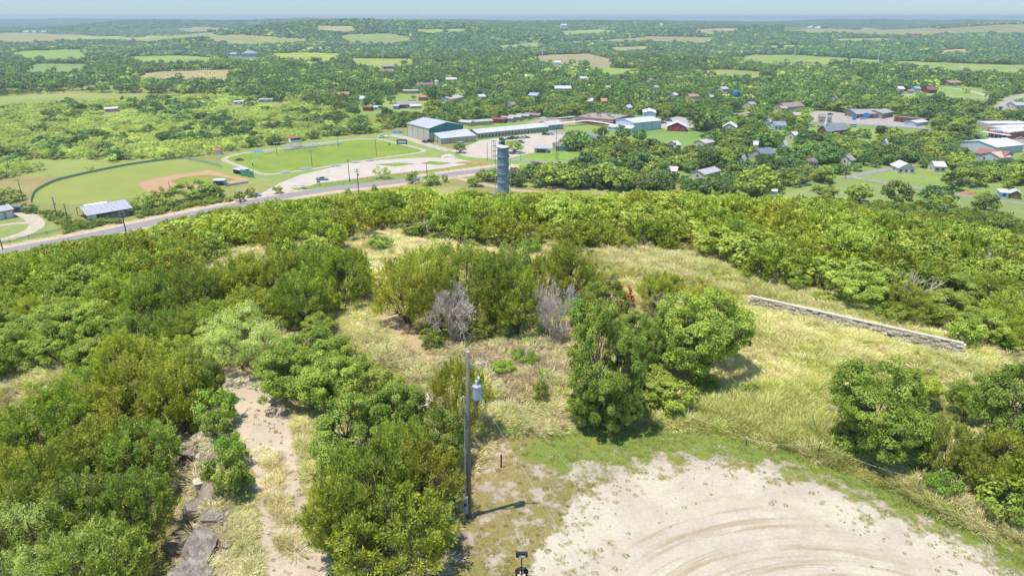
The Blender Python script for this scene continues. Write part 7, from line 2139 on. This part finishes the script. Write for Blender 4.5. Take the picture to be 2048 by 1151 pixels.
# ------------------------------------------------------------------ ledge rocks, each a thing
def boulder(label, u, v, wpx, dm, hm, seed, rz=0.0, name='boulder', m='rock', tilt=(0, 0), up=0.0, group=None):
    p = P(u, v); w_ = wpx / F * depth(p)
    V_, Q_ = rock_mesh(seed, 26, 16, 0.03)
    g_ = np.random.default_rng(seed)
    for q_ in range(15):       # bedding planes and joints
        a_ = g_.uniform(0, 6.28)
        nrm = unit(np.array([0.08 * g_.normal(), 0.08 * g_.normal(), 1.0])) if q_ < 2 else unit(np.array([math.cos(a_), math.sin(a_), 0.12 * g_.normal()])) if q_ < 10 else unit(g_.normal(size=3) + np.array([0, 0, .4]))
        d = (0.2 + 0.1 * g_.random()) if q_ < 2 else 0.27 + 0.13 * g_.random()
        q = V_ @ nrm; V_ = V_ - np.clip(q - d, 0, None)[:, None] * nrm
    V_ = V_ * (1 + g_.normal(0, 0.03, (len(V_), 1)))
    V_ = V_ * np.array([w_, dm, hm])
    me = np_mesh(name, V_, Q_, [M[m]])
    o = bpy.data.objects.new(name, me); COL.objects.link(o)
    o.location = p + Vector((0, 0, hm * 0.12 + up)); o.rotation_euler = (tilt[0], tilt[1], rz)
    return tag(o, label, 'rock', group)
boulder('broad flat topped ledge rock with orange underside above the shrub', 388, 900, 84, 2.2, 0.75, 21, 0.2, tilt=(0.14, 0.1))
boulder('thin tilted slab just above the broad flat ledge rock', 400, 874, 60, 1.2, 0.4, 22, 0.3, tilt=(0.2, -0.1))
boulder('small rock under the left end of the flat ledge rock', 364, 922, 40, 1.0, 0.7, 23, 0.9)
boulder('narrow upright stone below the flat ledge rock', 386, 940, 34, 0.9, 1.0, 24, 0.4, tilt=(0.1, 0.3))
boulder('small pale stone left of the leafy shrub on the ledge', 402, 966, 40, 1.0, 0.7, 25, 1.4, m='pale_rock')
boulder('pointed grey boulder in the middle of the ledge', 396, 1022, 66, 1.5, 1.6, 26, 0.2, tilt=(0.1, 0.2))
boulder('dark cracked boulder right of the pointed one', 430, 1040, 56, 1.6, 1.1, 27, 0.7)
boulder('small dark stone beneath the pointed grey boulder', 408, 1066, 44, 1.1, 0.9, 28, 0.7)
boulder('long slanting grey boulder lower on the ledge', 402, 1104, 76, 2.6, 1.4, 29, 0.25, tilt=(0.2, 0.25))
boulder('largest pale grey ledge boulder at the bottom edge', 385, 1158, 120, 2.4, 1.4, 30, 0.15, tilt=(0.12, 0.1))
boulder('dark rock in shade left of the long slanting boulder', 355, 1096, 60, 1.4, 0.9, 31, 0.5)
boulder('small angular stone on the dirt right of the ledge boulders', 452, 1092, 26, 0.7, 0.4, 32, 0.5)
for lab, u, v, w_, s in (('pale stone in the bare patch left of the conical juniper, upper', 868, 797, 16, 41), ('pale stone in the bare patch left of the conical juniper, lower', 858, 822, 22, 42),
                         ('pale stone in the bare patch closest to the conical juniper', 893, 826, 14, 43), ('pale block by the grass edge right of the transformer, left one', 985, 860, 13, 44),
                         ('pale block by the grass edge right of the transformer, middle one', 998, 866, 14, 45), ('pale block by the grass edge right of the transformer, right one', 1010, 858, 12, 46),
                         ('pale stone half buried beneath the olive juniper by the path', 672, 1045, 16, 47), ('white stone lying alone on the gravel', 1361, 962, 8, 48),
                         ('pale stone at the grass edge by the right border', 1975, 1028, 16, 49), ('pale rubble stone at the right end of the stone wall', 1936, 708, 20, 50),
                         ('pale rubble stone in front of the left end of the wall', 1538, 621, 12, 51), ('pale rubble stone in front of the wall middle', 1700, 658, 16, 52),
                         ('rock under the trees behind the right end of the wall', 1895, 660, 20, 53), ('rock in the small shaded gap of the left belt', 300, 652, 18, 54)):
    boulder(lab, u, v, w_, w_ / F * 45 * 0.8, w_ / F * 45 * 0.45, s, s * 0.7, name='stone', m='pale_rock')

# ------------------------------------------------------------------ stone wall
pa, pb = P(1499, 613), P(1919, 717)
ha, hb = height_to(pa, 1498, 590.5), height_to(pb, 1920, 685)
L = (pb - pa).xy.length; rz = math.atan2(pb.y - pa.y, pb.x - pa.x)
wall = empty('stone_wall', pa, rz, 'low dry stone wall with pale cap running down through the tall grass', 'wall')
mb = MB(); cap = MB(); g_ = random.Random(3)
nseg = 40
def wz(x): q = pa.lerp(pb, x / L); return float(H(q.x, q.y)) - pa.z
def top(x): t = x / L; return (pa.z + ha) * (1 - t) + (pb.z + hb) * t - pa.z
x = 0
for row in range(14):
    x = g_.uniform(-0.2, 0)
    while x < L:
        ln = g_.uniform(0.2, 0.6); xm = x + ln / 2
        z0 = wz(min(max(xm, 0), L)) - 0.12; zt = top(xm) - 0.1
        rh = 0.125
        z = zt - row * rh - rh / 2
        if z > z0 and 0.0 < xm < L:
            off = g_.uniform(-0.035, 0.035)
            if g_.random() > 0.05:
                mb.box((xm, off, z), (ln - 0.03, 0.34 + g_.uniform(-.05, .05), rh * g_.uniform(0.75, 0.93)), g_.uniform(-.03, .03))
        x += ln
stone = surf('wall_stone', C('c2b090'), 0.9, var=0.3, scale=2.6, bump=0.5, col2=C('f0e4cc'))
mb.build('stone_courses', stone, wall)
core = MB()
for i in range(nseg):
    x0, x1 = L * i / nseg, L * (i + 1) / nseg
    k = len(core.v)
    for x in (x0, x1):
        for yy in (-0.12, 0.12):
            for zz in (wz(x) - 0.3, top(x) - 0.14): core.v.append((x, yy, zz))
    core.f += [(k, k + 4, k + 5, k + 1), (k + 2, k + 3, k + 7, k + 6), (k + 1, k + 5, k + 7, k + 3)]
core.build('core', mat('7c7468', 0.95), wall)
x = 0
while x < L:
    ln = g_.uniform(0.9, 1.5); x1 = min(x + ln, L)
    k = len(cap.v); j = g_.uniform(-.02, .02)
    for xx in (x + 0.01, x1 - 0.01):
        for yy in (-0.19 + j, 0.19 + j):
            for zz in (top(xx) - 0.075, top(xx) + 0.0): cap.v.append((xx, yy, zz))
    cap.f += [(k, k + 4, k + 5, k + 1), (k + 2, k + 3, k + 7, k + 6), (k + 1, k + 5, k + 7, k + 3), (k, k + 2, k + 6, k + 4), (k, k + 1, k + 3, k + 2), (k + 4, k + 6, k + 7, k + 5)]
    x = x1
cap.build('cap', mat('cabfa8', 0.9, var=0.2, scale=3), wall)

# ------------------------------------------------------------------ the utility pole
pp = P(938, 1032)
def hz(v): return height_to(pp, 940, v)
TOPZ = hz(703)
pole_e = empty('utility_pole', pp, 0, 'weathered grey wooden pole with transformer standing between the thicket and the gravel', 'utility pole')
LX = 0.16
def px(z): return LX * z / TOPZ        # the slight lean of the pole
MB().tube([(0, 0, -0.3), (px(TOPZ * .5), 0, TOPZ * .5), (px(TOPZ), 0, TOPZ)], [0.13, 0.11, 0.092], 14).build('shaft', M['woodpole'], pole_e, True)
MB().lathe([(0.091, 0), (0.091, 0.012), (0, 0.014)], 14, (px(TOPZ), 0, TOPZ)).build('pole_top', mat('b8ae9c', 0.9), pole_e)
zc = hz(729)
ar = MB().tube([(px(zc) + 0.1, 0, hz(722) + .25), (px(zc) + 0.22, -0.02, zc + 0.05)], 0.022, 6).tube([(px(zc) + 0.1, 0, zc - 0.05), (px(zc) + 0.25, -0.02, zc), (px(zc) + 0.72, -0.05, zc + 0.12)], 0.028, 6).tube([(px(zc) + 0.22, 0, zc), (px(zc) + 0.34, 0, zc - 0.28)], 0.018, 5)
ar.build('bracket_arm', M['galv'], pole_e)
fc = MB()
for i in range(7): fc.lathe([(0.02, 0), (0.055, 0.02), (0.02, 0.045)], 10, (px(zc) + 0.74, -0.05, zc - 0.12 + i * 0.05))
fo = fc.build('cutout_insulator', M['porcelain'], pole_e)
MB().tube([(px(zc) + 0.76, -0.05, zc - 0.16), (px(zc) + 0.9, -0.08, zc - 0.12), (px(zc) + 0.98, -0.08, zc + 0.2), (px(zc) + 0.82, -0.05, zc + 0.28)], 0.016, 5).build('fuse_tube', M['galv'], fo)
z0, z1 = hz(796), hz(770)
tx = px(z0) + 0.44
tr = MB().lathe([(0, 0), (0.2, 0), (0.205, 0.04), (0.205, z1 - z0 - 0.08), (0.225, z1 - z0 - 0.06), (0.225, z1 - z0), (0.15, z1 - z0 + 0.05), (0, z1 - z0 + 0.07)], 20, (tx, -0.02, z0)).build('transformer_tank', M['greypaint'], pole_e, False)
bu = MB()
for i in range(5): bu.lathe([(0.045, 0), (0.085, 0.025), (0.045, 0.055)], 12, (tx, -0.02, z1 + 0.06 + i * 0.05))
bu.build('bushing', M['porcelain'], tr)
MB().lathe([(0.0, 0), (0.06, 0.0), (0.07, 0.08), (0.04, 0.14), (0, 0.15)], 10, (tx + 0.09, 0, z1 + 0.33)).build('arrester', M['white'], tr)
MB().box((tx + 0.24, 0, z0 + 0.35), (0.08, 0.1, 0.08)).box((tx + 0.24, 0, z0 + 0.15), (0.08, 0.1, 0.08)).build('terminal', M['galv'], tr)
MB().box((px(z0) + 0.19, 0, z0 + 0.1), (0.14, 0.1, 0.06)).box((px(z0) + 0.19, 0, z1 - 0.1), (0.14, 0.1, 0.06)).build('mount', M['galv'], tr)
zA, zB = hz(795), hz(990)
MB().tube([(px(zB) - 0.17, -0.05, zB), (px(zA) - 0.16, -0.05, zA), (px(zA) - 0.2, -0.05, zA + 0.12), (px(zA) - 0.28, -0.05, zA + 0.06)], [0.03, 0.03, 0.05, 0.04], 8).build('conduit', M['galv'], pole_e)
cb = MB()
for s, dz_ in ((0.34, 0.0), (0.42, -0.12), (0.28, 0.1)):
    zz = zA - 0.1
    pts = [(px(zA) - 0.28, -0.06, zA + 0.05)] + [(px(zA) + 0.04 - s * math.cos(t), -0.16, zz + dz_ - 0.55 - 0.35 * math.sin(t)) for t in np.linspace(0, math.pi, 9)] + [(tx + 0.02, -0.1, z0 + 0.02)]
    cb.tube(pts, 0.014, 5)
cb.build('cable_loop', M['cable'], pole_e)
zm0, zm1 = hz(1020), hz(988)
mbx = MB().box((-0.14, -0.2, (zm0 + zm1) / 2), (0.24, 0.16, zm1 - zm0)).build('meter_box', mat('8ea2b4', 0.45), pole_e)
MB().tube([(-0.16, -0.27, (zm0 + zm1) / 2 + 0.1), (-0.16, -0.36, (zm0 + zm1) / 2 + 0.1)], 0.075, 12).build('meter_glass', M['glass'], mbx)
MB().box((-0.1, -0.285, (zm0 + zm1) / 2 - 0.14), (0.1, 0.015, 0.16)).build('cover', mat('c4ccd4', 0.45), mbx)
def span(name, label, a, b, sag, r_, m):
    pts = [Vector(a).lerp(Vector(b), t) - Vector((0, 0, 4 * sag * t * (1 - t))) for t in np.linspace(0, 1, 22)]
    return tag(MB().tube(pts, r_, 5).build(name, m), label, 'cable')
W0 = pp + Vector((px(zc) + 0.75, -0.05, zc + 0.2))
far_pole = Vector((21.5, -24, 60.6))
span('power_line', 'upper thin wire leaving the cutout arm toward the viewer over the gravel', W0, far_pole + Vector((0.7, 0, 0.4)), 1.0, 0.004, M['wire'])
span('power_line', 'lower thin wire running from the transformer down over the worn grass', pp + Vector((tx - 0.1, 0, z1 - 0.1)), far_pole + Vector((-3.5, 0, -1.6)), 1.0, 0.0045, M['wire'])

# rope fence along the lawn
rope = empty('rope_fence', P(1632, 922), 0, 'white rope strung on thin posts along the outer edge of the lawn', 'fence')
ro = rope.location.copy(); tops = []
for ub, vb, vt in ((1324, 830, 803), (1492, 889, 876), (1634, 921, 886), (1833, 987, 957), (1872, 976, 940)):
    q = P(ub, vb); h_ = max(height_to(q, ub, vt), 0.15) - 0.0
    MB().tube([(q.x - ro.x, q.y - ro.y, q.z - ro.z - 0.1), (q.x - ro.x, q.y - ro.y, q.z - ro.z + h_ + 0.05)], 0.025, 6).build('post', M['darkpole'], rope)
    MB().lathe([(0, 0), (0.04, 0), (0.04, 0.08), (0, 0.09)], 6, (q.x - ro.x, q.y - ro.y, q.z - ro.z + h_)).build('post_cap', M['white'], rope)
    tops.append(Vector((q.x - ro.x, q.y - ro.y, q.z - ro.z + h_)))
for (a, b), sg in zip(zip(tops[:-1], tops[1:]), (0.1, 0.25, 0.22, 0.35)):
    pts = [a.lerp(b, t) - Vector((0, 0, 4 * sg * t * (1 - t))) for t in np.linspace(0, 1, 14)]
    MB().tube(pts, 0.007, 5).build('rope', M['rope'], rope)

# marker stake, mailbox bucket, blue bucket, steel stake
q = P(1002.5, 934); h_ = height_to(q, 1003, 908)
e = empty('marker_stake', q, 0.2, 'brown marker stake with a red top in the worn grass', 'stake')
MB().box((0, 0, h_ * 0.36), (0.09, 0.05, h_ * 0.72)).build('stake', mat('5a4636'), e)
MB().box((0, 0, h_ * 0.86), (0.095, 0.055, h_ * 0.27)).build('red_band', mat('b03a28'), e)
q = P(1043, 1160); h_ = height_to(q, 1042, 1104)
e = empty('mailbox', q, 0.0, 'black mailbox on a post set in a bucket of stones beside the gravel', 'mailbox')
MB().lathe([(0.0, 0.0), (0.23, 0.0), (0.3, 0.52), (0.31, 0.53), (0.29, 0.53), (0.225, 0.05), (0, 0.05)], 24).build('bucket', mat('3a3230', 0.6), e, True)
MB().tube([(0, 0, 0.05), (0, 0, h_ - 0.16)], 0.028, 8).build('post', M['black'], e)
mbm = MB(); prof = [(-0.11, 0.0), (-0.11, 0.11), (-0.075, 0.18), (0, 0.2), (0.075, 0.18), (0.11, 0.11), (0.11, 0.0)]
mbm.prism([(a, b + h_ - 0.18) for a, b in prof], -0.27, 0.27, 'x')
bx = mbm.build('box', M['black'], e)
MB().box((0.03, -0.115, h_ - 0.13), (0.26, 0.012, 0.09)).build('number_plate', M['white'], bx)
SEG = {'6': 'afgedc', '1': 'bc', '3': 'abgcd'}
mbd = MB()
for i, ch in enumerate('613'):
    cx = 0.03 + (i - 1) * 0.075; cz = h_ - 0.13; a_, b_ = 0.02, 0.028
    for sg in SEG[ch]:
        X_, Z_, hx_, hz_ = {'a': (0, b_, 1, 0), 'g': (0, 0, 1, 0), 'd': (0, -b_, 1, 0), 'f': (-a_, b_ / 2, 0, 1), 'b': (a_, b_ / 2, 0, 1), 'e': (-a_, -b_ / 2, 0, 1), 'c': (a_, -b_ / 2, 0, 1)}[sg]
        mbd.box((cx + X_, -0.124, cz + Z_), (0.05 if hx_ else 0.013, 0.004 + 0.001 * hx_, 0.041 if hz_ else 0.012))
mbd.build('digits', M['black'], bx)
for i, (sx, sy, s) in enumerate(((-0.12, -0.1, 51), (0.12, -0.08, 52), (0.02, 0.12, 53), (-0.02, -0.16, 54))):
    V_, Q_ = rock_mesh(s, 8, 5); me = np_mesh('bucket_stone', V_ * 0.2, Q_, [M['pale_rock']])
    o = bpy.data.objects.new('bucket_stone', me); COL.objects.link(o); o.parent = e; o.location = (sx, sy, 0.3)
q = P(1418, 757)
e = empty('bucket', q, 0, 'small bright blue bucket in the grass under the wide leafy tree', 'bucket')
MB().lathe([(0, 0), (0.14, 0), (0.18, 0.34), (0.165, 0.34), (0.13, 0.04), (0, 0.04)], 16).build('body', M['royal'], e, True)
MB().tube([(0.17 * math.cos(t), 0, 0.34 + 0.16 * math.sin(t)) for t in np.linspace(0, math.pi, 8)], 0.008, 4).build('handle', M['galv'], e)
q = P(1203, 557); tag(MB().tube([q, q + Vector((0, 0, height_to(q, 1203, 542)))], 0.03, 5).build('steel_stake', mat('4a5048')), 'thin dark steel stake beside the round juniper at the dry hump', 'stake')
# fallen branches at the forest edge
def branch(label, pts, r0):
    q = [P(u, v, hh) for u, v, hh in pts]
    tag(MB().tube(q, [r0 * (1 - 0.7 * i / (len(q) - 1)) for i in range(len(q))], 7).build('fallen_branch', M['deadwood']), label, 'branch', 'fallen branches at the forest edge')
branch('pale curved fallen branch sticking up behind the left end of the wall', [(1527, 584, 0.1), (1536, 577, 0.6), (1548, 572, 1.0), (1560, 572, 1.1)], 0.07)
branch('grey fallen trunk lying behind the curved branch', [(1480, 552, 0.1), (1505, 560, 0.25), (1535, 568, 0.3), (1580, 578, 0.2)], 0.1)
branch('short fallen stick beside the grey fallen trunk', [(1500, 565, 0.1), (1512, 556, 0.5), (1518, 552, 0.9)], 0.05)

# ------------------------------------------------------------------ haze
hb = MB().box((0, 0, (84.5 - 1.6) / 2), (94000, 94000, 84.5 + 1.6))
hz_o = hb.build('haze', None or M['white']); hz_o.data.materials.clear()
hm = bpy.data.materials.new('haze_air'); t, n, l = nt(hm)
o = n.new('ShaderNodeOutputMaterial'); pv = n.new('ShaderNodeVolumePrincipled')
pv.inputs['Color'].default_value = (0.80, 0.92, 0.90, 1); pv.inputs['Density'].default_value = 1.6e-4; pv.inputs['Anisotropy'].default_value = 0.2
l.new(pv.outputs[0], o.inputs['Volume'])
hz_o.data.materials.append(hm)
tag(hz_o, kind='stuff')
